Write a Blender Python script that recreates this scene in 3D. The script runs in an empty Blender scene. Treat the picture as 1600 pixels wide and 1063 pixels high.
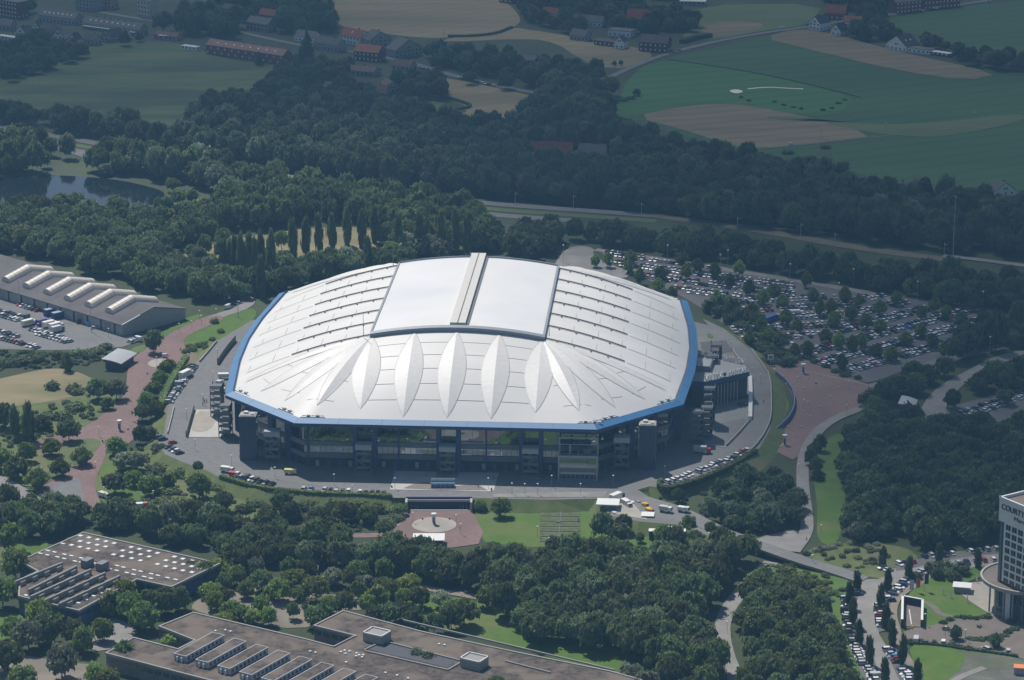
import bpy, bmesh, math, random
import numpy as np
from mathutils import Vector, Matrix
R = math.radians
random.seed(7)
C = bpy.context.scene.collection
scn = bpy.context.scene

# ------------------------------------------------------------------ camera
CAMH, PITCH, FPX = 423.0, 16.5, 4628.0
cam_d = bpy.data.cameras.new("camera"); cam = bpy.data.objects.new("camera", cam_d); C.objects.link(cam)
cam_d.sensor_width = 36; cam_d.lens = FPX / 1600 * 36
cam_d.clip_start = 1; cam_d.clip_end = 8000
cam.location = (0, 0, CAMH); cam.rotation_euler = (R(90 - PITCH), 0, 0)
scn.camera = cam
scn.render.resolution_x = 1024; scn.render.resolution_y = 680
# ------------------------------------------------------------------ sky, sun, exposure
SUN_EL, SUN_AZ = 55, 28          # the sun stands behind the stadium, a little to the left
w = bpy.data.worlds.new("World"); scn.world = w; w.use_nodes = True
nt = w.node_tree; bg = nt.nodes["Background"]
sky = nt.nodes.new("ShaderNodeTexSky"); sky.sky_type = 'NISHITA'; sky.sun_disc = False
sky.sun_elevation = R(SUN_EL); sky.sun_rotation = R(-SUN_AZ)
nt.links.new(sky.outputs[0], bg.inputs[0]); bg.inputs[1].default_value = 0.063
sd = bpy.data.lights.new("sun", 'SUN'); sd.energy = 3.9; sd.angle = R(0.5); sd.color = (1, .95, .88)
sun = bpy.data.objects.new("sun", sd); C.objects.link(sun)
sun.rotation_euler = (R(-(90 - SUN_EL)), 0, R(SUN_AZ)); sun.location = (0, 1500, 800)
scn.view_settings.view_transform = 'Standard'; scn.view_settings.look = 'None'
scn.view_settings.exposure = 0.24; scn.view_settings.gamma = 1
scn.cycles.max_bounces = 5; scn.cycles.diffuse_bounces = 2; scn.cycles.glossy_bounces = 2
scn.cycles.volume_bounces = 0; scn.cycles.transparent_max_bounces = 6; scn.cycles.transmission_bounces = 2

# ------------------------------------------------------------------ helpers
_t = R(PITCH)
def at(px, py, z=0.0):
    """the place on the level z that the photograph shows at (px, py)"""
    u = (px - 800) / FPX; v = (py - 531.5) / FPX
    d = Vector((u, math.cos(_t) - v * math.sin(_t), -(math.sin(_t) + v * math.cos(_t))))
    s = (z - CAMH) / d.z
    return Vector((d.x * s, d.y * s, z))
def proj(p):
    x, y, z = p[0], p[1], p[2] - CAMH
    Z = y * math.cos(_t) - z * math.sin(_t); V = -(y * math.sin(_t) + z * math.cos(_t))
    return 800 + FPX * x / Z, 531.5 + FPX * V / Z
def tag(o, label=None, cat=None, group=None, kind=None):
    if label: o['label'] = label
    if cat: o['category'] = cat
    if group: o['group'] = group
    if kind: o['kind'] = kind
    return o
def thing(name, label, cat, loc=(0, 0, 0), rz=0.0, group=None):
    o = bpy.data.objects.new(name, None); C.objects.link(o)
    o.empty_display_size = 2; o.location = loc; o.rotation_euler = (0, 0, rz)
    return tag(o, label, cat, group)
def wm(o):
    m = Matrix.Translation(o.location) @ o.rotation_euler.to_matrix().to_4x4()
    return (wm(o.parent) @ m) if o.parent else m
class MB:
    def __init__(s): s.v = []; s.f = []; s.m = []
    def add(s, vs, fs, mi=0):
        n = len(s.v); s.v += [tuple(x) for x in vs]
        for f in fs: s.f.append(tuple(i + n for i in f)); s.m.append(mi)
    def box(s, c, d, rz=0.0, mi=0, taper=1.0):
        cx, cy, cz = c; dx, dy, dz = d[0] / 2, d[1] / 2, d[2]
        co, si = math.cos(rz), math.sin(rz); vs = []
        for z, k in ((cz, 1.0), (cz + dz, taper)):
            for a, b in ((-1, -1), (1, -1), (1, 1), (-1, 1)):
                x, y = a * dx * k, b * dy * k
                vs.append((cx + x * co - y * si, cy + x * si + y * co, z))
        s.add(vs, [(3, 2, 1, 0), (4, 5, 6, 7), (0, 1, 5, 4), (1, 2, 6, 5), (2, 3, 7, 6), (3, 0, 4, 7)], mi)
    def prism(s, poly, z0, z1, mi=0, top=None, cap=True):
        n = len(poly)
        ar = sum(poly[i][0] * poly[(i + 1) % n][1] - poly[(i + 1) % n][0] * poly[i][1] for i in range(n))
        if ar < 0: poly = poly[::-1]
        vs = [(p[0], p[1], z0) for p in poly] + [(p[0], p[1], z1) for p in poly]
        s.add(vs, [(i, (i + 1) % n, (i + 1) % n + n, i + n) for i in range(n)], mi)
        if cap:
            s.add(vs[n:], [tuple(range(n))], mi if top is None else top)
            s.add(vs[:n], [tuple(range(n))[::-1]], mi)
    def quad(s, a, b, c, d, mi=0): s.add([a, b, c, d], [(0, 1, 2, 3)], mi)
    def tube(s, a, b, r0, r1=None, n=6, mi=0):
        a, b = Vector(a), Vector(b); r1 = r0 if r1 is None else r1
        d = (b - a).normalized(); u = d.orthogonal().normalized(); w_ = d.cross(u); vs = []
        for p, r in ((a, r0), (b, r1)):
            for k in range(n):
                t = 2 * math.pi * k / n; vs.append(p + u * r * math.cos(t) + w_ * r * math.sin(t))
        s.add(vs, [(k, (k + 1) % n, (k + 1) % n + n, k + n) for k in range(n)] + [tuple(range(n))[::-1], tuple(range(n, 2 * n))], mi)
    def lathe(s, c, prof, n=10, mi=0, a0=0.0, a1=2 * math.pi):
        vs = []; full = abs(a1 - a0 - 2 * math.pi) < 1e-6; m = n if full else n + 1
        for r, z in prof:
            for k in range(m):
                t = a0 + (a1 - a0) * k / n; vs.append((c[0] + r * math.cos(t), c[1] + r * math.sin(t), c[2] + z))
        fs = []
        for j in range(len(prof) - 1):
            for k in range(n):
                k2 = (k + 1) % m; fs.append((j * m + k, j * m + k2, (j + 1) * m + k2, (j + 1) * m + k))
        s.add(vs, fs, mi)
    def build(s, name, mats, parent=None, world=False, smooth=False):
        me = bpy.data.meshes.new(name)
        vs = s.v
        if world and parent:
            inv = wm(parent).inverted(); vs = [tuple(inv @ Vector(v)) for v in vs]
        me.from_pydata(vs, [], s.f)
        if not isinstance(mats, (list, tuple)): mats = [mats]
        for m in mats: me.materials.append(m)
        me.polygons.foreach_set("material_index", s.m)
        if smooth: me.polygons.foreach_set("use_smooth", [True] * len(s.f))
        me.update()
        o = bpy.data.objects.new(name, me); C.objects.link(o)
        if parent: o.parent = parent
        return o
def copy_tree(o, parent=None):
    c = o.copy(); C.objects.link(c); c.parent = parent
    for ch in KIDS.get(o.name, []): copy_tree(ch, c)
    return c
KIDS = {}
def learn(o):                                 # remembers the parts of a thing that will be copied
    KIDS[o.name] = [c for c in o.children]
    for c in o.children: learn(c)
def dup(root, loc, rz, label=None, scale=None, color=None, group=None):
    c = copy_tree(root); c.location = loc; c.rotation_euler = (0, 0, rz)
    if label: c['label'] = label
    if group: c['group'] = group
    if scale: c.scale = scale
    if color:
        for k in (c,) + tuple(c.children): k.color = color
    return c
# ------------------------------------------------------------------ materials
MATS = {}
def mat(name, col, rough=0.85, var=0.12, scale=0.3, metallic=0.0, spec=0.3, col2=None, stretch=None, bump=0.0, detail=6, fac=(0.35, 0.65), big=None, rows=None):
    if name in MATS: return MATS[name]
    m = bpy.data.materials.new(name); m.use_nodes = True; n = m.node_tree.nodes; l = m.node_tree.links
    b = n["Principled BSDF"]; b.inputs["Roughness"].default_value = rough; b.inputs["Metallic"].default_value = metallic
    b.inputs["Specular IOR Level"].default_value = spec
    g = n.new("ShaderNodeNewGeometry"); mp = n.new("ShaderNodeMapping"); l.new(g.outputs["Position"], mp.inputs[0])
    if stretch: mp.inputs["Rotation"].default_value = (0, 0, stretch[0]); mp.inputs["Scale"].default_value = (stretch[1], 1, 1)
    nz = n.new("ShaderNodeTexNoise"); nz.inputs["Scale"].default_value = scale; nz.inputs["Detail"].default_value = detail
    nz.inputs["Roughness"].default_value = 0.6; l.new(mp.outputs[0], nz.inputs["Vector"])
    mr = n.new("ShaderNodeMapRange"); mr.inputs[1].default_value = fac[0]; mr.inputs[2].default_value = fac[1]
    l.new(nz.outputs[0], mr.inputs[0])
    mx = n.new("ShaderNodeMix"); mx.data_type = 'RGBA'; l.new(mr.outputs[0], mx.inputs[0])
    c2 = col2 if col2 else tuple(min(1, c * (1 + var)) for c in col); c1 = col if col2 else tuple(c * (1 - var) for c in col)
    mx.inputs[6].default_value = (*c1, 1); mx.inputs[7].default_value = (*c2, 1)
    out = mx.outputs[2]
    if big:                                   # broad patches of a third colour: (scale, colour, lo, hi)
        n2 = n.new("ShaderNodeTexNoise"); n2.inputs["Scale"].default_value = big[0]; n2.inputs["Detail"].default_value = 5
        l.new(mp.outputs[0], n2.inputs["Vector"])
        m2 = n.new("ShaderNodeMapRange"); m2.inputs[1].default_value = big[2]; m2.inputs[2].default_value = big[3]; l.new(n2.outputs[0], m2.inputs[0])
        x2 = n.new("ShaderNodeMix"); x2.data_type = 'RGBA'; l.new(m2.outputs[0], x2.inputs[0]); l.new(out, x2.inputs[6])
        x2.inputs[7].default_value = (*big[1], 1); out = x2.outputs[2]
    if rows:                                  # tractor lines: (angle, lines per metre, strength)
        m4 = n.new("ShaderNodeMapping"); m4.inputs["Rotation"].default_value = (0, 0, rows[0]); l.new(g.outputs["Position"], m4.inputs[0])
        wv = n.new("ShaderNodeTexWave"); wv.inputs["Scale"].default_value = rows[1]; wv.inputs["Distortion"].default_value = 1.5; wv.inputs["Detail"].default_value = 3; wv.inputs["Detail Scale"].default_value = .3; l.new(m4.outputs[0], wv.inputs["Vector"])
        m5 = n.new("ShaderNodeMapRange"); m5.inputs[1].default_value = 0; m5.inputs[2].default_value = .25; m5.inputs[3].default_value = 1 - rows[2]; m5.inputs[4].default_value = 1; l.new(wv.outputs["Fac"], m5.inputs[0])
        hs_ = n.new("ShaderNodeHueSaturation"); l.new(out, hs_.inputs["Color"]); l.new(m5.outputs[0], hs_.inputs["Value"]); out = hs_.outputs[0]
    l.new(out, b.inputs["Base Color"])
    if bump:
        bp = n.new("ShaderNodeBump"); bp.inputs["Strength"].default_value = bump; bp.inputs["Distance"].default_value = 0.5
        l.new(nz.outputs[0], bp.inputs["Height"]); l.new(bp.outputs[0], b.inputs["Normal"])
    MATS[name] = m; return m
def objcol(name, rough=0.35, spec=0.5, metallic=0.0, var=0.0):
    m = bpy.data.materials.new(name); m.use_nodes = True; n = m.node_tree.nodes; l = m.node_tree.links
    b = n["Principled BSDF"]; b.inputs["Roughness"].default_value = rough; b.inputs["Specular IOR Level"].default_value = spec
    oi = n.new("ShaderNodeObjectInfo"); l.new(oi.outputs["Color"], b.inputs["Base Color"]); MATS[name] = m; return m
def foliage(name, col=None, c_lo=0.5, c_hi=1.5):
    """leaf colour: the object's own colour (or col), varied a little from tree to tree and from clump to clump"""
    m = bpy.data.materials.new(name); m.use_nodes = True; n = m.node_tree.nodes; l = m.node_tree.links
    b = n["Principled BSDF"]; b.inputs["Roughness"].default_value = 0.6; b.inputs["Specular IOR Level"].default_value = 0.3
    oi = n.new("ShaderNodeObjectInfo"); g = n.new("ShaderNodeNewGeometry")
    nz = n.new("ShaderNodeTexNoise"); nz.inputs["Scale"].default_value = 0.35; nz.inputs["Detail"].default_value = 4; l.new(g.outputs["Position"], nz.inputs["Vector"])
    ad = n.new("ShaderNodeMath"); ad.operation = 'ADD'; l.new(oi.outputs["Random"], ad.inputs[0]); l.new(nz.outputs[0], ad.inputs[1])
    mr = n.new("ShaderNodeMapRange"); mr.inputs[1].default_value = 0.3; mr.inputs[2].default_value = 1.7; mr.inputs[3].default_value = c_lo; mr.inputs[4].default_value = c_hi
    l.new(ad.outputs[0], mr.inputs[0])
    hs = n.new("ShaderNodeHueSaturation"); l.new(mr.outputs[0], hs.inputs["Value"])
    m3 = n.new("ShaderNodeMapRange"); m3.inputs[3].default_value = 0.455; m3.inputs[4].default_value = 0.505; l.new(oi.outputs["Random"], m3.inputs[0]); l.new(m3.outputs[0], hs.inputs["Hue"])
    if col: hs.inputs["Color"].default_value = (*col, 1)
    else: l.new(oi.outputs["Color"], hs.inputs["Color"])
    l.new(hs.outputs[0], b.inputs["Base Color"])
    tr = n.new("ShaderNodeBsdfTranslucent"); l.new(hs.outputs[0], tr.inputs["Color"])
    ms = n.new("ShaderNodeMixShader"); ms.inputs[0].default_value = 0.42; l.new(b.outputs[0], ms.inputs[1]); l.new(tr.outputs[0], ms.inputs[2])
    l.new(ms.outputs[0], n["Material Output"].inputs["Surface"])
    MATS[name] = m; return m
def P(*pts, z=0.0): return [at(p[0], p[1], z) for p in pts]
def chaikin(poly, it=2, closed=True):
    for _ in range(it):
        q = []; n = len(poly)
        if not closed: q.append(poly[0])
        for i in range(n if closed else n - 1):
            a, b = poly[i], poly[(i + 1) % n]; q.append(a * .75 + b * .25); q.append(a * .25 + b * .75)
        if not closed: q.append(poly[-1])
        poly = q
    return poly
def sheet(name, pts, m, lvl, base=0.0, it=2, kind='structure'):
    """a flat piece of ground: outline traced on level base, lying a few cm above it"""
    z = lev(base, lvl); poly = chaikin(P(*pts, z=z), it)
    bm = bmesh.new(); f = bm.faces.new([bm.verts.new(p) for p in poly]); f.normal_update()
    if f.normal.z < 0: f.normal_flip()
    bmesh.ops.triangulate(bm, faces=bm.faces[:], ngon_method='EAR_CLIP')
    me = bpy.data.meshes.new(name); bm.to_mesh(me); bm.free(); me.materials.append(m)
    o = bpy.data.objects.new(name, me); C.objects.link(o); o['kind'] = kind
    return o
def strip_pts(pts, wd, it=2):
    c = chaikin(pts, it, False); n = len(c); L_, R_ = [], []
    for i in range(n):
        d = (c[min(i + 1, n - 1)] - c[max(i - 1, 0)]); d.z = 0; d.normalize(); s_ = Vector((-d.y, d.x, 0)) * wd / 2
        L_.append(c[i] + s_); R_.append(c[i] - s_)
    return L_, R_
def strip(name, pts, wd, m, lvl, base=0.0, it=2, kind='structure', zs=None):
    if zs: p = [at(a[0], a[1], z) for a, z in zip(pts, zs)]
    else: p = P(*pts, z=lev(base, lvl))
    L_, R_ = strip_pts(p, wd, it); n = len(L_)
    b = MB(); b.add(L_ + R_, [(i, i + n, i + n + 1, i + 1) for i in range(n - 1)])
    o = b.build(name, m); o['kind'] = kind; return o
ORD = ['zeroth', 'first', 'second', 'third', 'fourth', 'fifth', 'sixth', 'seventh', 'eighth', 'ninth', 'tenth', 'eleventh', 'twelfth', 'thirteenth', 'fourteenth', 'fifteenth',
       'sixteenth', 'seventeenth', 'eighteenth', 'nineteenth', 'twentieth'] + ['twenty-' + x for x in ('first', 'second', 'third', 'fourth', 'fifth', 'sixth', 'seventh', 'eighth', 'ninth')] + [q_ for t_ in ('thirt', 'fort', 'fift', 'sixt', 'sevent', 'eight', 'ninet') for q_ in [t_ + 'ieth'] + [t_ + 'y-' + x for x in ('first', 'second', 'third', 'fourth', 'fifth', 'sixth', 'seventh', 'eighth', 'ninth')]]
BLOCK = []    # discs where no wood tree may stand: (x, y, radius)
LVN = [0]
def lev(base, lvl):
    LVN[0] += 1; return base + lvl * 0.06 + LVN[0] * 0.0007
PZ = 4.0     # level of the stadium terrace above the fields and plazas

# ------------------------------------------------------------------ ground, fields, roads
M_ground = mat('wild_grass', (.028, .042, .016), var=.3, scale=.02, col2=(.055, .075, .028), big=(.006, (.035, .048, .02), .5, .6))
M_lawn = mat('lawn_green', (.058, .125, .012), scale=.12, col2=(.085, .155, .02), fac=(.3, .7), big=(.03, (.125, .15, .04), .5, .7))
M_lawnd = mat('rough_grass', (.068, .11, .026), scale=.2, col2=(.13, .155, .05), fac=(.3, .7), big=(.03, (.17, .15, .075), .5, .7))
M_straw = mat('dry_meadow', (.19, .165, .085), scale=.06, col2=(.27, .22, .125), stretch=(R(10), .4), big=(.02, (.12, .13, .05), .5, .7))
M_meadow = mat('hay_meadow', (.052, .108, .026), scale=.05, col2=(.115, .14, .045), stretch=(R(20), .35), big=(.02, (.038, .065, .025), .48, .62), rows=(R(35), .03, .08))
M_wheat = mat('wheat_field', (.24, .19, .095), scale=.05, col2=(.32, .25, .13), stretch=(R(70), .2), big=(.01, (.15, .14, .065), .5, .7), rows=(R(52), .022, .12))
M_brown = mat('fallow_field', (.17, .14, .08), scale=.05, col2=(.24, .19, .105), stretch=(R(75), .15), big=(.01, (.12, .11, .06), .5, .75), rows=(R(70), .02, .2))
M_green = mat('crop_field', (.028, .085, .022), scale=.012, col2=(.045, .115, .028), stretch=(R(78), .12), big=(.006, (.038, .12, .026), .5, .7), rows=(R(64), .016, .2))
M_green2 = mat('young_crop_field', (.036, .13, .022), scale=.012, col2=(.055, .16, .03), stretch=(R(75), .15), big=(.006, (.07, .11, .04), .52, .72), rows=(R(68), .016, .22))
M_greeny = mat('pasture', (.075, .12, .035), scale=.02, col2=(.12, .15, .055), stretch=(R(60), .3))
M_asph = mat('asphalt', (.185, .185, .185), scale=.8, var=.14, rough=.9, stretch=(R(30), .5), big=(.05, (.16, .16, .16), .5, .65))
M_asphl = mat('pale_asphalt', (.25, .24, .23), scale=.15, var=.12, rough=.9, big=(.04, (.21, .20, .19), .5, .65))
M_road = mat('road_surface', (.17, .17, .175), scale=.1, var=.1, rough=.9)
M_lot = mat('car_park_surface', (.14, .132, .135), scale=.08, var=.12, rough=.9, big=(.03, (.115, .11, .115), .5, .6))
M_red = mat('red_paving', (.215, .145, .135), scale=.5, var=.14, rough=.9, big=(.04, (.185, .125, .118), .45, .6))
M_pale = mat('pale_paving', (.36, .33, .29), scale=.2, var=.08, rough=.85, big=(.06, (.30, .28, .25), .5, .65))
M_tan = mat('sandy_yard', (.23, .20, .165), scale=.1, var=.15, rough=.95, big=(.03, (.17, .155, .13), .5, .65))
M_fore = mat('concrete_forecourt', (.46, .45, .42), scale=.2, var=.06, rough=.8)
M_bplaza = mat('brown_paving', (.17, .145, .13), scale=.15, var=.1, rough=.9)
M_dirt = mat('dirt_track', (.15, .135, .09), scale=.1, var=.2, rough=.95)
M_white = mat('white_paint', (.75, .75, .73), var=.03, rough=.6)
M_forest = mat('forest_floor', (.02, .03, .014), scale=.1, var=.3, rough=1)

b = MB(); b.quad((-1400, -250, 0), (1400, -250, 0), (1400, 3900, 0), (-1400, 3900, 0)); g = b.build('ground', M_ground); g['kind'] = 'structure'

# far fields
sheet('meadow', [(0, 118), (60, 95), (110, 80), (180, 66), (250, 64), (300, 72), (340, 90), (400, 100), (450, 108), (440, 128), (400, 145), (350, 155), (300, 165), (285, 200), (180, 192), (100, 182), (-40, 170), (-40, 130)], M_meadow, 1)
sheet('wheat_field', [(512, -30), (760, -20), (800, 10), (818, 34), (790, 48), (740, 55), (690, 60), (640, 58), (600, 52), (535, 45), (515, 20)], M_wheat, 1)
sheet('stubble_field', [(686, 124), (700, 122), (800, 142), (835, 152), (828, 195), (790, 204), (745, 196), (700, 188), (738, 170), (690, 150)], M_wheat, 1, it=1)
sheet('wheat_strip', [(796, 42), (850, 50), (900, 58), (925, 68), (975, 70), (1030, 84), (982, 108), (930, 104), (900, 88), (870, 68), (830, 60), (690, 66), (700, 60)], M_wheat, 1, it=1)
sheet('hill_pasture', [(1080, 8), (1290, 5), (1262, 40), (1200, 46), (1110, 64), (1060, 60), (1085, 40)], M_greeny, 1, it=1)
sheet('tan_patch', [(1088, 44), (1140, 32), (1205, 38), (1160, 52), (1118, 60)], M_brown, 2, it=1)
sheet('crop_field', [(960, 178), (985, 112), (1050, 88), (1130, 72), (1200, 55), (1255, 46), (1330, 62), (1500, 105), (1640, 118), (1640, 345), (1500, 300), (1420, 290), (1300, 262), (1180, 240), (1080, 215), (985, 190)], M_green, 1, it=1)
sheet('young_crop_field', [(955, 185), (985, 112), (1045, 92), (1130, 104), (1220, 120), (1345, 152), (1300, 182), (1215, 176), (1130, 160), (1060, 165), (985, 182)], M_green2, 2, it=1)
sheet('fallow_field', [(988, 182), (1060, 167), (1130, 161), (1210, 171), (1378, 211), (1290, 222), (1180, 233), (1135, 226), (1080, 206)], M_brown, 3, it=1)
sheet('fallow_strip', [(1190, 59), (1245, 45), (1290, 50), (1420, 85), (1565, 115), (1510, 126), (1400, 110), (1260, 76)], M_brown, 3, it=1)
sheet('far_crop_field', [(1350, 34), (1450, 18), (1580, 2), (1700, -20), (1700, 80), (1600, 95), (1500, 78), (1440, 55), (1380, 45)], M_green, 1, it=1)
sheet('bright_grass_band', [(1200, 188), (1290, 186), (1380, 196), (1480, 190), (1600, 176), (1600, 190), (1480, 214), (1420, 214), (1340, 205), (1270, 186), (1200, 180)], M_greeny, 4, it=2)
strip('field_track', [(1155, 235), (1240, 228), (1380, 213), (1490, 200), (1640, 180)], 2.2, M_dirt, 5)
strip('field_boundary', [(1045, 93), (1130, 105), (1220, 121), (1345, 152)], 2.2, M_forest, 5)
sheet('chalk_patch', [(1137, 142), (1150, 139), (1164, 143), (1150, 147)], M_white, 6)
strip('chalk_line', [(1168, 139), (1200, 136), (1228, 138), (1255, 139)], 2.5, M_white, 6)
sheet('garden_lawn', [(600, 168), (650, 158), (690, 155), (700, 168), (740, 170), (690, 180), (640, 178)], M_greeny, 2, it=1)
sheet('garden_soil', [(612, 178), (640, 164), (670, 170), (655, 180)], M_wheat, 3, it=1)
# far roads
strip('country_road', [(930, 132), (985, 105), (1040, 84), (1120, 64), (1200, 50), (1262, 42), (1350, 28), (1450, 15), (1600, -8)], 5.5, M_road, 5)
strip('village_road', [(560, 82), (640, 97), (700, 116), (760, 131), (850, 148), (900, 150)], 7, M_road, 5)
strip('village_street', [(150, 18), (270, 38), (340, 42), (470, 72), (560, 82)], 6, M_road, 5)
# dual carriageway, tram line
HW = [(-40, 190), (60, 208), (150, 224), (300, 250), (480, 281), (640, 304), (770, 319), (900, 328), (1025, 337), (1200, 366), (1400, 392), (1640, 420)]
strip('highway', HW[:9], 9, M_road, 3)
strip('highway', [(x, y + 17) for x, y in HW[:8]], 9, M_road, 3)
strip('highway_median', [(x, y + 8.5) for x, y in HW[:9]], 8, M_greeny, 2)
strip('side_road', [(60, 206), (95, 232), (140, 246), (180, 262)], 6, M_road, 4)
strip('tram_bed', [(1020, 336), (1200, 362), (1330, 386), (1480, 406)], 10, M_dirt, 4)
strip('platform_roofing', [(1474, 399), (1540, 407), (1640, 420)], 6, M_asphl, 8)
# pond
mw = bpy.data.materials.new('water'); mw.use_nodes = True; n_ = mw.node_tree.nodes; b_ = n_["Principled BSDF"]
b_.inputs["Base Color"].default_value = (.008, .014, .02, 1); b_.inputs["Roughness"].default_value = .06; b_.inputs["Specular IOR Level"].default_value = .45
nz_ = n_.new("ShaderNodeTexNoise"); nz_.inputs["Scale"].default_value = .8; bp_ = n_.new("ShaderNodeBump"); bp_.inputs["Strength"].default_value = .05
mw.node_tree.links.new(nz_.outputs[0], bp_.inputs["Height"]); mw.node_tree.links.new(bp_.outputs[0], b_.inputs["Normal"])
sheet('pond', [(-30, 284), (20, 274), (100, 274), (180, 280), (235, 292), (262, 302), (245, 320), (190, 328), (100, 326), (-30, 324)], mw, 1)
sheet('pond_bank', [(215, 330), (250, 322), (275, 308), (345, 312), (352, 330), (300, 345), (240, 345)], M_lawnd, 2)
sheet('dry_slope', [(258, 402), (330, 383), (375, 372), (430, 363), (500, 355), (585, 356), (595, 385), (560, 405), (500, 425), (450, 415), (400, 405), (330, 425), (280, 415)], M_straw, 2)
strip('slope_path', [(440, 410), (470, 402), (520, 395), (560, 405)], 3, M_tan, 3)
# roads behind the stadium
sheet('back_junction', [(860, 425), (880, 390), (905, 383), (930, 388), (925, 398), (945, 410), (1000, 430), (940, 440)], M_asphl, 3)
sheet('lay_by', [(700, 405), (730, 395), (760, 398), (755, 412), (700, 416)], M_asphl, 3)
strip('back_road', [(240, 545), (300, 510), (345, 492), (378, 482), (392, 470), (372, 458)], 7, M_asphl, 3)

# car parks
sheet('car_park', [(925, 388), (960, 392), (1050, 404), (1200, 428), (1330, 450), (1400, 462), (1560, 486), (1555, 520), (1480, 560), (1420, 575), (1360, 600), (1335, 592), (1230, 545), (1150, 520), (1080, 470), (1000, 432)], M_lot, 2, it=1)
strip('car_park_road', [(930, 390), (1050, 408), (1200, 432), (1330, 452), (1400, 468)], 6, M_asphl, 3)
strip('car_park_exit_road', [(1360, 606), (1420, 590), (1470, 563), (1530, 548), (1640, 530)], 9, M_asph, 4)
sheet('car_park', [(1440, 660), (1470, 640), (1560, 615), (1640, 600), (1640, 640), (1570, 660), (1500, 668)], M_lot, 2, it=1)
sheet('car_park', [(-40, 440), (0, 452), (80, 470), (150, 495), (210, 520), (215, 540), (120, 548), (-40, 545)], M_asph, 2, it=1)
# east road with the curved slip road
sheet('east_road', [(1432, 650), (1455, 612), (1490, 590), (1520, 575), (1545, 560), (1600, 545), (1600, 556), (1535, 577), (1495, 610), (1480, 630), (1478, 650), (1500, 668), (1512, 690), (1490, 685), (1468, 665)], M_asphl, 5, it=1)
# dry fields to the left, grass round them
sheet('grass_verge', [(-40, 620), (60, 600), (130, 585), (170, 600), (200, 640), (160, 665), (100, 700), (-40, 760)], M_lawnd, 1)
sheet('dry_meadow', [(-40, 600), (0, 592), (60, 578), (95, 575), (135, 585), (150, 600), (125, 618), (90, 625), (50, 632), (-40, 640)], M_straw, 2)
sheet('verge_lawn', [(215, 545), (250, 520), (290, 502), (330, 492), (400, 478), (400, 500), (360, 520), (330, 545), (300, 560), (285, 548), (270, 530)], M_lawn, 1)
sheet('side_lawn', [(140, 700), (165, 712), (230, 700), (300, 760), (440, 790), (440, 830), (240, 800), (180, 795), (145, 765)], M_lawnd, 1)
sheet('side_lawn', [(150, 745), (165, 722), (200, 735), (220, 775), (230, 795), (180, 795), (152, 780)], M_lawn, 2)
# red plaza on the left
sheet('red_plaza', [(240, 537), (275, 515), (300, 500), (345, 492), (350, 500), (312, 515), (285, 530), (290, 545), (318, 560), (312, 572), (285, 566), (262, 578), (238, 592), (222, 622), (216, 655), (212, 692), (166, 697), (164, 717), (150, 745), (148, 765), (165, 800), (135, 800), (55, 772), (55, 765), (98, 742), (125, 722), (152, 697), (110, 688), (55, 707), (52, 690), (96, 675), (125, 672), (155, 652), (182, 634), (197, 612), (199, 575), (212, 555)], M_red, 3, it=1)
sheet('grass_island', [(-20, 715), (55, 706), (110, 688), (150, 684), (160, 693), (146, 708), (122, 724), (98, 742), (52, 765), (5, 748), (-20, 742)], M_lawnd, 4)
sheet('asphalt_apron', [(60, 772), (90, 755), (120, 745), (126, 752), (130, 775), (142, 800), (100, 800)], M_asph, 4, it=1)
strip('west_road', [(-20, 742), (20, 762), (60, 790), (70, 810)], 9, M_asphl, 5)
sheet('paved_circle', [(230, 567), (240, 561), (256, 560), (266, 565), (262, 572), (245, 575), (233, 573)], M_pale, 5)
sheet('verge_lawn', [(200, 545), (240, 535), (280, 500), (320, 488), (312, 498), (275, 515), (240, 536), (212, 556)], M_lawn, 4, it=1)
# front plaza
sheet('red_plaza', [(637, 796), (735, 796), (742, 806), (755, 832), (748, 850), (660, 862), (612, 850), (612, 832), (628, 812)], M_red, 3, it=0)
pc = at(678.5, 820.5, .2); rc = 9.3
b = MB(); b.add([(pc.x + rc * math.cos(t * math.pi / 24), pc.y + rc * math.sin(t * math.pi / 24), .34) for t in range(48)], [tuple(range(48))]); o = b.build('paved_circle', M_pale); o['kind'] = 'structure'
strip('red_path', [(490, 830), (545, 838), (612, 835)], 5, M_red, 2)
sheet('front_lawn', [(735, 800), (770, 782), (845, 782), (950, 776), (940, 800), (925, 850), (845, 856), (760, 852), (748, 830)], M_lawn, 1, it=1)
sheet('service_lawn', [(925, 850), (940, 812), (1010, 815), (1060, 822), (1110, 835), (1110, 870), (1000, 870)], M_lawn, 1, it=1)
# right-hand red plaza and paths
sheet('red_plaza', [(1196, 538), (1240, 555), (1335, 592), (1362, 604), (1342, 640), (1300, 656), (1270, 680), (1246, 722), (1215, 707), (1188, 695), (1225, 668), (1240, 650), (1243, 632), (1233, 607), (1212, 587), (1190, 575)], M_red, 3, it=1)
strip('paving_joint', [(1232, 574), (1270, 582), (1355, 601)], .6, M_pale, 4)
sheet('inner_lawn', [(1200, 596), (1212, 600), (1230, 620), (1235, 640), (1215, 665), (1192, 690), (1200, 640)], M_lawn, 1)
strip('park_path', [(1345, 638), (1300, 655), (1272, 678), (1254, 715), (1254, 760), (1260, 800), (1262, 832), (1240, 862)], 5.4, M_asphl, 6)
sheet('park_lawn', [(1285, 690), (1318, 672), (1322, 720), (1318, 850), (1275, 852), (1278, 790), (1266, 720)], M_lawn, 1)
sheet('side_apron', [(1165, 848), (1212, 832), (1250, 828), (1245, 862), (1210, 868)], M_asphl, 5, it=1)
sheet('mound_grass', [(1248, 868), (1290, 848), (1400, 850), (1440, 868), (1420, 900), (1385, 906), (1340, 898)], M_lawnd, 1)
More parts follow.
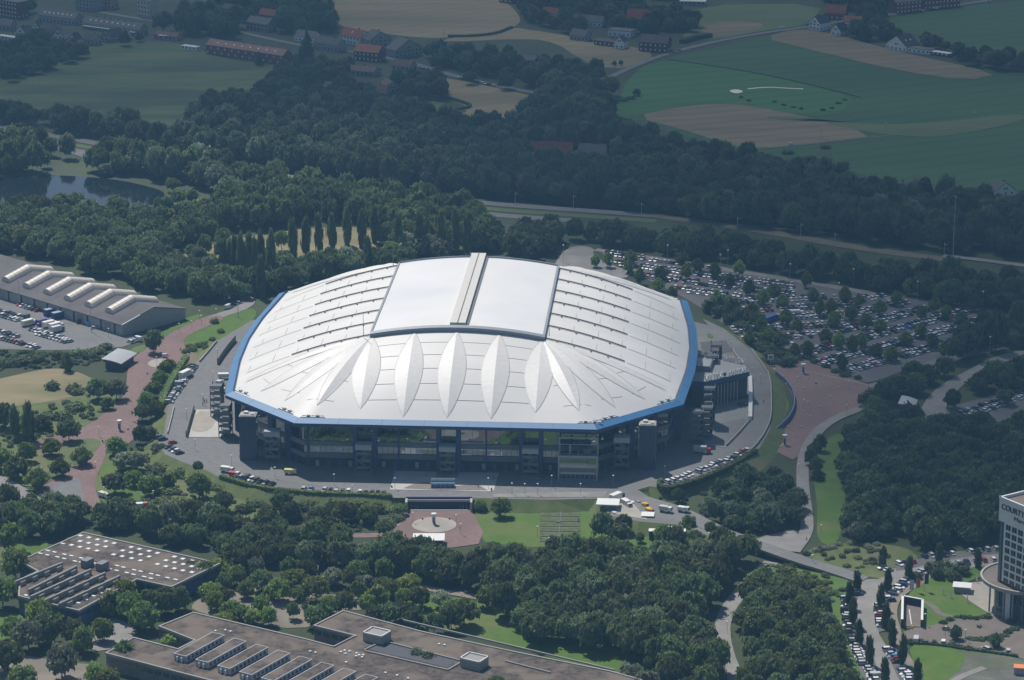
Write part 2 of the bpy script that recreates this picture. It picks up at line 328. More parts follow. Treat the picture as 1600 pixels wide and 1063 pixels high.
sheet('slope_grass', [(1195, 880), (1230, 880), (1345, 908), (1340, 960), (1365, 1063), (1385, 1110), (1345, 1110), (1310, 1000), (1295, 950), (1220, 915)], M_lawn, 1, it=1)
strip('woodland_path', [(1205, 878), (1188, 893), (1160, 920), (1128, 965), (1130, 1010), (1150, 1060), (1165, 1110)], 6, M_asphl, 3)
# hotel side
sheet('hotel_road', [(1345, 905), (1380, 905), (1400, 885), (1470, 865), (1560, 855), (1640, 850), (1640, 868), (1550, 884), (1460, 900), (1400, 925), (1375, 945), (1370, 985), (1385, 1010), (1420, 1063), (1440, 1110), (1385, 1110), (1372, 1040), (1345, 990), (1336, 945), (1345, 925)], M_asphl, 4, it=1)
sheet('car_park_surface', [(1318, 930), (1345, 915), (1345, 1000), (1385, 1060), (1400, 1110), (1370, 1110), (1340, 1040), (1318, 990)], M_lot, 3, it=1)
sheet('car_park_surface', [(1366, 950), (1400, 905), (1450, 890), (1452, 900), (1412, 918), (1392, 945), (1388, 985), (1369, 988)], M_lot, 5, it=1)
sheet('car_park_surface', [(1380, 1010), (1405, 1010), (1440, 1063), (1450, 1110), (1428, 1110)], M_lot, 5, it=1)
sheet('car_park_surface', [(1400, 882), (1440, 872), (1560, 852), (1640, 850), (1640, 858), (1480, 872), (1400, 895)], M_lot, 5, it=1)
sheet('hotel_lawn', [(1412, 938), (1425, 922), (1455, 902), (1500, 890), (1545, 882), (1550, 895), (1490, 918), (1540, 948), (1555, 955), (1500, 972), (1445, 982), (1405, 982)], M_lawn, 5, it=1)
strip('footpath', [(1448, 904), (1420, 920), (1400, 935), (1394, 960), (1402, 985), (1405, 1010), (1425, 1040), (1450, 1075)], 3, M_tan, 6)
strip('footpath', [(1412, 932), (1445, 940), (1462, 950), (1465, 958), (1500, 968), (1530, 975)], 2.6, M_bplaza, 6)
sheet('hotel_plaza', [(1405, 985), (1500, 970), (1560, 958), (1640, 950), (1640, 1040), (1560, 1020), (1480, 1008), (1408, 1004)], M_bplaza, 6, it=1)
sheet('terrace', [(1490, 920), (1520, 908), (1640, 905), (1640, 960), (1560, 965), (1530, 950)], M_pale, 7, it=1)
sheet('waste_ground', [(1418, 1006), (1500, 1012), (1600, 1030), (1640, 1040), (1640, 1120), (1460, 1120), (1432, 1050)], mat('gravel_ground', (.12, .125, .105), scale=.1, var=.25, big=(.02, (.075, .11, .035), .45, .55)), 7, it=1)
sheet('waste_grass', [(1418, 1006), (1460, 1010), (1500, 1015), (1510, 1035), (1480, 1063), (1455, 1080), (1432, 1045)], M_lawn, 8, it=1)
strip('gravel_track', [(1480, 1070), (1500, 1058), (1520, 1050), (1538, 1043)], 3, M_asphl, 9)
# school grounds
sheet('school_yard', [(300, 940), (345, 925), (400, 915), (440, 918), (500, 928), (560, 932), (600, 945), (560, 955), (530, 950), (480, 990), (300, 958)], M_tan, 2)
strip('school_path', [(600, 905), (680, 922), (760, 935), (800, 955), (860, 985)], 4.5, M_tan, 3)
sheet('school_lawn', [(560, 915), (640, 925), (745, 938), (800, 965), (880, 990), (960, 1012), (1020, 1035), (1045, 1075), (1000, 1080), (950, 1052), (800, 1010), (690, 985)], M_lawn, 1, it=1)
sheet('school_yard', [(20, 1020), (100, 1035), (170, 1040), (200, 1100), (-40, 1100), (-40, 1040)], M_tan, 2)
sheet('school_yard', [(130, 985), (170, 960), (220, 985), (200, 1000), (160, 1020), (130, 1010)], M_asphl, 2, it=1)
sheet('school_lawn', [(-40, 830), (40, 840), (90, 850), (20, 880), (-40, 870)], M_lawn, 1)
sheet('school_lawn', [(-40, 950), (40, 960), (60, 985), (20, 1010), (-40, 1000)], M_lawn, 1)
sheet('ball_court', [(-30, 832), (-5, 830), (16, 842), (5, 858), (-30, 856)], M_tan, 3, it=0)
# ------------------------------------------------------------------ stadium terrace (a raised plateau) with its ring road
SA = R(3.9); SC = (-20.33, 1331.09)
def S(u, v, z=0.0): return Vector((SC[0] + u * math.cos(SA) + v * math.sin(SA), SC[1] - u * math.sin(SA) + v * math.cos(SA), z))
back = [S(u, v, PZ) for u, v in [(112, 118), (72, 150), (-72, 150), (-116, 112)]]
L1 = P((395, 500), (364, 519), (339, 534), (312, 560), (296, 574), (282, 592), (270, 612), (262, 640), (256, 678), (245, 686), (258, 710), (290, 724), (322, 735), (345, 747), (400, 764), (470, 772), (560, 777), (610, 778), z=PZ)
L2 = P((637, 778), (735, 778), z=PZ)
L3 = P((770, 779), (860, 781), (935, 779), (952, 806), (1000, 815), (1060, 820), (1110, 838), (1135, 826), (1085, 800), (1060, 790), (1012, 776), (996, 765), (1012, 760), (1035, 762), (1100, 745), (1165, 720), (1187, 700), (1203, 672), (1206, 640), (1205, 592), (1174, 548), (1130, 513), (1098, 498), z=PZ)
PL = L1 + L2 + L3 + back
bm = bmesh.new(); f = bm.faces.new([bm.verts.new(p) for p in PL]); f.normal_update()
if f.normal.z < 0: f.normal_flip()
bmesh.ops.triangulate(bm, faces=bm.faces[:], ngon_method='EAR_CLIP'); me = bpy.data.meshes.new('ring_road'); bm.to_mesh(me); bm.free(); me.materials.append(M_asph)
o = bpy.data.objects.new('ring_road', me); C.objects.link(o); o['kind'] = 'structure'
n = len(PL); ar = sum(PL[i].x * PL[(i + 1) % n].y - PL[(i + 1) % n].x * PL[i].y for i in range(n)); sg = 1 if ar > 0 else -1
low = []
for i in range(n):
    d = PL[(i + 1) % n] - PL[i - 1]; d.normalize(); off = 7.0
    if PL[i] in L2: off = .15
    low.append(Vector((PL[i].x + sg * d.y * off, PL[i].y - sg * d.x * off, -.05)))
b = MB(); b.add(PL + low, [(i, i + n, (i + 1) % n + n, (i + 1) % n) for i in range(n)]); o = b.build('embankment', M_lawnd); o['kind'] = 'structure'
def ps(name, pts, m, lvl, it=1): return sheet(name, pts, m, lvl, base=PZ, it=it)
ps('forecourt', [(609, 765), (617, 736), (780, 739), (771, 768)], M_fore, 1, 0)
ps('forecourt_cobbles', [(630, 763), (650, 755), (668, 753), (690, 762), (745, 756), (762, 766), (690, 766)], mat('cobbles', (.2, .18, .165), scale=1, var=.25), 2, 0)
ps('forecourt', [(1085, 600), (1130, 590), (1172, 590), (1171, 657), (1140, 690), (1134, 699), (1100, 696), (1085, 650)], mat('grey_paving', (.23, .235, .235), scale=.2, var=.06), 1, 0)
ps('bowl', [(1112, 668), (1130, 660), (1172, 652), (1160, 672), (1138, 693), (1120, 690)], M_asph, 2, 1)
ps('forecourt', [(291, 683), (303, 640), (345, 640), (350, 683)], M_fore, 1, 0)
ps('fan_paving', [(295, 672), (306, 642), (338, 643), (336, 664), (318, 676)], M_pale, 2, 1)
ps('service_yard', [(958, 778), (985, 782), (1012, 812), (962, 804)], M_pale, 1, 0)
ps('pavement', [(770, 772), (950, 768), (945, 777), (770, 777)], M_asphl, 1, 0)
ps('pavement', [(1134, 532), (1144, 548), (1100, 560), (1094, 535)], mat('dark_paving', (.10, .10, .105), var=.1), 1, 0)
strip('lane_line', [(267, 680), (310, 715), (400, 745), (560, 766), (610, 766)], .22, M_pale, 2, base=PZ)
strip('lane_line', [(985, 768), (1040, 752), (1110, 730), (1160, 700)], .22, M_pale, 2, base=PZ)
ps('verge_grass', [(1104, 520), (1112, 522), (1116, 528), (1106, 528)], M_lawn, 2)
# ramp road and bridge
bp_ = [(1085, 812), (1110, 825), (1150, 838), (1200, 856), (1250, 874), (1300, 889), (1350, 906)]
bz_ = [PZ + .1, PZ + .1, PZ, 3.4, 2.4, 1.2, .25]
RP = [at(p[0], p[1], z) for p, z in zip(bp_, bz_)]
Lr, Rr = strip_pts(RP, 7.5, 1); n = len(Lr)
b = MB(); dn = Vector((0, 0, -1.0)); vs = Lr + Rr + [p + dn for p in Lr] + [p + dn for p in Rr]
b.add(vs, [(i, i + n, i + n + 1, i + 1) for i in range(n - 1)], 0)
b.add(vs, [(i, i + 1, i + 1 + 2 * n, i + 2 * n) for i in range(n - 1)] + [(i + n, i + 3 * n, i + 1 + 3 * n, i + 1 + n) for i in range(n - 1)] + [(i + 2 * n, i + 1 + 2 * n, i + 1 + 3 * n, i + 3 * n) for i in range(n - 1)], 1)
o = b.build('ramp_road', [M_asph, M_asphl]); o['kind'] = 'structure'
# ------------------------------------------------------------------ the stadium
def simple(name, col, rough=.5, spec=.5, metallic=0.0): return mat(name, col, rough=rough, var=.04, scale=.5, metallic=metallic, spec=spec)
M_mem = mat('roof_membrane', (.715, .70, .675), var=.05, scale=.12, stretch=(R(86), .12), rough=.5, spec=.35, big=(.03, (.665, .655, .635), .45, .65))
M_pet = simple('membrane_fold', (.715, .70, .675), .5, .35)
M_slide = mat('sliding_roof_panel', (.745, .74, .73), rough=.45, spec=.3, var=.02, scale=.05, big=(.02, (.66, .67, .69), .45, .7))  # bluish grey patches put sky reflections into the panel colour
M_seam = simple('seam', (.47, .46, .45)); M_rail = simple('rail_steel', (.13, .13, .14)); M_trim = simple('grey_trim', (.25, .28, .32), .5)
M_beam = simple('beam_cladding', (.62, .60, .56)); M_blue = simple('blue_cladding', (.042, .175, .37), .5); M_navy = simple('navy_cladding', (.03, .07, .20), .5)
M_glass = bpy.data.materials.new('facade_glass'); M_glass.use_nodes = True; q = M_glass.node_tree.nodes["Principled BSDF"]
q.inputs["Base Color"].default_value = (.26, .30, .32, 1); q.inputs["Metallic"].default_value = 1; q.inputs["Roughness"].default_value = .04
M_span = simple('grey_spandrel', (.16, .18, .20), .5); M_dark = simple('dark_recess', (.035, .04, .055), .6); M_conc = simple('concrete', (.36, .35, .33), .85)  # dark_recess: dark fittings, and shade of recesses and openings put into colour
M_steel = simple('galvanised_steel', (.42, .43, .44), .5); M_wht = simple('white_cladding', (.72, .72, .70), .5)

st = thing('football_stadium', 'huge white domed stadium with blue roof rim in the middle of the picture', 'stadium', (SC[0], SC[1], PZ), -SA)
HALF = [(0, -117.5), (63.5, -117.5), (97.5, -82), (102, -35), (103.2, 0), (102, 35), (97.5, 82), (63.5, 117.5)]
RIM = [Vector((x, y)) for x, y in HALF[1:]] + [Vector((-x, y)) for x, y in HALF[:0:-1]]       # counter-clockwise
def off(poly, d):
    n = len(poly); o_ = []
    for i in range(n):
        a, b_, c = poly[i - 1], poly[i], poly[(i + 1) % n]
        e1 = (b_ - a).normalized(); e2 = (c - b_).normalized(); n1 = Vector((e1.y, -e1.x)); n2 = Vector((e2.y, -e2.x))
        o_.append(b_ + (n1 + n2) * (d / (1 + n1.dot(n2))))
    return o_
def rimu(v):
    v = abs(v); pts = [(0, 103.2), (35, 102), (82, 97.5)]
    for (a, ua), (c, uc) in zip(pts, pts[1:]):
        if v <= c: return ua + (uc - ua) * (v - a) / (c - a)
ZR, ZC, AU, AV = 23.0, 47.6, 38.0, 60.5
def zB(u, a=100): return ZR + (ZC - ZR) * (1 - (u / a) ** 2)
def gt(t): return ((38 + 62 * t) ** 2 - 1444) / (100 ** 2 - 1444)
ZA = zB(38)
def roofz(u, v):
    au, av = abs(u), abs(v)
    if av <= AV: return zB(u, rimu(v) if au > AU else 100) if au > AU else zB(u)
    if au <= AU:
        t = min(1, (av - AV) / (117.5 - AV)); z0 = zB(u); return z0 - (z0 - ZR) * gt(t)
    d = Vector((au - AU, av - AV)); best = 1e9               # distance to the rim along the ray from the corner apex
    seg = [((38, 117.5), (63.5, 117.5)), ((63.5, 117.5), (97.5, 82)), ((97.5, 82), (rimu(60.5), 60.5))]
    for (x1, y1), (x2, y2) in seg:
        ex, ey = x2 - x1, y2 - y1; den = d.x * ey - d.y * ex
        if abs(den) < 1e-9: continue
        s = ((x1 - AU) * ey - (y1 - AV) * ex) / den; t = ((x1 - AU) * d.y - (y1 - AV) * d.x) / den
        if s > 0 and -.01 <= t <= 1.01: best = min(best, s)
    t = min(1, 1 / best); return ZA - (ZA - ZR) * gt(t)
mb = MB()
def grid(pt, nu, nv):
    vs = [pt(i / nu, j / nv) for j in range(nv + 1) for i in range(nu + 1)]; vs = [(p[0], p[1], p[2]) for p in vs]
    w_ = nu + 1; mb.add(vs, [(j * w_ + i, j * w_ + i + 1, (j + 1) * w_ + i + 1, (j + 1) * w_ + i) for j in range(nv) for i in range(nu)])
def P3(u, v, dz=0.0): return (u, v, roofz(u, v) + dz)
grid(lambda a, c: (lambda v: (lambda u: (u, v, roofz(u, v)))((2 * a - 1) * rimu(v)))((2 * c - 1) * AV), 44, 12)
for s in (-1, 1):
    grid(lambda a, c: (lambda u, v: (u, v, zB(u) - (zB(u) - ZR) * gt(c)))((2 * a - 1) * AU * (1), s * (AV + c * (117.5 - AV))), 16, 12) if s == 1 else \
        grid(lambda a, c: (lambda u, v: (u, v, zB(u) - (zB(u) - ZR) * gt(c)))((1 - 2 * a) * AU, -(AV + c * (117.5 - AV))), 16, 12)
    for t_ in (-1, 1):
        rp = [(38, 117.5), (51, 117.5), (63.5, 117.5), (74.8, 105.7), (86.2, 93.8), (97.5, 82), (98.5, 71), (rimu(60.5), 60.5)]
        def cp(a, c, rp=rp, s=s, t_=t_):
            k = min(int(a * 7), 6); f_ = a * 7 - k; x = rp[k][0] * (1 - f_) + rp[k + 1][0] * f_; y = rp[k][1] * (1 - f_) + rp[k + 1][1] * f_
            return (t_ * (AU + (x - AU) * c), s * (AV + (y - AV) * c), ZA - (ZA - ZR) * gt(c))
        if s * t_ > 0: grid(lambda a, c: cp(1 - a, c), 14, 12)
        else: grid(cp, 14, 12)
# seams drawn as thin raised welts of the membrane (second material)
def seam(p, q_, wd=.28, dz=.12, n=10, mi=1, m_=None):
    m_ = m_ or mb; vs = []
    for i in range(n + 1):
        t = i / n; u = p[0] + (q_[0] - p[0]) * t; v = p[1] + (q_[1] - p[1]) * t
        d = Vector((q_[0] - p[0], q_[1] - p[1])).normalized(); ox, oy = -d.y * wd / 2, d.x * wd / 2
        z = roofz(u, v) + dz; vs += [(u + ox, v + oy, z), (u - ox, v - oy, z)]
    m_.add(vs, [(2 * i, 2 * i + 1, 2 * i + 3, 2 * i + 2) for i in range(n)], mi)
RV = [-60 + 120 / 6 * k for k in range(7)]
for s in (-1, 1):
    for k, v in enumerate(RV):
        seam((s * 76, v), (s * (rimu(v) - 4), v), .55, .14, 12)
        if k < 6:
            for j, u in enumerate((51, 62, 73, 84, 95)): seam((s * u, v + 2 + (k % 2) * 0), (s * (u), v + 9 + (j % 2) * 3), .3, .12, 3)
    for x in range(4):
        for j, v in enumerate((71, 80, 89, 98, 107)): seam((-38 + 19 * x + 3, s * v), (-19 + 19 * x - 3, s * v), .24, .08)
    for v0 in (66, 72): seam((s * 62, -v0 + 2), (s * 94, -v0 - 4), .25)
    for (p_, q_) in (((45, 96), (55, 93)), ((50, 108), (62, 106)), ((60, 88), (68, 82)), ((66, 99), (75, 92)), ((72, 76), (78, 70)), ((79, 88), (85, 79))):
        for t_ in (-1, 1): seam((t_ * p_[0], s * p_[1]), (t_ * q_[0], s * q_[1]), .24, .08, 5)
roof = mb.build('roof_membrane', [M_mem, M_seam], st, smooth=True)
# folded lens-shaped ridges
def petal(p, q_, W_, H_, k_=.52):
    m = MB(); N = 16; L_, R2, T_ = [], [], []
    d = Vector((q_[0] - p[0], q_[1] - p[1])); nn = Vector((-d.y, d.x)).normalized()
    for i in range(N + 1):
        t = i / N; s_ = (math.sin(math.pi * (t ** (math.log(.5) / math.log(k_))))) ** .85
        c = Vector(p) + d * t; a = c + nn * W_ * s_; b_ = c - nn * W_ * s_
        L_.append((a.x, a.y, roofz(a.x, a.y) + .1)); R2.append((b_.x, b_.y, roofz(b_.x, b_.y) + .1)); T_.append((c.x, c.y, roofz(c.x, c.y) + .12 + H_ * s_))
    n = N + 1; m.add(L_ + T_ + R2, [(i, i + n, i + n + 1, i + 1) for i in range(N)] + [(i + n, i + 2 * n, i + 2 * n + 1, i + n + 1) for i in range(N)])
    for E_ in (L_, R2):                                  # dark edge welt
        vs = []
        for i, e in enumerate(E_): 
            c = T_[i]; dx_ = Vector((e[0] - c[0], e[1] - c[1])); dx_ = dx_.normalized() * .28 if dx_.length > .01 else Vector((0, 0)); vs += [(e[0], e[1], e[2] + .08), (e[0] + dx_.x, e[1] + dx_.y, e[2] + .05)]
        m.add(vs, [(2 * i, 2 * i + 1, 2 * i + 3, 2 * i + 2) for i in range(N)], 1)
    return m.build('roof_ridge', [M_pet, M_seam], st)
for s in (-1, 1):
    for k in range(5): petal((-38 + 19 * k, s * 62), (-38 + 19 * k + .2, s * (116 if abs(k - 2) < 2 else 112)), 6.0, .85)
    for t_ in (-1, 1):
        for (x, y, W_) in ((57, 110.5, 4.4), (72.5, 101.5, 4.4), (85, 88.5, 3.8), (94, 74, 3.0)): petal((t_ * 38.5, s * 61.5), (t_ * x, s * y), W_, .75)
# sliding roof: two glossy halves, frame, rails and the ridge beam
def panel(s):
    m = MB(); N = 14; vs = []
    for j in (-1, 1):
        for i in range(N + 1): u = s * (3.2 + (38.2 - 3.2) * i / N); vs.append((u, j * 60, zB(u) + 1.2))
    vs2 = [(x, y, z - 1.2) for x, y, z in vs]; n = N + 1
    m.add(vs, [(i, i + 1, i + n + 1, i + n) if s > 0 else (i + 1, i, i + n, i + n + 1) for i in range(N)])
    a = vs + vs2; K = 2 * n
    m.add(a, [(i, i + 1, i + K + 1, i + K) for i in range(N)] + [(i + n, i + n + 1, i + n + K + 1, i + n + K) for i in range(N)] + [(N, N + n, N + n + K, N + K)], 1)
    return m.build('sliding_roof_panel', [M_slide, M_trim], st, smooth=False)
panel(-1); panel(1)
for s in (-1, 1):
    m = MB(); N = 20; ex, zt, zb = 2.4, 1.9, -.2; vs = []
    for i in range(N + 1):
        u = -39.2 + 78.4 * i / N; z = zB(u)
        for (dy, dz) in ((0, zt), (ex, zt - .5), (ex, zb), (0, zb)): vs.append((u, s * (60.1 + dy), z + dz))
    fs = []
    for i in range(N):
        for k in range(4): k2 = (k + 1) % 4; fs.append((4 * i + k, 4 * i + k2, 4 * i + 4 + k2, 4 * i + 4 + k))
    m.add(vs, fs + [(0, 1, 2, 3), (4 * N, 4 * N + 1, 4 * N + 2, 4 * N + 3)]); m.build('roof_gutter', M_trim, st)
    m = MB(); m.box((s * 38.8, 0, ZA + .0), (.9, 120, 1.5)); m.build('panel_frame', M_trim, st)
    for k, v in enumerate(RV):
        m = MB(); N = 14; vs = []
        for i in range(N + 1):
            u = s * (39.5 + 35.5 * i / N); z = roofz(u, v)
            for (dy, dz) in ((-.22, .2), (.22, .2), (.22, .7), (-.22, .7)): vs.append((u, v + dy, z + dz))
        m.add(vs, [(4 * i + k2, 4 * i + (k2 + 1) % 4, 4 * i + 4 + (k2 + 1) % 4, 4 * i + 4 + k2) for i in range(N) for k2 in range(4)] + [(0, 1, 2, 3), (4 * N, 4 * N + 1, 4 * N + 2, 4 * N + 3)])
        for i in range(2, 13, 3): u = s * (39.5 + 35.5 * i / N); m.box((u, v - 1.3, roofz(u, v) + .15), (.4, 1.7, .7))
        m.build('roof_rail', M_rail, st)
m = MB(); m.box((0, 2, ZC + .5), (7.0, 122, 2.2)); m.box((0, 2, ZC + 2.7), (.4, 122, .2), mi=1); m.box((4.3, 2, ZC + .4), (1.2, 118, 1.1), mi=1); m.box((0, -60, ZC - .6), (6, 2.2, 1.2), mi=2); m.build('ridge_beam', [M_beam, M_rail, M_trim], st)
for (u, v, h) in ((-42, -62.5, 11), (-41.5, 58, 12), (41, -58, 5)):
    m = MB(); m.tube((u, v, ZA + .5), (u, v, ZA + h), .16, .08); m.build('lightning_mast', M_rail, st)
# blue rim
prof = [(.2, 22.5), (1.0, 23.5), (4.3, 22.0), (4.2, 20.5), (.5, 19.6)]
rings = [off(RIM, d) for d, _ in prof]; n = len(RIM); m = MB(); vs = []
for (d, z), rg in zip(prof, rings): vs += [(p.x, p.y, z) for p in rg]
for j, mi in ((0, 1), (1, 0), (2, 1), (3, 1)): m.add(vs, [(j * n + i, j * n + (i + 1) % n, (j + 1) * n + (i + 1) % n, (j + 1) * n + i) for i in range(n)], mi)
rg = off(RIM, 1.0)
for i in range(n):                                       # joints across the blue sheets
    a, b_ = off(RIM, 1.05)[i], off(RIM, 1.05)[(i + 1) % n]; c, d = off(RIM, 4.3)[i], off(RIM, 4.3)[(i + 1) % n]; K = max(1, int((b_ - a).length / 16))
    for k in range(K):
        t = k / K; p, q_ = a.lerp(b_, t), c.lerp(d, t); e = (b_ - a).normalized() * .12
        m.add([(p.x - e.x, p.y - e.y, 23.52), (p.x + e.x, p.y + e.y, 23.52), (q_.x + e.x, q_.y + e.y, 22.03), (q_.x - e.x, q_.y - e.y, 22.03)], [(0, 1, 2, 3)], 1)
m.build('blue_rim', [M_blue, M_navy], st)
m = MB(); r0, r1 = off(RIM, -.3), off(RIM, .9); m.add([(p.x, p.y, 22.75) for p in r0] + [(p.x, p.y, 22.75) for p in r1], [(i, i + n, (i + 1) % n + n, (i + 1) % n) for i in range(n)]); m.build('rim_gutter', M_rail, st)
for (u, v, r_) in ((-58, -116, 0), (-93, -84, -46), (62, -116.2, 0), (93, -84, 46), (-93, 84, 46), (93, 84, -46), (69, -109.5, 46), (-70, -108.5, -46)):
    m = MB(); 
    for k in range(5): m.box((-4 + 2 * k, .4 * (-1) ** k, 0), (1.5, 1.2, .9 + .3 * (k % 2)), mi=k % 2)
    m.box((0, 1.3, .8), (11, .25, .3), mi=2); m.box((0, -1.2, 0), (11, .3, .5), mi=1)
    o = m.build('maintenance_deck', [M_wht, M_steel, M_rail], st); o.location = (u, v, 23.0); o.rotation_euler = (0, 0, R(r_))
# walls: layered facade, each side of the polygon
FW = off(RIM, -2.6); F2 = off(RIM, -2.35)
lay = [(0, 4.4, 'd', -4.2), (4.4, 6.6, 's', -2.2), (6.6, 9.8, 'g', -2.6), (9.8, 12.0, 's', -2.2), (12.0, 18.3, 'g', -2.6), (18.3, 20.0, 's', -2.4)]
for li, (z0, z1, k, d) in enumerate(lay):
    w_ = off(RIM, d); m = MB(); m.add([(p.x, p.y, z0) for p in w_] + [(p.x, p.y, z1) for p in w_], [(i, (i + 1) % n, (i + 1) % n + n, i + n) for i in range(n)])
    if k == 's': w3 = off(RIM, d - 2); m.add([(p.x, p.y, z0) for p in w_] + [(p.x, p.y, z0) for p in w3], [(i, i + n, (i + 1) % n + n, (i + 1) % n) for i in range(n)])
    for i in range(n):                                   # mullions of the glass, door leaves of the ground floor
        if k == 's': break
        a, b_ = w_[i], w_[(i + 1) % n]; e = (b_ - a).normalized(); nr = Vector((e.y, -e.x)); ang = math.atan2(e.y, e.x); K = int((b_ - a).length / 2.4)
        for q in range(1, K):
            p = a.lerp(b_, q / K) + nr * .05
            if k == 'd':
                if q % 2 == 0: m.box((p.x, p.y, z0), (1.5, .25, 2.6), ang, mi=1 + (q // 2) % 3)
            elif li == 2 or q % 5 == 0: m.box((p.x, p.y, z0), (.13, .18, z1 - z0), ang, mi=1)
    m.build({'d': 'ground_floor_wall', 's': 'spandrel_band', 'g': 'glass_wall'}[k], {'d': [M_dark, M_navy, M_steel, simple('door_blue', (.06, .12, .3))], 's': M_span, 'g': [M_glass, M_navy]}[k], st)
# signs, panels in the windows
for u in (-57, -47, -35, -12, 2, 10, 22): m = MB(); m.box((u, -114.9, 7.2), (2.6, .2, 2.0)); m.build('window_panel', M_wht, st)
# dark pilasters and stair towers in front of the long front
def stairs(name, u, v, w_, d, h, levels, rz=0, top=True):
    t = bpy.data.objects.new(name, None); C.objects.link(t); t.parent = st; t.location = (u, v, 0); t.rotation_euler = (0, 0, rz)
    m = MB()
    for x in (-1, 1):
        for y in (-1, 1): m.box((x * w_ / 2, y * d / 2, 0), (.35, .35, h))
    m.build('frame', M_rail, t)
    for k in range(levels):
        z = h * (k + .55) / levels; m = MB(); m.box((0, 0, z), (w_, d, .25)); m.box((0, -d / 2 - .05, z + .25), (w_, .1, 1.15), mi=1); m.box((-w_ / 2 - .05, 0, z + .25), (.1, d, 1.1), mi=1)
        if k < levels - 1:
            z2 = h * (k + 1.55) / levels; s_ = 1 if k % 2 else -1; x0, x1 = -s_ * w_ * .38, s_ * w_ * .38; y_ = -d / 2 - .25
            m.add([(x0, y_, z), (x1, y_, z2), (x1, y_ + 1.4, z2), (x0, y_ + 1.4, z), (x0, y_, z + .9), (x1, y_, z2 + .9)], [(0, 1, 2, 3), (0, 1, 5, 4)], 0)
        m.build('landing', [M_rail, M_span if k < levels - 1 or top else M_steel], t)
    if top: m = MB(); m.box((0, -.2, h), (w_ + 1, d + .8, .3)); m.box((0, -d / 2 - .7, h - 2.0), (w_ + 1, .12, 2.0)); m.build('canopy', M_steel, t)
    return t
for u0, u1 in ((-39.8, -31.3), (-3.5, 5.0), (32.3, 40.8)):
    for u in (u0, u1): m = MB(); m.box((u, -116.3, 0), (1.7, 3.6, 19.6)); m.build('pilaster', M_navy, st)
    stairs('stair_tower', (u0 + u1) / 2, -119.6, 6.2, 4.4, 12.6, 4)
    m = MB(); m.box(((u0 + u1) / 2, -121.5, 0), (9, 8, .9)); m.build('stair_plinth', M_span, st)
for u in (-60.5, -21, 17, 60.5): m = MB(); m.box((u, -115.8, 0), (.6, .9, 19.6)); m.build('pilaster', M_navy, st)
for (u, v, r_) in ((-79, -98, 46), (-89, -87.5, 46), (79, -98, -46), (89, -87.5, -46), (-70, -107, 46), (99, -66, 80), (-99, -66, -80)):
    m = MB(); m.box((u, v, 0), (1.8, 3.0, 19.8), R(r_)); m.build('pilaster', M_navy, st)
# lift towers at the corners
for (u, v) in ((-88, -105.5), (86.5, -106)):
    t = bpy.data.objects.new('lift_tower', None); C.objects.link(t); t.parent = st; t.location = (u, v, 0)
    m = MB(); m.box((0, 0, 0), (7.2, 6.5, 20)); 
    for x in (-2.4, 0, 2.4): m.box((x, -3.3, 0), (.5, .3, 20), mi=1)
    m.build('shaft', [simple('lift_cladding', (.035, .06, .10), .35), M_navy], t)
    m = MB(); m.box((0, 0, 20), (7.4, 6.7, .3), mi=1); m.box((0, 0, 20.5), (6.4, 5.7, .1), mi=1); m.box((-1, .5, 20.6), (1.8, 1.6, .9)); m.box((2, -1, 20.6), (1.2, 1.2, .6)); m.build('tower_roof', [M_wht, M_conc], t)
    m = MB(); m.box((-3.7, 0, 0), (.15, 5, 19)); m.box((3.7, 0, 0), (.15, 5, 19)); m.build('side_glazing', M_glass, t)
stairs('stair_tower', -77, -108, 6, 5, 14, 4); stairs('stair_tower', 75.5, -109, 6, 5, 15, 4)
for (u, v, r_, h) in ((-103.5, -74, 90, 15), (108, -68, 90, 15), (113, -42, 90, 18), (112, -62, 90, 15), (114, 12, 90, 17), (116, 30, 90, 17), (-112, -45, 90, 15)): stairs('stair_tower', u, v, 7, 5, h, 5, R(r_), top=False)
# entrance pavilion on the right of the front
pv_ = bpy.data.objects.new('entrance_pavilion', None); C.objects.link(pv_); pv_.parent = st; pv_.location = (57.2, -122, 0)
m = MB()
for x in (-8.2, 8.2):
    for y in (-4, 4): m.box((x, y, 0), (.6, .6, 11.2 if y < 0 else 17.2))
m.box((0, -4, 10.6), (17, .7, .7)); m.box((0, 4, 16.6), (17, .5, .6)); m.box((0, 4, 13.6), (17, .4, .4)); m.box((0, 0, 10.9), (.5, 8, .3)); m.build('frame', M_steel, pv_)
m = MB(); m.box((0, -4.0, 6.0), (15.7, .25, 4.3)); m.build('glass_wall', M_glass, pv_)
m = MB(); m.box((0, -4.02, 4.2), (15.6, .3, 1.8)); m.box((0, -4.4, 0), (15.6, .5, 1.2)); m.box((0, -1, 10.3), (16, 6.5, .25)); m.build('panel_band', M_span, pv_)
m = MB(); m.box((0, -4.02, 1.2), (15.5, .2, 2.9)); 
for k in range(8): m.box((-7 + 2 * k, -4.15, 1.3), (.15, .1, 2.8), mi=1)
m.build('door_row', [M_glass, M_steel], pv_)
m = MB(); m.box((0, 0, .0), (16, 7.4, 10)); m.build('core', M_dark, pv_)
m = MB(); m.box((-3.5, .5, 10.6), (.8, .8, 4.4)); m.box((3.8, 2.2, 10.6), (3.2, 2.5, 2.2), mi=1); m.build('roof_plant', [M_conc, M_span], pv_)

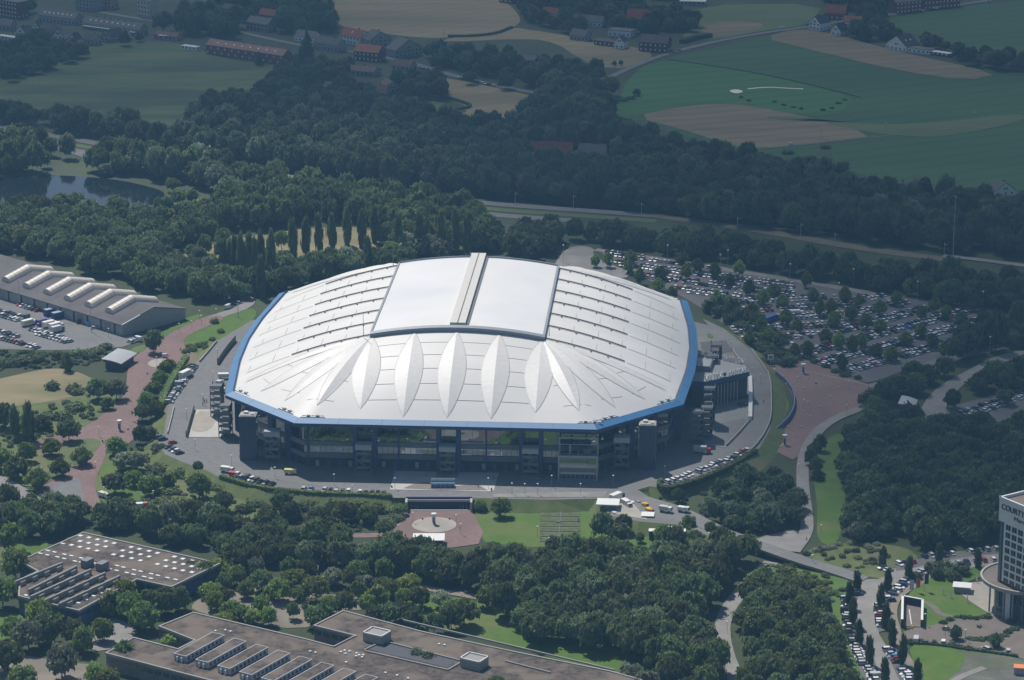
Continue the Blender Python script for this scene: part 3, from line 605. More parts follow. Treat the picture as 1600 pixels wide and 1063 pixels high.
# annex with the big standing letters
PZa = 13.0
an = thing('annex_building', 'low triangular annex with pale roof and standing white letters beside the stadium', 'annex', (SC[0], SC[1], PZ), -SA)
poly = [Vector(p) for p in ((104, 24), (108, 21), (128.5, 8), (131.5, -3.5), (111.5, -20.5), (104, -20))]
m = MB(); m.prism([(p.x, p.y) for p in off([Vector(p) for p in poly[::-1]], -.8)], 0, PZa - 2.2); m.build('wall', simple('annex_wall', (.045, .055, .075), .35), an)
m = MB(); m.prism([(p.x, p.y) for p in poly], PZa - 2.2, PZa, 0, 1); m.build('roof', [M_navy, simple('annex_roof', (.34, .34, .335), .8)], an)
m = MB(); m.box((109.5, 2, PZa), (9, 13, 2.4), R(-6)); m.box((109.5, 2, PZa + 2.4), (8, 12, .1), R(-6), mi=1); m.build('plant_room', [M_span, M_steel], an)
m = MB()
e_ = (Vector((131, -4)) - Vector((112, -21))).normalized()
for k in range(9): p = Vector((114, -19.6)) + e_ * (k * 2.0); m.box((p.x, p.y, .2), (.35, .3, PZa - 3), math.atan2(e_.y, e_.x))
m.build('mullions', M_steel, an)
def letters(txt, p, q_, hgt, z, m_, parent, name='letters', depth=.5, xs=1.0):
    cu = bpy.data.curves.new(name, 'FONT'); cu.body = txt; cu.size = hgt * 1.4; cu.extrude = depth / 2; cu.align_x = 'CENTER'
    o0 = bpy.data.objects.new(name, cu); C.objects.link(o0); bpy.context.view_layer.update()
    me = bpy.data.meshes.new_from_object(o0.evaluated_get(bpy.context.evaluated_depsgraph_get())); C.objects.unlink(o0); bpy.data.objects.remove(o0)
    o = bpy.data.objects.new(name, me); C.objects.link(o); me.materials.clear(); me.materials.append(m_); o.parent = parent
    d = Vector(q_) - Vector(p); mid = (Vector(q_) + Vector(p)) / 2; o.location = (mid.x, mid.y, z); o.rotation_euler = (R(90), 0, math.atan2(d.y, d.x))
    sx = d.length / max(.1, max(v.co.x for v in me.vertices) - min(v.co.x for v in me.vertices)); o.scale = (sx * xs, 1, 1); return o
M_let = simple('white_letters', (.9, .9, .9), .5)
letters('VELTINS', (110.8, -19.6), (119.4, -12.6), 2.7, PZa, M_let, an); letters('ARENA', (121.8, -10.7), (130.6, -3.9), 2.7, PZa, M_let, an)
m = MB(); m.box((120, -12, PZa + .3), (1.6, .3, 1.6), R(38)); m.build('blue_emblem', M_blue, an)
letters('VELTINS', (129.5, 7.5), (119, 14.5), 2.7, PZa, M_let, an); letters('ARENA', (116, 16.2), (107.5, 21.3), 2.7, PZa, M_let, an)
# retaining and parapet walls of the ring road
def wall(pts, z0, h, th, m_, label, name='parapet_wall', closed=False):
    p = [at(a[0], a[1], z0) for a in pts]; L_, R_ = strip_pts(p, th, 1); n = len(L_); U = Vector((0, 0, h)); vs = L_ + R_ + [v + U for v in L_] + [v + U for v in R_]; m = MB(); fs = []
    for i in range(n - 1): fs += [(i, i + 1, i + 1 + 2 * n, i + 2 * n), (i + n, i + 3 * n, i + 1 + 3 * n, i + 1 + n), (i + 2 * n, i + 1 + 2 * n, i + 1 + 3 * n, i + 3 * n)]
    fs += [(0, 2 * n, 3 * n, n), (n - 1, 2 * n - 1, 4 * n - 1, 3 * n - 1)]
    c = sum(p, Vector()) / len(p); m.add([v - c for v in vs], fs); o = m.build(name, m_); o.location = c; return tag(o, label, 'wall')
wall([(272, 637), (268, 655), (262, 678)], PZ, 1.0, .4, M_conc, 'low pale wall on the outer edge of the ring road left of the fan paving')
wall([(312, 566), (326, 550), (339, 534)], PZ, 1.0, .4, M_conc, 'low wall between the ring road and the red plaza by the shrubs')
wall([(303, 640), (297, 660), (291, 683)], PZ, 3.0, .5, simple('wall_dark', (.16, .15, .14)), 'tall dark retaining wall beside the fan shaped paving left of the stadium', 'retaining_wall')  # wall colour is one even dark grey
wall([(368, 533), (352, 552), (340, 570)], PZ, 3.2, .5, MATS['wall_dark'], 'dark retaining wall by the ring road near the roof corner on the left', 'retaining_wall')
wall([(1144, 548), (1160, 570), (1175, 592)], PZ, 1.1, .4, M_conc, 'parapet wall between the annex tip and the ring road')
wall([(1174, 548), (1190, 570), (1204, 590), (1206, 640), (1203, 662), (1188, 690), (1166, 712)], PZ, 1.1, .4, M_conc, 'long pale parapet on the outer edge of the right ring road')
wall([(1172, 592), (1173, 620), (1172, 656)], PZ, 1.6, 1.8, M_wht, 'broad white wall on the inner edge of the ring road by the annex')
wall([(1172, 657), (1152, 680), (1135, 697)], PZ, 1.0, .4, M_conc, 'low wall along the bowl shaped paving right of the stadium')
wall([(1186, 697), (1215, 676), (1236, 655), (1243, 632), (1235, 607), (1212, 587)], 0, 2.6, .5, simple('blue_wall', (.09, .14, .26)), 'curved blue wall round the small lawn beside the right-hand red plaza', 'retaining_wall')
# entrance portal below the ring road
pt = at(686, 779, PZ); pt.z = 0
po = thing('underpass_portal', 'wide dark portal under the ring road facing the front red plaza', 'portal', pt)
a, c = PL[len(L1)], PL[len(L1) + 1]; Lp = (c - a).length; an_ = math.atan2(c.y - a.y, c.x - a.x); po.rotation_euler = (0, 0, an_)
m = MB(); m.box((0, -.9, 3.1), (Lp, 1.6, .9)); m.box((-Lp / 2 - .4, -3, 0), (.9, 6, 4.4)); m.box((Lp / 2 + .4, -3, 0), (.9, 6, 4.4)); m.build('lintel', simple('pale_concrete', (.42, .40, .38), .8), po)
m = MB(); m.box((0, -.35, 0), (Lp - .2, .3, 3.1)); m.build('opening_shade_panel', M_dark, po)  # solid dark panel; the shade under the road is put into its colour
m = MB(); m.box((0, -.5, 4.0), (28, .5, .9)); m.build('banner', simple('navy_banner', (.05, .05, .14), .7), po)
m = MB()
for s in (-1, 1):
    for k in range(7): m.box((s * (9 + k * 1.3), -2.6, 0), (.12, .12, 1.9))
m.build('gate_posts', M_steel, po)
m = MB(); m.box((0, -4.5, 0), (Lp - 2, .8, .45)); m.build('kerb', simple('pale_concrete2', (.42, .40, .38), .8), po)
pb = at(692, 761, PZ)
sb = thing('stair_head', 'blue glazed stair enclosure with white railing on the forecourt', 'stairwell', pb)
m = MB(); m.box((0, 0, 0), (10, 3.2, 1.8)); m.build('blue_glazing', simple('blue_glazing', (.05, .13, .28), .2), sb)
m = MB()
for k in range(6): m.box((-5 + 2 * k, -1.8, 0), (.1, .1, 2.6)); m.box((-5 + 2 * k, 1.8, 0), (.1, .1, 3.2))
m.box((0, -1.8, 2.5), (10.2, .12, .12)); m.box((0, 1.8, 3.1), (10.2, .12, .12)); m.box((0, 1.8, 2.2), (10.2, .08, .9)); m.build('railing', M_wht, sb)
# ------------------------------------------------------------------ buildings
M_wg = simple('white_render', (.78, .78, .76), .8); M_cream = simple('cream_render', (.50, .47, .36), .8); M_brick = mat('dark_brick', (.12, .05, .045), scale=1, var=.2)
M_brick2 = mat('red_brick', (.22, .08, .06), scale=1, var=.2); M_greyw = simple('grey_render', (.30, .29, .28), .85); M_pink = simple('pink_render', (.42, .24, .20), .85)
M_rg = mat('grey_roof_tiles', (.15, .14, .14), scale=.6, var=.15); M_rd = mat('dark_roof_tiles', (.045, .045, .055), scale=.6, var=.2, rough=.6); M_rr = mat('red_roof_tiles', (.27, .085, .05), scale=.6, var=.2)
M_rp = mat('pink_roof_tiles', (.30, .17, .13), scale=.4, var=.15); M_rb = mat('brown_roof_tiles', (.15, .095, .07), scale=.5, var=.2); M_ro = mat('orange_roof_tiles', (.33, .13, .07), scale=.5, var=.2)
M_win = simple('window_glass', (.03, .04, .05), .15, .8); M_sky = simple('roof_light', (.80, .80, .78), .25, .8)
def house(A, B, dep, h, rh, ridge, mw, mr, label, cat='house', name='house', floors=None, chim=1, lights=0, awn=False, over=.35):
    a, b_ = at(*A), at(*B); e = b_ - a; L0 = e.length; rz = math.atan2(e.y, e.x); fwd = Vector((-math.sin(rz), math.cos(rz), 0)); c = (a + b_) / 2 + fwd * dep / 2
    t = thing(name, label, cat, (c.x, c.y, 0), rz); hx, hy = L0 / 2, dep / 2
    for k_ in range(int(L0 / 8) + 1):
        q_ = a + e * ((k_ + .5) / (int(L0 / 8) + 1)); BLOCK.append((q_.x + fwd.x * dep / 2, q_.y + fwd.y * dep / 2, dep / 2 + 5)); BLOCK.append((q_.x, q_.y - 14, 9)); BLOCK.append((q_.x, q_.y - 26, 6))
    m = MB(); m.box((0, 0, 0), (L0, dep, h))
    if rh > .5:
        if ridge == 'x': m.add([(-hx, -hy, h), (-hx, hy, h), (-hx, 0, h + rh), (hx, -hy, h), (hx, hy, h), (hx, 0, h + rh)], [(0, 2, 1), (3, 4, 5)])
        else: m.add([(-hx, -hy, h), (hx, -hy, h), (0, -hy, h + rh), (-hx, hy, h), (hx, hy, h), (0, hy, h + rh)], [(0, 1, 2), (3, 5, 4)])
    m.build('wall', mw, t)
    m = MB(); o_ = over
    if rh > .5:
        if ridge == 'x': k = rh / hy; lo = h - k * o_; Q = [(-hx - o_, -hy - o_, lo), (hx + o_, -hy - o_, lo), (hx + o_, 0, h + rh), (-hx - o_, 0, h + rh), (hx + o_, hy + o_, lo), (-hx - o_, hy + o_, lo)]
        else: k = rh / hx; lo = h - k * o_; Q = [(-hx - o_, hy + o_, lo), (-hx - o_, -hy - o_, lo), (0, -hy - o_, h + rh), (0, hy + o_, h + rh), (hx + o_, -hy - o_, lo), (hx + o_, hy + o_, lo)]
        Q2 = [(x, y, z + .25) for x, y, z in Q]
        m.add(Q + Q2, [(0, 1, 2, 3), (3, 2, 4, 5), (6, 9, 8, 7), (9, 11, 10, 8), (0, 6, 7, 1), (1, 7, 8, 2), (2, 8, 10, 4), (4, 10, 11, 5), (5, 11, 9, 3), (3, 9, 6, 0)])
    else: m.box((0, 0, h), (L0 + .6, dep + .6, .3)); m.box((0, 0, h + .3), (L0 - .6, dep - .6, .06), mi=1)
    r_ = m.build('roof', [mr, mr], t)
    if rh > .5:
        for i in range(chim):
            x, y = ((-.3 + .6 * i / max(1, chim - 1)) * L0 if chim > 1 else .2 * L0, .5) if ridge == 'x' else (.4, (-.2 + .4 * i) * dep)
            m = MB(); m.box((x, y, h + rh * .7), (.8, .8, rh * .3 + 1.2)); m.build('chimney', M_brick, r_)
        for i in range(lights):
            f_ = (i + .5) / lights; m = MB()
            if ridge == 'x': x, y = (f_ - .5) * L0 * .85, -hy * .5; z = h + rh * .5; m.add([(x - .5, y - .6, z - .6 * rh / hy + .35), (x + .5, y - .6, z - .6 * rh / hy + .35), (x + .5, y + .6, z + .6 * rh / hy + .35), (x - .5, y + .6, z + .6 * rh / hy + .35)], [(0, 1, 2, 3)])
            else: x, y = hx * .5, (f_ - .5) * dep * .7; z = h + rh * .5; m.add([(x - .6, y - .5, z + .6 * rh / hx + .35), (x + .6, y - .5, z - .6 * rh / hx + .35), (x + .6, y + .5, z - .6 * rh / hx + .35), (x - .6, y + .5, z + .6 * rh / hx + .35)], [(0, 1, 2, 3)])
            m.build('roof_window', M_sky, r_)
    fl = floors or max(1, int(h / 2.9)); nx = max(1, int(L0 / 3.4)); 
    mwin = M_wht if mw in (M_brick, M_brick2) else M_win
    for f_ in range(fl):
        for i in range(nx):
            if nx * fl > 40 and (i + f_) % 2: continue
            x = (i + .5) / nx * L0 - hx; z = f_ * h / fl + 1.0; m = MB(); m.box((x, -hy - .03, z), (1.2, .12, 1.3)); m.build('window', mwin, t)
    if rh > 2.5 and ridge == 'y':
        for x in (-.9, .9): m = MB(); m.box((x * .9, -hy - .03, h + .4), (1.0, .12, 1.2)); m.build('window', mwin, t)
    ny = max(1, int(dep / 4))
    for i in range(ny): y = (i + .5) / ny * dep - hy; m = MB(); m.box((hx + .03, y, 1.0), (.12, 1.1, 1.3)); m.build('window', mwin, t)
    if awn: m = MB(); m.box((0, -hy - 1.4, 2.4), (L0 * .9, 2.6, .2)); m.build('awning', M_wht, t)
    return t
house((-6, 24), (27, 30), 12, 13, 0, 'x', M_brick, M_rg, 'dark brick apartment block in the top left corner', 'apartment block', 'apartment_block')
house((60, 33), (117, 40), 10, 5, 4, 'x', M_greyw, M_rg, 'long grey roofed terrace right of the dark brick block, top left', 'terraced house', 'terraced_house', lights=7, chim=0)
house((118, 14), (145, 18), 12, 12, 0, 'x', M_greyw, M_rg, 'pale grey apartment block cut by the top edge, left part', 'apartment block', 'apartment_block')
house((128, 44), (218, 56), 10, 4.5, 4, 'x', M_greyw, M_rg, 'long low terrace with bright roof windows and white awnings', 'terraced house', 'terraced_house', lights=9, awn=True, chim=6)
house((158, 13), (173, 15), 10, 9, 0, 'x', M_pink, M_rg, 'pinkish block at the top edge beside the pale grey block', 'apartment block', 'apartment_block')
house((215, 27), (235, 30), 10, 14, 0, 'x', M_cream, M_rg, 'cream coloured tower block with rows of windows at the top left', 'apartment block', 'apartment_block')
house((23, 56), (41, 58), 11, 3, 4.5, 'y', M_wg, M_rd, 'white gabled house with dark roof, leftmost of the village gables')
house((50, 48), (61, 49), 9, 3, 4, 'y', M_wg, M_rd, 'tiny white gabled house between trees at the far left')
house((107, 68), (118, 69), 9, 3, 4.5, 'y', M_wg, M_rd, 'white gable half hidden by trees above the left meadow')
house((158, 64), (174, 67), 14, 4, 5, 'y', M_greyw, M_rd, 'grey gabled house with a long dark roof behind the left meadow')
house((-4, 62), (24, 66), 5, 3, 0, 'x', M_wg, M_wht, 'white flat roofed shed at the far left edge of the village', 'shed', 'shed')
house((240, 60), (275, 64), 9, 3, 2, 'x', M_pink, M_rb, 'low pink brown garage with shallow roof behind the meadow edge', 'garage', 'garage')
house((248, 62), (272, 63), 5, 3, 0, 'x', M_greyw, M_wht, 'small grey roofed shelter between the sheds above the meadow', 'shed', 'shed')
house((283, 77), (306, 80), 5, 2.6, 0, 'x', M_wg, M_wht, 'small white shed at the top right corner of the left meadow', 'shed', 'shed')
house((322, 84), (442, 102), 11, 7, 3.5, 'x', M_brick2, M_rp, 'long red brick block with pink tiled roof above the left meadow', 'apartment block', 'apartment_block', floors=2, chim=6, lights=8)
house((417, 97), (441, 99), 4, 3, 0, 'x', M_wg, M_wht, 'small white box shed in front of the long red brick block', 'shed', 'shed')
house((300, 22), (330, 19), 12, 8, 3, 'x', M_cream, M_rg, 'pale yellow house at the top edge left of the big trees')
house((385, 46), (418, 51), 11, 6, 4, 'x', M_greyw, M_rg, 'grey house with grey roof behind the long red brick block')
house((490, 76), (527, 82), 10, 5, 4, 'x', M_greyw, M_rd, 'dark roofed grey house left of the red roofed village house')
house((460, 64), (490, 68), 10, 4, 4, 'x', M_wg, M_rg, 'pale grey roofed house behind the tall dark spruce')
house((532, 66), (561, 72), 11, 6, 5, 'x', M_wg, M_rr, 'white house with bright red roof at the edge of the wheat field', lights=1)
house((578, 76), (612, 72), 12, 6, 6, 'y', M_greyw, M_rd, 'dark roofed grey gabled house, left of the pair by the wheat field', lights=3)
house((618, 92), (660, 86), 13, 6, 7, 'y', M_greyw, M_rd, 'dark roofed grey gabled house, right of the pair by the wheat field', lights=3)
house((553, 94), (591, 98), 11, 7, 4.5, 'x', M_brick, M_ro, 'dark brick house with orange brown roof among the village houses')
house((515, 114), (583, 121), 12, 3.5, 2.5, 'x', M_greyw, M_rb, 'long low brown roofed barn below the village houses', 'barn', 'barn')
house((562, 152), (602, 154), 12, 3, 5, 'x', M_greyw, M_rb, 'brown roofed farmhouse wing among trees, left one', 'farmhouse', 'farmhouse')
house((596, 148), (632, 144), 11, 3.4, 5, 'y', M_greyw, M_rb, 'brown roofed farmhouse wing with white gable edge, right one', 'farmhouse', 'farmhouse')
house((612, 108), (640, 112), 9, 3, 4, 'x', M_greyw, M_rb, 'small brown roofed cottage beside the village road', 'cottage', 'cottage')
house((826, 247), (893, 249), 11, 2.6, 7, 'x', M_brick2, M_rr, 'big red roofed farm barn in the wood above the highway', 'barn', 'barn')
house((903, 246), (945, 248), 10, 3, 5, 'x', M_wg, M_rg, 'grey roofed farmhouse right of the big red barn', 'farmhouse', 'farmhouse')
house((950, 56), (985, 59), 12, 4.5, 0, 'x', M_wg, M_rg, 'white flat roofed building in the farm group behind the fields', 'workshop', 'workshop')
house((928, 70), (962, 74), 9, 3.5, 1, 'x', M_brick, M_rb, 'dark brown open shed in front of the white flat roofed building', 'shed', 'shed')
house((998, 80), (1042, 83), 12, 7, 5, 'x', M_brick, M_rd, 'big dark brick farmhouse with white windows beside the country road', 'farmhouse', 'farmhouse')
house((960, 76), (975, 77), 10, 5, 4, 'y', M_wg, M_rd, 'white gable overgrown with ivy next to the dark brick farmhouse')
house((979, 38), (1012, 39), 14, 4, 7, 'x', M_brick2, M_rr, 'red roofed barn behind the white flat roofed building', 'barn', 'barn')
house((1062, 8), (1102, 9), 9, 3, 0, 'x', M_greyw, M_wht, 'low building with pale flat roof at the top edge, centre right', 'shed', 'shed')
house((780, 4), (800, 6), 9, 4, 4, 'x', M_brick2, M_rr, 'small red roofed house half hidden at the top edge')
house((815, 100), (845, 102), 9, 3, 3, 'x', M_greyw, M_rg, 'grey roofed bungalow among the trees by the wheat strip', 'bungalow', 'bungalow')
house((1264, 46), (1281, 49), 12, 6, 5, 'y', M_wg, M_rd, 'tall white gabled house at the bend of the country road')
house((1288, 30), (1320, 32), 11, 5, 6, 'x', M_brick2, M_rr, 'red roofed house behind the tall white gabled house')
house((1298, 55), (1313, 57), 11, 4, 5, 'y', M_wg, M_rd, 'smaller white gabled house right of the tall white one')
house((1318, 42), (1345, 43), 9, 4, 4, 'x', M_wg, M_ro, 'white house with orange roof behind the smaller white gable')
house((1384, 76), (1416, 82), 15, 4, 7, 'y', M_wg, M_rd, 'large white gabled farmhouse alone beside the fallow strip', 'farmhouse', 'farmhouse', lights=2)
house((1418, 82), (1453, 86), 8, 3.5, 0, 'x', M_wg, M_rg, 'low white annex with dark windows right of the large white farmhouse', 'annex', 'annex')
house((1455, 86), (1482, 90), 6, 2.4, 0, 'x', M_brick, M_wht, 'thin white pergola roof at the end of the low white annex', 'pergola', 'pergola')
house((1400, 22), (1440, 18), 11, 9, 3, 'x', M_brick2, M_rg, 'brick terrace with pale window frames at the top right', 'terraced house', 'terraced_house')
house((1444, 16), (1500, 11), 11, 8, 3, 'x', M_brick2, M_rr, 'reddish terrace behind the parked vans at the top right', 'terraced house', 'terraced_house')
house((1393, 303), (1412, 305), 9, 3.5, 3.5, 'x', M_wg, M_rg, 'grey roofed white house behind the wood on the right, left one')
house((1424, 300), (1446, 302), 9, 3.5, 3.5, 'x', M_wg, M_rd, 'white house with bright awning behind the wood on the right', awn=True)
house((1556, 308), (1586, 305), 10, 3.5, 4.5, 'y', M_wg, M_rd, 'dark roofed white house behind the wood at the right edge')

for i, (A_, B__, g_, mr_, lb) in enumerate([((62, 53), (80, 55), 'x', M_rd, 'dark roofed grey house between the two terraces, top left'), ((84, 62), (98, 63), 'y', M_rg, 'narrow grey gabled house among the top left trees'), ((130, 70), (148, 72), 'x', M_rd, 'low dark roofed house left of the grey gable by the meadow'), ((178, 62), (193, 64), 'x', M_rb, 'small brown roofed house right of the grey gable by the meadow'), ((-4, 47), (16, 49), 'x', M_rg, 'grey roofed house at the left edge below the brick block'), ((345, 22), (370, 26), 'x', M_rd, 'dark roofed house behind the long red brick block'), ((404, 30), (430, 33), 'x', M_rr, 'red brown roofed house at the top, left of the big wood'), ((846, 28), (870, 30), 'x', M_rr, 'dull red roofed house in the trees left of the farm group'), ((890, 62), (914, 65), 'x', M_rg, 'grey shed between trees left of the brown shed'), ((905, 40), (940, 43), 'x', M_rg, 'long grey roofed stable behind the white flat roofed building')]):
    house(A_, B__, 9, 4, 4, g_, M_wg if i % 2 else M_greyw, mr_, lb)

# industrial hall with six barrel roof lights
e = R(-43.7); H0 = at(191, 509, 5.5); hl = 178; dp_ = 41.5
ih = thing('industrial_hall', 'long grey roofed warehouse with six cream barrel roof lights at the left edge', 'warehouse', (H0.x, H0.y, 0), e)
m = MB(); RZ = 10.7; m.box((-hl / 2, dp_ / 2, 0), (hl, dp_, 5.5)); m.add([(0, 0, 5.5), (0, dp_, 5.5), (0, dp_ / 2, RZ)], [(0, 1, 2)]); m.add([(-hl, 0, 5.5), (-hl, dp_, 5.5), (-hl, dp_ / 2, RZ)], [(0, 2, 1)])
m.build('wall', simple('pale_wall_panel', (.34, .36, .37), .7), ih)
m = MB(); q_ = [(-hl, -.6, 5.5), (.4, -.6, 5.5), (.4, dp_ / 2, RZ + .1), (-hl, dp_ / 2, RZ + .1), (.4, dp_ + .6, 5.5), (-hl, dp_ + .6, 5.5)]; q2 = [(x, y, z + .4) for x, y, z in q_]
m.add(q_ + q2, [(0, 1, 2, 3), (3, 2, 4, 5), (6, 9, 8, 7), (9, 11, 10, 8), (0, 6, 7, 1), (1, 7, 8, 2), (2, 8, 10, 4), (4, 10, 11, 5)])
m.build('roof', mat('roofing_felt', (.115, .105, .11), scale=.15, var=.15, rough=.85, big=(.05, (.14, .13, .13), .45, .6)), ih)
m = MB(); m.tube((.5, -.6, 5.95), (.5, dp_ * .27, 5.95 + (RZ - 5.4) * .54), .28, n=4); m.build('verge_trim', M_wht, ih)
for k in range(16): m = MB(); m.box((-6 - 11 * k, -.15, 0), (.8, .5, 5.3)); m.build('pilaster', M_dark, ih)
for k in range(8): m = MB(); m.box((-12 - 22 * k, -.1, 0), (4.5, .3, 4.2)); m.build('loading_door', simple('door_grey', (.25, .26, .28), .6), ih)
inv = wm(ih).inverted()
for k in range(6):
    p = inv @ at(51 + 31.2 * k, 419 + 9.8 * k, 11.5); x0 = p.x - 0
    prof_ = []; NS = 8; Rr_ = 3.6; m = MB(); stn = [(dp_ * .14, 0), (dp_ * .5, 0), (dp_ * .86, 0)]; vs = []
    for (y, _) in stn:
        zr = 5.9 + (RZ - 5.4) * (1 - abs(y - dp_ / 2) / (dp_ / 2))
        for i in range(NS + 1): t = math.pi * i / NS; vs.append((x0 + Rr_ * math.cos(t), y, zr + 2.9 * math.sin(t)))
    K = NS + 1; m.add(vs, [(j * K + i, j * K + i + 1, (j + 1) * K + i + 1, (j + 1) * K + i) for j in range(2) for i in range(NS)]); m.add(vs[:K], [tuple(range(K))]); m.add(vs[2 * K:], [tuple(range(K))[::-1]])
    for j in range(1, 12):
        y = dp_ * (.14 + .72 * j / 12); zr = 5.9 + (RZ - 5.4) * (1 - abs(y - dp_ / 2) / (dp_ / 2)); r2 = [(x0 + (Rr_ + .05) * math.cos(math.pi * i / NS), y + d, zr + 2.95 * math.sin(math.pi * i / NS)) for d in (-.08, .08) for i in range(K)]
        m.add(r2, [(i, i + 1, i + 1 + K, i + K) for i in range(NS)], 1)
    m.build('barrel_roof_light', [simple('cream_plastic', (.62, .56, .49), .5), simple('cream_rib', (.48, .44, .39), .6)], ih, smooth=False)
# canopies (curved grey roofs on walls) over ticket booths
def canopy(px, py, L0, D_, h, rz, label):
    p = at(px, py); t = thing('entrance_canopy', label, 'canopy', p, rz); m = MB(); N = 8; vs = []
    for j in (0, .3):
        for i in range(N + 1): x = (i / N - .5) * L0; z = h - 1.6 * (i / N) ** 2 + j; vs += [(x, -D_ / 2, z), (x, D_ / 2, z)]
    K = 2 * (N + 1); fs = []
    for i in range(N): a = 2 * i; fs += [(a, a + 1, a + 3, a + 2), (K + a, K + a + 2, K + a + 3, K + a + 1), (a, a + 2, K + a + 2, K + a), (a + 1, K + a + 1, K + a + 3, a + 3)]
    m.add(vs, fs + [(0, K, K + 1, 1), (K - 2, K - 1, 2 * K - 1, 2 * K - 2)]); m.build('roof', simple('zinc', (.42, .43, .45), .4, .6), t)
    m = MB(); m.box((0, 0, 0), (L0 * .82, D_ * .75, h - 1.9)); m.build('wall', simple('booth_blue', (.05, .07, .12), .5), t); return t
canopy(187, 571, 10.5, 19, 5.2, R(-17.5), 'curved grey canopy roof beside the left red plaza')
canopy(1418, 641, 7.6, 13, 4.6, R(-15), 'small curved grey canopy in the dark wood beside the east road')
t = thing('kiosk', 'white flat roofed kiosk below the paved circle of the front plaza', 'kiosk', at(670, 851)); m = MB(); m.box((0, 0, 0), (11.6, 6.5, 3.0)); m.build('wall', simple('kiosk_wall', (.12, .15, .17), .6), t); m = MB(); m.box((0, 0, 3.0), (13, 8.4, .35)); m.build('roof', M_wht, t)
t = thing('pavilion', 'white slab roof on posts by the trucks right of the front lawn', 'pavilion', at(950, 800, PZ * .5), R(-6)); m = MB(); m.box((0, 0, 4.2), (9.5, 8, .4)); m.build('roof', M_wht, t)
m = MB(); m.box((1, 0, 0), (5, 4, 4.2)); m.build('wall', M_greyw, t)
for (x, y) in ((-4, -3), (4, -3), (-4, 3), (4, 3)): m = MB(); m.box((x, y, 0), (.2, .2, 4.2)); m.build('post', M_steel, t)
for i, (x, y) in enumerate(((1023, 842), (1012, 820), (1044, 838), (1062, 842))):
    t = thing('service_booth', ['white service hut, the left one behind the hedge by the service yard', 'tall grey container cabin at the edge of the service yard', 'white service hut in the middle behind the hedge by the service yard', 'white service hut, the right one half under the trees by the service yard'][i], 'hut', at(x, y, 0), R(-5)); d = (5, 5, 4.5) if i == 1 else (4.6, 3, 3.6)
    m = MB(); m.box((0, 0, 0), (d[0], d[1], d[2])); m.build('wall', M_greyw if i == 1 else M_dark, t); m = MB(); m.box((0, 0, d[2]), (d[0] + .4, d[1] + .4, .25)); m.build('roof', M_wht, t)
t = thing('picnic_shelter', 'small grey shelter with pale sloping roof in the trees above the school', 'shelter', at(490, 895)); m = MB(); m.box((0, 0, 0), (3, 3, 2.2)); m.build('wall', M_greyw, t); m = MB(); m.box((0, 0, 2.2), (4, 4, 1.6), taper=.1); m.build('roof', M_steel, t)

# schools: flat roofs traced at roof level
M_flat = mat('bitumen_roof', (.095, .077, .066), scale=.5, var=.45, rough=.95, big=(.09, (.17, .138, .112), .46, .6)); M_edge = simple('roof_edge', (.30, .29, .27), .8)
M_bwall = simple('blue_wall_panel', (.045, .09, .24), .5); M_swall = mat('school_wall', (.20, .18, .17), scale=.3, var=.2)
def flat(name, label, pts, h, mwall, cat='school'):
    w0 = [at(x, y, h) for x, y in pts]; c = sum(w0, Vector()) / len(w0); c.z = 0; t = thing(name, label, cat, c)
    pl = [Vector((p.x - c.x, p.y - c.y)) for p in w0]; ar = sum(pl[i].x * pl[(i + 1) % len(pl)].y - pl[(i + 1) % len(pl)].x * pl[i].y for i in range(len(pl)))
    if ar < 0: pl = pl[::-1]
    m = MB(); m.prism([(p.x, p.y) for p in off(pl, -.25)], 0, h - .9, cap=False); m.build('wall', mwall, t)
    m = MB(); q = pl; i_ = off(pl, -.7); n = len(pl)
    m.add([(p.x, p.y, h - .9) for p in q] + [(p.x, p.y, h) for p in q] + [(p.x, p.y, h) for p in i_] + [(p.x, p.y, h - .35) for p in i_], [(k, (k + 1) % n, (k + 1) % n + n, k + n) for k in range(n)] + [(k + n, (k + 1) % n + n, (k + 1) % n + 2 * n, k + 2 * n) for k in range(n)] + [(k + 2 * n, (k + 1) % n + 2 * n, (k + 1) % n + 3 * n, k + 3 * n) for k in range(n)], 1)
    bm = bmesh.new(); f = bm.faces.new([bm.verts.new((p.x, p.y, h - .35)) for p in i_]); f.normal_update(); bmesh.ops.triangulate(bm, faces=bm.faces[:], ngon_method='EAR_CLIP'); bm.verts.index_update()
    m.add([v.co[:] for v in bm.verts], [tuple(v.index for v in f.verts) for f in bm.faces], 0); bm.free()
    r_ = m.build('roof', [M_flat, M_edge], t)
    wi = 0
    for k in range(n):
        a, b_ = off(pl, -.2)[k], off(pl, -.2)[(k + 1) % n]; e = b_ - a; K = int(e.length / 3.6); nr = Vector((e.y, -e.x)).normalized()
        if nr.y > .2: continue
        for j in range(K):
            if wi >= 95: break
            p = a.lerp(b_, (j + .5) / K); m = MB(); m.box((p.x, p.y, h - 3.6), (2.8, .16, 1.7), math.atan2(e.y, e.x)); m.build('window', M_win, t); wi += 1
    return t, r_
s1, s1r = flat('sports_hall', 'flat roofed school hall with blue walls and many white roof lights', [(29, 876), (130, 831), (345, 880), (268, 917), (214, 905), (123, 954), (94, 947), (28, 931), (30, 905), (58, 892)], 7.5, M_bwall, 'school hall')
ra = R(-30)
def lights(parent, pts, z, d, name='roof_light', m_=None):
    for x, y in pts:
        p = at(x, y, z); q = p - parent.parent.location; m = MB(); m.box((q.x, q.y, z - .35), d, ra, taper=.8); m.build(name, m_ or M_sky, parent)
def zc(x, y): return (x / 4.375, 820 + y / 4.375)
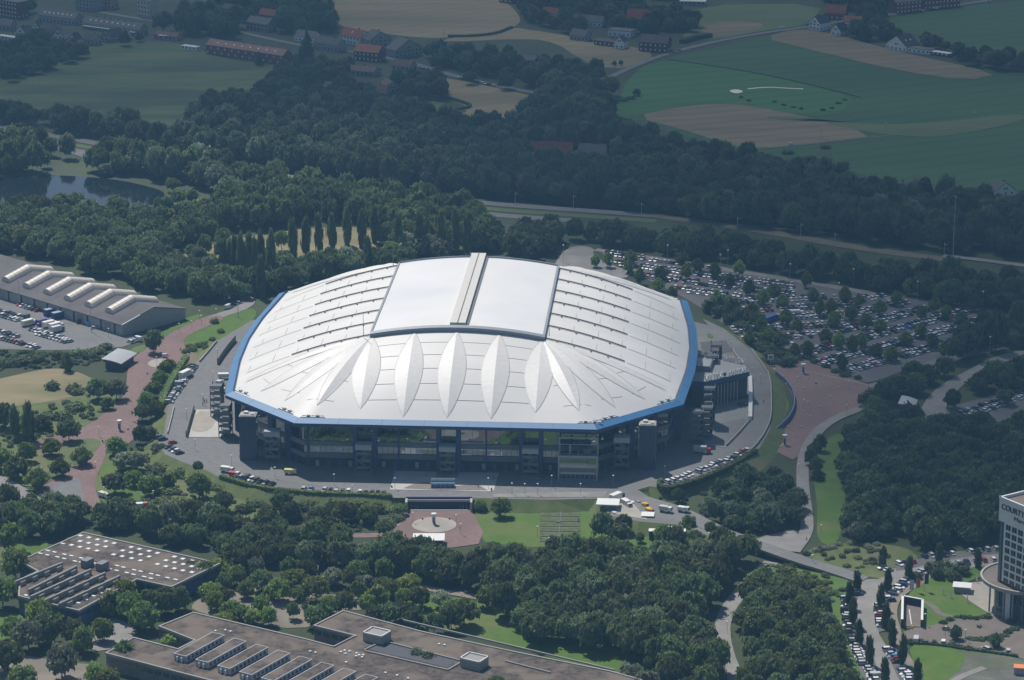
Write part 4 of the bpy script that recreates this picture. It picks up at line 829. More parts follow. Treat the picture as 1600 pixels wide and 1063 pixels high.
g_ = [(550, 77), (608, 90), (667, 103), (724, 116), (780, 129), (548, 115), (606, 127), (664, 140), (722, 152), (489, 141), (546, 154), (604, 166), (662, 180), (897, 155), (953, 168), (1019, 182), (1077, 196), (838, 179), (896, 191), (960, 205), (1019, 220), (777, 206), (835, 218), (900, 232), (960, 247), (1193, 221), (1250, 235), (1310, 248), (1368, 262), (1428, 273), (1135, 246), (1193, 260), (1252, 272), (1310, 287), (1365, 300), (1076, 272), (1134, 287), (1192, 301), (1250, 315), (1312, 327)]
lights(s1r, [zc(*p) for p in g_], 7.3, (2.1, 2.1, .55))
g_ = [(327, 178), (372, 188), (275, 197), (323, 208), (440, 204), (488, 213), (392, 222), (439, 233), (555, 229), (512, 250), (552, 258), (800, 281), (843, 292), (750, 303), (797, 314), (917, 310), (961, 320), (866, 329), (912, 341), (1034, 337), (1079, 348), (986, 357), (1031, 368), (1145, 364), (1200, 376), (650, 265), (430, 130)]
lights(s1r, [zc(*p) for p in g_], 7.3, (2.4, 1.2, .5))
lights(s1r, [zc(*p) for p in ((488, 552), (536, 535), (588, 512), (640, 488), (690, 466), (740, 443), (790, 421), (178, 483))], 7.3, (2.0, 1.4, .5))
def zbox(parent, a, b_, z, wd, h, m_, name):
    p, q = at(*a, z) - parent.parent.location, at(*b_, z) - parent.parent.location; c = (p + q) / 2; e = q - p; m = MB(); m.box((c.x, c.y, z - h), (e.length, wd, h), math.atan2(e.y, e.x)); return m.build(name, m_, parent)
for k in range(5):
    a = zc(95 + 97 * k - (0), 388 + 34 * k + (20 if k == 1 else 0)); b_ = zc(425 + 98 * k, 256 + 22.5 * k)
    if k > 1: a = zc(205 + 95 * (k - 2) + (2 * k), 487 + 25 * (k - 2))
    z = zbox(s1r, a, b_, 9.4, .8, 2.1, simple('screen_grey', (.24, .235, .23), .7), 'sawtooth_screen')
    for j in range(4):
        f_ = (j + .6) / 4; p = at(*a, 9.4).lerp(at(*b_, 9.4), f_) - s1r.parent.location; m = MB(); m.box((p.x + .9, p.y - 1.6, 7.2), (.4, 3.0, 1.7), ra); m.build('screen_fin', M_edge, s1r)
for (x, y) in ((597, 262), (700, 284)): p = at(*zc(x, y), 8.5) - s1r.parent.location; m = MB(); m.box((p.x, p.y, 7.2), (4.6, 3, 3.0), R(60)); m.build('ventilation_box', M_span, s1r)
s2, s2r = flat('school_building', 'sprawling flat brown roofed school building cut by the bottom edge', [(164, 1020), (208, 995), (278, 1013), (303, 1000), (247, 978), (302, 956), (480, 998), (521, 1009), (554, 993), (489, 977), (536, 953), (660, 986), (807, 1018), (955, 1048), (1005, 1062), (930, 1120), (560, 1120), (316, 1060)], 7.0, M_swall, 'school')
for k in range(8):
    a = (281 + 34.2 * k, 1024 + 9.6 * k); b_ = (341 + 34.2 * k, 991 + 9.4 * k); p, q = at(*a, 9.0) - s2.location, at(*b_, 9.0) - s2.location; c = (p + q) / 2; e_ = q - p; an2 = math.atan2(e_.y, e_.x)
    m = MB(); m.box((c.x, c.y, 6.7), (e_.length, 5.4, 2.3), an2); m.box((c.x, c.y, 9.0), (e_.length + .3, 5.7, .25), an2); m.box((c.x, c.y, 9.25), (e_.length - .4, 5.0, .04), an2, mi=1)
    nn = Vector((e_.y, -e_.x, 0)).normalized()
    for j in range(9): r = p.lerp(q, (j + .7) / 9.6) + nn * 2.72; m.box((r.x, r.y, 7.3), (1.3, .12, 1.2), an2, mi=2)
    for s in (0, 1): r = p - e_.normalized() * .5 + nn * (1.2 - 2.0 * s); m.box((r.x, r.y, 6.8), (.7, .5, 1.7), an2, mi=3)
    m.build('roof_lantern', [simple('lantern_grey', (.40, .42, .46), .6), M_flat, M_win, M_wht], s2r)
for (x, y) in ((589, 989), (741, 1029)):
    p = at(x, y, 9.6) - s2.location; m = MB(); m.box((p.x, p.y, 6.6), (8.2, 6.4, 3.2), R(-31)); o = m.build('roof_housing', M_greyw, s2r)
    m = MB()
    for (dx_, dy_, a_, b2) in ((0, 3.1, 8.4, .4), (0, -3.1, 8.4, .4), (4.0, 0, .4, 6.5), (-4.0, 0, .4, 6.5)):
        c_, s_ = math.cos(R(-31)), math.sin(R(-31)); m.box((p.x + dx_ * c_ - dy_ * s_, p.y + dx_ * s_ + dy_ * c_, 9.8), (a_, b2, .5), R(-31))
    m.build('parapet', M_wht, o)
def zd(x, y): return (160 + x / 5, 930 + y / 5)
lights(s2r, [zd(960, 276), zd(1000, 287), zd(884, 283)] + [(440 + x / 3.077, 930 + y / 3.077) for x, y in ((137, 272), (163, 278), (500, 375), (555, 388), (608, 402), (757, 237), (783, 241), (303, 268), (285, 275), (327, 272), (307, 283), (360, 281), (372, 290), (392, 290), (387, 300), (358, 295), (310, 325))], 6.85, (1.0, 1.0, .7))
for a, b_ in (((521, 1010), (554, 993)), ((569, 1015), (600, 1000)), ((600, 1001), (718, 1031)), ((569, 1016), (700, 1046)), ((700, 1046), (720, 1034)), ((310, 1020), (420, 1050)), ((630, 968), (960, 1046)), ((790, 1032), (860, 1050))): zbox(s2r, a, b_, 7.15, .5, .6, M_edge, 'roof_kerb')
m = MB(); c4 = [at(*q, 6.72) - s2.location for q in ((575, 1014.5), (601, 1003), (714, 1031), (698, 1043))]; m.add([(p.x, p.y, 6.72) for p in c4], [(0, 1, 2, 3)]); m.build('courtyard_shade_sheet', M_dark, s2r)  # flat dark sheet on the roof paints the courtyard's shade; no hole
# sloping retaining wall beside the lawn
# hotel tower
HT = 47.0
pA, pB, pC = at(1562, 776, HT), at(1592, 767, HT), at(1606, 794, HT); eF = (pC - pA); fr = math.atan2(eF.y, eF.x); dpt = 16.0
ht = thing('hotel_tower', 'tall white hotel tower with rows of dark windows at the right edge', 'hotel', (pA.x, pA.y, 0), fr)
Wd = 46.0; m = MB(); m.box((Wd / 2 + 1.2, dpt / 2, 13.5), (Wd - 2.4, dpt - 1.5, HT - 9.5 - 13.5)); m.box((Wd / 2, dpt / 2, HT - 9.5), (Wd, dpt, 8.3)); m.build('wall', simple('hotel_white', (.76, .75, .71), .7), ht)
m = MB(); m.box((Wd / 2 + 4, dpt / 2, 0), (Wd - 10, dpt - 3, 13.4)); m.build('base', simple('hotel_base', (.10, .105, .11), .4), ht)
m = MB(); m.box((.6, dpt / 2, 4), (1.3, dpt - 2, HT - 13.5)); m.build('side_glazing', simple('side_glass', (.10, .14, .15), .2, .8), ht)
m = MB()
for (cx, cy, a_, b2) in ((Wd / 2, .35, Wd + .6, .7), (Wd / 2, dpt - .35, Wd + .6, .7), (.35, dpt / 2, .7, dpt), (Wd - .35, dpt / 2, .7, dpt)): m.box((cx, cy, HT - 1.2), (a_, b2, 1.3))
m.box((Wd / 2, dpt / 2, HT - 1.15), (Wd - 1.2, dpt - 1.2, .1), mi=1); m.box((8, 7, HT - 1.0), (2.5, 1.4, .8)); m.box((16, 9, HT - 1), (6, 4, 1.2), mi=1); m.box((6, 13, HT), (1.2, 1.2, 2.0)); m.box((8, 14, HT + 1.5), (6, .3, .3)); m.build('roof', [M_wht, M_bplaza], ht)
for r_ in range(10):
    for c_ in range(9):
        m = MB(); m.box((4.8 + 3.35 * c_, .72, HT - 12.4 - 3.08 * r_), (2.5, .12, 2.1)); m.box((4.8 + 3.35 * c_, .62, HT - 12.4 - 3.08 * r_), (.07, .12, 2.1), mi=1); m.build('window', [M_win, M_steel], ht)
M_lb = simple('dark_letters', (.02, .025, .03), .5); letters('COURTYARD', (1.6, -.06), (20, -.06), 2.3, HT - 4.4, M_lb, ht); letters('Marriott', (8.5, -.06), (19, -.06), 1.5, HT - 7.0, simple('red_letters', (.25, .02, .03), .5), ht)
cc = at(1604, 900, 13.0)
pod = thing('hotel_podium', 'round concrete podium deck on columns at the foot of the hotel', 'podium', (cc.x, cc.y, 0))
m = MB(); m.lathe((0, 0, 0), [(16.6, 11.2), (17.3, 11.4), (17.6, 12.9), (16.8, 12.9), (16.8, 12.4)], n=40); m.lathe((0, 0, 0), [(16.85, 12.38), (0, 12.38)], n=40, mi=1); m.lathe((0, 0, 0), [(16.6, 11.2), (0, 11.0)], n=40); m.build('deck', [M_conc, M_bplaza], pod)
m = MB(); m.lathe((0, 0, 0), [(12, 0), (12, 11)], n=24); m.build('ground_floor_wall', simple('lobby_glass', (.05, .06, .07), .2, .8), pod)
for a in range(200, 300, 14): m = MB(); m.tube((15.6 * math.cos(R(a)), 15.6 * math.sin(R(a)), 0), (15.6 * math.cos(R(a)), 15.6 * math.sin(R(a)), 11.2), .35, n=8); m.build('column', M_conc, pod)
m = MB(); m.box((-9, -12.5, 0), (1.6, 1.6, 11.5)); m.build('white_column', M_wht, pod)
q = at(1572, 958); cw = thing('entrance_block', 'dark low entrance block below the hotel podium', 'entrance', q, R(-15)); m = MB(); m.box((6, 0, 0), (13, 6, 3.6)); m.build('wall', M_dark, cw); m = MB(); m.box((5, 0, 3.6), (16, 8, .35)); m.build('roof', M_span, cw)
t = thing('kiosk', 'white roofed square kiosk on the terrace in front of the hotel', 'kiosk', at(1503, 925), R(-12)); m = MB(); m.box((0, 0, 0), (6, 4.6, 2.7)); m.build('wall', M_greyw, t); m = MB(); m.box((0, 0, 2.7), (7.2, 5.8, .3)); m.build('roof', M_wht, t)
t = thing('container_cabin', 'glass cabin with bright orange roof in the bottom right corner', 'cabin', at(1596, 1054), R(-10)); m = MB(); m.box((0, 0, 0), (5.6, 3.6, 3.0)); m.build('wall', simple('cabin_wall', (.35, .36, .38), .4), t); m = MB(); m.box((0, 0, 3.0), (5.8, 3.8, .2)); m.build('roof', simple('orange_roof', (.75, .22, .08), .6), t)
for x in (-1.4, 0, 1.4): m = MB(); m.box((x, -1.82, 0), (.12, .1, 3)); m.build('post', M_rail, t)
# tunnel portal by the hotel
tp = thing('tunnel_portal', 'dark underground garage ramp framed by white walls in front of the hotel', 'tunnel', at(1424, 966), R(-4))
def w3(px, py, z=0): return wm(tp).inverted() @ at(px, py, z)
m = MB()
pa, pb_, pc_, pd_ = w3(1409, 981), w3(1410, 944), w3(1441, 950), w3(1440, 982)
for a, b_ in ((pa, pb_), (pb_, pc_), (pc_, pd_)):
    c = (a + b_) / 2; e_ = b_ - a; m.box((c.x, c.y, 0), (e_.length, .7, 3.4), math.atan2(e_.y, e_.x)); m.box((c.x, c.y, 3.4), (e_.length + .5, .9, .2), math.atan2(e_.y, e_.x), mi=1)
m.build('frame', [M_dark, M_wht], tp)  # dark wall colour holds the shade of the garage mouth; nothing opens behind
m = MB(); m.add([(pa.x + .5, pa.y, .62), (pd_.x - .5, pd_.y, .62), (pc_.x - .5, pc_.y - .5, .62), (pb_.x + .5, pb_.y - .5, .62)], [(0, 1, 2, 3)]); m.box(((pa.x + pd_.x) / 2, (pa.y + pb_.y) / 2 - 3, .62), (.35, 15, .35), mi=1); m.build('ramp', [M_bplaza, M_wht], tp)
m = MB(); m.box(((pa.x + pd_.x) / 2, pa.y - 1.5, 0), (.5, .5, 1.4)); m.box(((pa.x + pd_.x) / 2, pa.y + .5, 0), (.35, .35, 1.2)); m.build('ticket_post', simple('yellow_post', (.6, .5, .1)), tp)
# flags, parasols, sculpture
for i, (x, y, h, col, lb) in enumerate([(1421, 934, 7.5, (.6, .62, .65), 'tall white flag on a pole at the top of the hotel footpath'), (1431, 927, 6.5, (.55, .12, .08), 'red flag on a pole between the two taller flags by the hotel'), (1444, 925, 7.5, (.03, .05, .12), 'dark blue flag on a pole, rightmost of the three by the hotel')]):
    t = thing('flag', lb, 'flag', at(x, y)); m = MB(); m.tube((0, 0, 0), (0, 0, h), .08, n=5); m.build('pole', M_steel, t)
    m = MB(); vs = []
    for j in range(7): vs += [(.1 + .25 * j, .18 * math.sin(j * 1.4), h - .15), (.1 + .25 * j, .18 * math.sin(j * 1.4 + .6), h - 4.2)]
    m.add(vs, [(2 * j, 2 * j + 1, 2 * j + 3, 2 * j + 2) for j in range(6)]); m.build('cloth', simple('flag_cloth_%d' % i, col, .8), t)
for i, (x, y) in enumerate([(1473, 930), (1485, 935), (1511, 943), (1526, 912), (1546, 905)]):
    t = thing('closed_parasol', ['closed white parasol leaning at the left end of the terrace', 'second closed white parasol from the left on the terrace', 'closed white parasol in the middle of the terrace, below the kiosk', 'closed white parasol right of the white roofed kiosk', 'rightmost closed parasol near the podium columns'][i], 'parasol', at(x, y)); m = MB(); m.tube((0, 0, 0), (0, 0, 1.4), .06); m.build('pole', M_steel, t); m = MB(); m.tube((0, 0, 1.2), (0, 0, 3.8), .32, .1, n=8); m.build('cloth', M_wht, t)
t = thing('plaza_sculpture', 'dark irregular sculpture on a low mound in the brown hotel plaza', 'sculpture', at(1530, 982)); m = MB(); m.lathe((0, 0, 0), [(2.6, 0), (1.6, .35), (0, .4)], n=12); m.build('mound', M_red, t); m = MB(); 
for k in range(6): m.tube((0, 0, .3), (math.cos(k) * 1.4, math.sin(k * 2.1) * 1.1, 1.1 + .3 * (k % 3)), .28, .08)
m.build('figure', M_dark, t)
# advertising pillars
def pillar(px, py, z, label):
    t = thing('advertising_pillar', label, 'advertising column', at(px, py, z)); m = MB(); m.lathe((0, 0, 0), [(.95, 0), (.95, .5), (.75, .55)], n=14); m.lathe((0, 0, 0), [(.75, .5), (.75, 4.2)], n=14, mi=0)
    m.lathe((0, 0, 0), [(.77, 1.2), (.77, 3.4)], n=6, mi=1, a0=-2.4, a1=-1.2); m.lathe((0, 0, 0), [(.78, .7), (.78, 1.5)], n=6, mi=2, a0=-2.2, a1=-.8); m.build('shaft', [M_wht, simple('poster_blue', (.08, .12, .35)), simple('poster_red', (.45, .06, .06))], t)
    m = MB(); m.lathe((0, 0, 0), [(.75, 4.2), (1.15, 4.35), (1.2, 4.9), (1.1, 5.0), (0, 5.02)], n=14); m.build('cap', M_wht, t)
pillar(187, 673, 0, 'white capped advertising pillar standing in the left red plaza'); pillar(678, 820, 0, 'white capped advertising pillar in the middle of the front paved circle')
pillar(1255, 584, 0, 'white capped advertising pillar at the top of the right-hand red plaza'); pillar(1226, 696, 0, 'white capped advertising pillar at the bottom of the right-hand red plaza')
t = thing('information_sign', 'square white sign on posts in the hedge above the right-hand plaza', 'sign', at(1204, 571)); m = MB(); m.box((0, 0, 0), (.3, .3, 3)); m.box((0, -.1, 3), (3, .3, 2.4)); m.build('board', M_wht, t)
m = MB(); m.box((0, -.28, 3.5), (1.6, .05, 1.3)); m.build('dark_field', M_span, t)
t = thing('white_marker', 'small white box beside the paved circle of the left plaza', 'box', at(257, 559)); m = MB(); m.box((0, 0, 0), (2.2, 1.6, 2.0), taper=.95); m.build('box', M_wht, t); m = MB(); m.box((0, 0, 2), (2.4, 1.8, .1)); m.build('lid', M_steel, t)
# broad terrace steps on the front lawn
ts = at(876, 815); tt = thing('terrace_steps', 'broad grass terrace steps with pale edges on the front lawn', 'steps', (ts.x, ts.y, 0), -SA * .6)
for k, y in enumerate((783, 791, 799, 807, 815, 823, 831, 839, 847)):
    p = wm(tt).inverted() @ at(875, y); m = MB(); m.box((p.x, p.y + 2.2, 0), (16.5, 3.2, .38), mi=1); m.box((p.x, p.y, 0), (16.5, .5, .4)); m.build('step', [simple('old_concrete', (.22, .21, .18), .9), mat('step_grass', (.085, .105, .05), scale=.6, var=.35)], tt)
m = MB(); p = wm(tt).inverted() @ at(875, 786); q = wm(tt).inverted() @ at(875, 848); m.box(((p.x + q.x) / 2, (p.y + q.y) / 2, .1), (.2, (p - q).length, .4)); m.build('centre_rail', M_span, tt)
m = MB(); m.lathe((p.x, (p.y + q.y) / 2 - 1, 0), [(1.2, 0), (1.2, .7), (0, .7)], n=14); m.build('round_bed', M_dark, tt)
# masts and poles
def lamp_template():
    t = thing('street_lamp', 'x', 'street lamp', (0, 0, 0)); m = MB(); m.tube((0, 0, 0), (0, 0, 4.6), .09, .06, n=5); m.build('pole', M_steel, t); m = MB(); m.lathe((0, 0, 4.6), [(.1, 0), (.38, .15), (.42, .35), (.1, .5)], n=8); m.build('lamp_head', M_wht, t); return t
lt = lamp_template(); learn(lt); first = True
LAMPS = {'ring road round the stadium': (PZ, [(362, 728), (430, 747), (522, 758), (617, 764), (763, 764), (862, 760), (907, 773), (958, 760), (840, 773), (1039, 745), (305, 703), (292, 655), (1175, 590), (1143, 548), (1188, 600), (333, 597), (317, 632), (340, 560), (551, 775), (800, 772), (820, 773), (1170, 660)]),
  'red plazas and footpaths': (0, [(98, 690), (155, 683), (150, 738), (163, 778), (240, 784), (245, 573), (294, 568), (315, 508), (300, 516), (280, 520), (230, 540), (645, 818), (713, 822), (622, 838), (720, 836), (1210, 592), (1256, 640), (1248, 742), (1326, 610), (1283, 838), (1269, 885), (775, 810), (858, 858), (915, 862), (840, 840), (1108, 850), (1181, 884), (1136, 990), (1323, 648), (1395, 985), (1400, 1000), (1445, 978), (1477, 998), (1508, 1003)]),
  'big car park': (0, [(955, 436), (880, 410), (1043, 410), (965, 420), (1137, 418), (1125, 425), (1234, 440), (1333, 448), (1433, 468), (1499, 476), (1535, 484), (1204, 500), (1270, 510), (1350, 540), (1546, 556), (1310, 470)]),
  'left industrial yard': (0, [(312, 500), (170, 528), (338, 497), (60, 520)])}
ln = 0
for zone, (z, pts) in LAMPS.items():
    for li_, (x, y) in enumerate(sorted(pts)):
        p = at(x, y, z)
        if first: o = lt; o.location = p; first = False
        else: o = dup(lt, p, 0)
        o['label'] = 'slim street lamp, ' + ORD[li_ + 1] + ' from the left by the ' + zone; o['group'] = 'street lamps along the ' + zone
        if 'car park' in zone: o.scale = (1.3, 1.3, 2.0)
for (x, y, h, lb) in [(372, 497, 7, 'tall light mast near the bend of the back road'), (31, 478, 14, 'tall floodlight mast in front of the warehouse, left one'), (143, 519, 14, 'tall floodlight mast in front of the warehouse, right one'), (805, 320, 7, 'overhead line mast beside the highway, leftmost one'), (896, 327, 8, 'overhead line mast beside the highway behind the stadium'), (1002, 342, 9, 'overhead line mast beside the highway above the car park'), (1152, 362, 8, 'overhead line mast on the tram bed, left part'), (1251, 372, 8, 'overhead line mast on the tram bed, second from the left'), (1304, 390, 9, 'overhead line mast on the tram bed, middle one'), (1475, 403, 8, 'overhead line mast at the start of the grey platform roof'), (1489, 400, 34, 'very tall slender mast in the wood at the right edge'), (1283, 218, 8, 'field pole by the fallow field'), (1383, 210, 8, 'field pole with white cap beside the field track, left one'), (1521, 193, 8, 'field pole with white cap beside the field track, right one'), (693, 55, 6, 'thin pole at the edge of the top wheat field')]:
    t = thing('line_mast', lb, 'mast', at(x, y)); m = MB(); m.tube((0, 0, 0), (0, 0, h), .22, .12, n=6); m.build('pole', M_steel, t); m = MB(); m.box((.6, 0, h - .6), (1.8, .15, .15)); m.box((0, 0, h - .1), (.4, .4, .5)); m.build('bracket', M_wht, t)

for i, (x, y) in enumerate([(1224, 590), (1228, 603), (1256, 608), (1262, 631), (1282, 638), (1257, 645), (1266, 653), (1252, 669), (1230, 669), (1297, 622), (1311, 608), (1220, 700), (1246, 592), (1229, 578)]):
    t = thing('bollard_light', 'small white topped bollard light, ' + ORD[i + 1] + ' of those on the right-hand red plaza', 'bollard', at(x, y), 0, 'bollard lights on the right-hand plaza'); m = MB(); m.tube((0, 0, 0), (0, 0, .8), .12, n=6); m.build('post', M_steel, t); m = MB(); m.lathe((0, 0, .8), [(.12, 0), (.34, .1), (.3, .25), (0, .28)], n=8); m.build('cap', M_wht, t)
for i, (x, y) in enumerate([(612, 762), (768, 766), (660, 812), (702, 812), (230, 585), (160, 690), (200, 672), (1275, 600)]):
    z = PZ if y > 755 and y < 770 else .1; t = thing('litter_bin', 'small dark litter bin, ' + ORD[i + 1] + ' of those on the plazas', 'litter bin', at(x, y, z), 0, 'litter bins on the plazas'); m = MB(); m.lathe((0, 0, 0), [(.3, 0), (.34, .9)], n=8); m.build('body', M_dark, t); m = MB(); m.lathe((0, 0, .9), [(.38, 0), (.36, .15), (0, .2)], n=8); m.build('lid', M_steel, t)
# ------------------------------------------------------------------ vehicles
M_paint = objcol('car_paint', .28, .6); M_cglass = simple('car_glass', (.015, .02, .025), .08, .8); M_tyre = simple('tyre', (.02, .02, .02), .8)
def car_shell(m, L0=4.4, Wd=1.78, h=.82, roof=1.42, x0=-1.35, x1=1.0, pm=0, gm=1, tm=2, van=False):
    hx, hy = L0 / 2, Wd / 2
    sec = [(-hx, .35, .60, .92), (-hx + .25, .28, .84, 1), (x0 - .35, .26, .90, 1), (x1 + .55, .26, .86, 1), (hx - .35, .27, .74, .98), (hx, .35, .55, .86)]
    if van: sec = [(-hx, .35, 1.1, .98), (-hx + .1, .28, 1.15, 1), (0, .26, 1.15, 1), (x1 + .55, .26, 1.1, 1), (hx - .2, .27, .9, .98), (hx, .35, .6, .9)]
    vs = []
    for x, zb, zt, k in sec: vs += [(x, -hy * k, zb), (x, hy * k, zb), (x, hy * k, (zt + zb) / 2 + .1), (x, hy * k * .93, zt), (x, -hy * k * .93, zt), (x, -hy * k, (zt + zb) / 2 + .1)]
    n = len(sec); fs = [(6 * i + k, 6 * i + 6 + k, 6 * i + 6 + (k + 1) % 6, 6 * i + (k + 1) % 6) for i in range(n - 1) for k in range(6)] + [(5, 4, 3, 2, 1, 0), tuple(6 * (n - 1) + k for k in range(6))]
    m.add(vs, fs, pm)
def car_cabin(m, Wd, x0, x1, z0, z1, gm, pm, van=False):
    hy = Wd / 2 * .92; a, b_ = (x0 - .4, x1 + .65); c, d = (x0 + .15, x1 - .1)
    if van: a, b_, c, d = x0 - .1, x1 + .6, x0, x1 + .05
    m.add([(a, -hy, z0), (b_, -hy, z0), (b_, hy, z0), (a, hy, z0), (c, -hy * .86, z1), (d, -hy * .86, z1), (d, hy * .86, z1), (c, hy * .86, z1)], [(0, 1, 5, 4), (1, 2, 6, 5), (2, 3, 7, 6), (3, 0, 4, 7)], gm)
    return [(c, -hy * .86, z1), (d, -hy * .86, z1), (d, hy * .86, z1), (c, hy * .86, z1)]
def roof_plate(m, q, pm): m.add([(x * 1.0, y * 1.02, z + .03) for x, y, z in q] + [(x, y * 1.02, z - .05) for x, y, z in q], [(0, 1, 2, 3), (4, 5, 1, 0), (5, 6, 2, 1), (6, 7, 3, 2), (7, 4, 0, 3)], pm)
def wheels(L0, Wd): return [(sx * L0 * .31, sy * (Wd / 2 - .12), .32) for sx in (-1, 1) for sy in (-1, 1)]
def make_vehicle(name, cat, L0, Wd, x0, x1, z1, van=False):
    t = thing(name, 'x', cat); m = MB(); car_shell(m, L0, Wd, x0=x0, x1=x1, van=van); q = car_cabin(MB(), Wd, x0, x1, 1.12 if van else .84, z1, 0, 0, van); roof_plate(m, q, 0); m.build('body', M_paint, t)
    m = MB(); car_cabin(m, Wd, x0, x1, 1.12 if van else .84, z1, 0, 0, van)
    if van: m.f = m.f[1:]; m.m = m.m[1:]
    if van:
        m2 = MB(); hy = Wd / 2 * .93; m2.box(((x0 + x1) / 2 - .45, 0, 1.1), (x1 - x0 - .6, Wd * .95, z1 - 1.12)); m2.build('side_panel', M_paint, t)
    m.build('window', M_cglass, t)
    for (x, y, z) in wheels(L0, Wd): m = MB(); m.tube((x, y - .1, z), (x, y + .1, z), .33, n=10); m.build('wheel', M_tyre, t)
    return t
car_t = make_vehicle('parked_car', 'car', 4.4, 1.78, -1.5, .65, 1.45); est_t = make_vehicle('parked_car', 'car', 4.6, 1.8, -1.95, .65, 1.5); van_t = make_vehicle('parked_van', 'van', 5.4, 2.0, -2.5, 1.3, 2.3, True)
for t in (car_t, est_t, van_t): learn(t)
def single(name, L0, Wd, x0, x1, z1):
    m = MB(); car_shell(m, L0, Wd, x0=x0, x1=x1); q = car_cabin(m, Wd, x0, x1, .84, z1, 1, 0); roof_plate(m, q, 0)
    for (x, y, z) in wheels(L0, Wd): m.box((x, y, 0), (.6, .2, .6), mi=2)
    o = m.build(name, [M_paint, M_cglass, M_tyre]); o['category'] = 'car'; return o
sing = [single('parked_car', 4.4, 1.78, -1.5, .65, 1.45), single('parked_car', 4.6, 1.8, -1.95, .65, 1.5)]
COLS = [('white', (.78, .78, .78), 27), ('silver', (.50, .51, .53), 30), ('grey', (.13, .135, .14), 14), ('black', (.02, .02, .022), 18), ('dark blue', (.02, .035, .10), 8), ('red', (.30, .02, .02), 4), ('light blue', (.10, .28, .50), 1), ('dark green', (.02, .06, .04), 2)]
def pick(): return random.choices(COLS, [c[2] for c in COLS])[0]
used = set(); NIND = 0
def place_vehicle(p, rz, col, kind, label, group, parts=True):
    global NIND; NIND += 1
    src = {'car': car_t, 'estate': est_t, 'van': van_t}[kind] if parts else sing[0 if kind == 'car' else 1]
    c4 = (*col, 1)
    if src.name not in used:
        used.add(src.name); o = src; o.location = p; o.rotation_euler = (0, 0, rz)
        for k in (o,) + tuple(o.children): k.color = c4
    else: o = dup(src, p, rz, color=c4)
    o['label'] = label; o['group'] = group; return o
def row_slots(a, b_, z, sp=2.65, occ=.92, perp=True):
    z = z or .22; p, q = at(*a, z), at(*b_, z); L0 = (q - p).length; n = max(1, int(round(L0 / sp))); d = (q - p).normalized(); ang = math.atan2(d.y, d.x) + (math.pi / 2 if perp else 0)
    return [(p.lerp(q, (i + .5) / n) + Vector((random.uniform(-.12, .12), random.uniform(-.25, .25), 0)), ang + (math.pi if random.random() < .45 else 0) + random.uniform(-.04, .04)) for i in range(n) if random.random() < occ]
def named_row(a, b_, z, where, group, start, **kw):
    cols = kw.pop('cols', None); par = kw.pop('parts', True)
    for i, (p, r) in enumerate(row_slots(a, b_, z, **kw)):
        c = pick() if not cols else next(k for k in COLS if k[0] == cols[i % len(cols)]); kd = random.choices(['car', 'estate', 'van'], [5, 4, .35])[0]
        w_ = 'car' if kd != 'van' else 'van'; lb_ = f'{c[0]} {w_}, {ORD[i + 1]} from the {start} {where}'; lb_ = lb_ if len(lb_.split()) < 17 else lb_.replace(' in the ', ' in ', 1).replace(' of the ', ' of ', 1); place_vehicle(p, r, c[1], kd, lb_, group, par)
# ring road hedge side
gR = 'cars parked along the ring road'
named_row((288, 594), (263, 631), PZ, 'in the left roadside row', gR, 'top', occ=1, cols=['silver', 'white', 'grey', 'silver', 'black', 'silver', 'grey', 'black'])
named_row((304, 572), (297, 583), PZ, 'in the pair behind the white truck', gR, 'top', occ=1, cols=['black', 'grey'])
named_row((247, 683), (257, 689), PZ, 'at the left corner of the ring road', gR, 'left', sp=3.2, occ=1, cols=['grey', 'dark blue'])
named_row((268, 692), (272, 694), PZ, 'at the ring road bend', gR, 'left', sp=4, occ=1, cols=['red'])
named_row((262, 699), (283, 711), PZ, 'in the bend above the round shrubs', gR, 'left', sp=3.6, occ=1, cols=['black', 'grey', 'white'])
named_row((376, 746), (402, 753), PZ, 'after the red trailer in the hedge row', gR, 'left', occ=1, cols=['silver', 'grey', 'white', 'grey'])
named_row((402, 753), (430, 759), PZ, 'in the dark group of the hedge row', gR, 'left', sp=3.6, occ=1, cols=['black', 'dark blue'])
named_row((470, 765), (512, 768), PZ, 'in the hedge row left of the front lawn bushes', gR, 'left', occ=.9)
named_row((512, 769), (604, 773), PZ, 'in the hedge row below the facade', gR, 'left', occ=.82, parts=False)
named_row((1037, 755), (1054, 751), PZ, 'behind the round hedge end', gR, 'left', occ=1, cols=['white', 'white'])
named_row((1056, 751), (1148, 716), PZ, 'in the long row on the right ring road', gR, 'left', occ=.97)
named_row((1150, 714), (1168, 704), PZ, 'at the red end of the right ring row', gR, 'left', sp=3.0, occ=1, cols=['white', 'red', 'red'])
# hotel lanes
gH = 'cars parked in the hotel lot'
named_row((1321, 935), (1327, 990), 0, 'in the left column beside the poplar row', gH, 'far end', occ=.97, sp=2.75)
named_row((1329, 996), (1350, 1040), 0, 'in the left column, middle stretch', gH, 'far end', occ=.97, sp=2.75)
named_row((1356, 1044), (1378, 1085), 0, 'in the left column, near stretch', gH, 'far end', occ=1, sp=2.75)
named_row((1336, 920), (1341, 932), 0, 'by the first poplar', gH, 'far end', occ=1, cols=['dark blue', 'black'])
named_row((1372, 946), (1378, 982), 0, 'between the poplars, middle column', gH, 'far end', occ=.97, sp=2.7)
named_row((1388, 935), (1392, 942), 0, 'beside the path bend', gH, 'far end', occ=1)
named_row((1394, 929), (1424, 902), 0, 'in the slanting row above the path', gH, 'near end', occ=.97, sp=2.9)
named_row((1425, 901), (1452, 892), 0, 'in the row beside the hotel lawn corner', gH, 'left', occ=1)
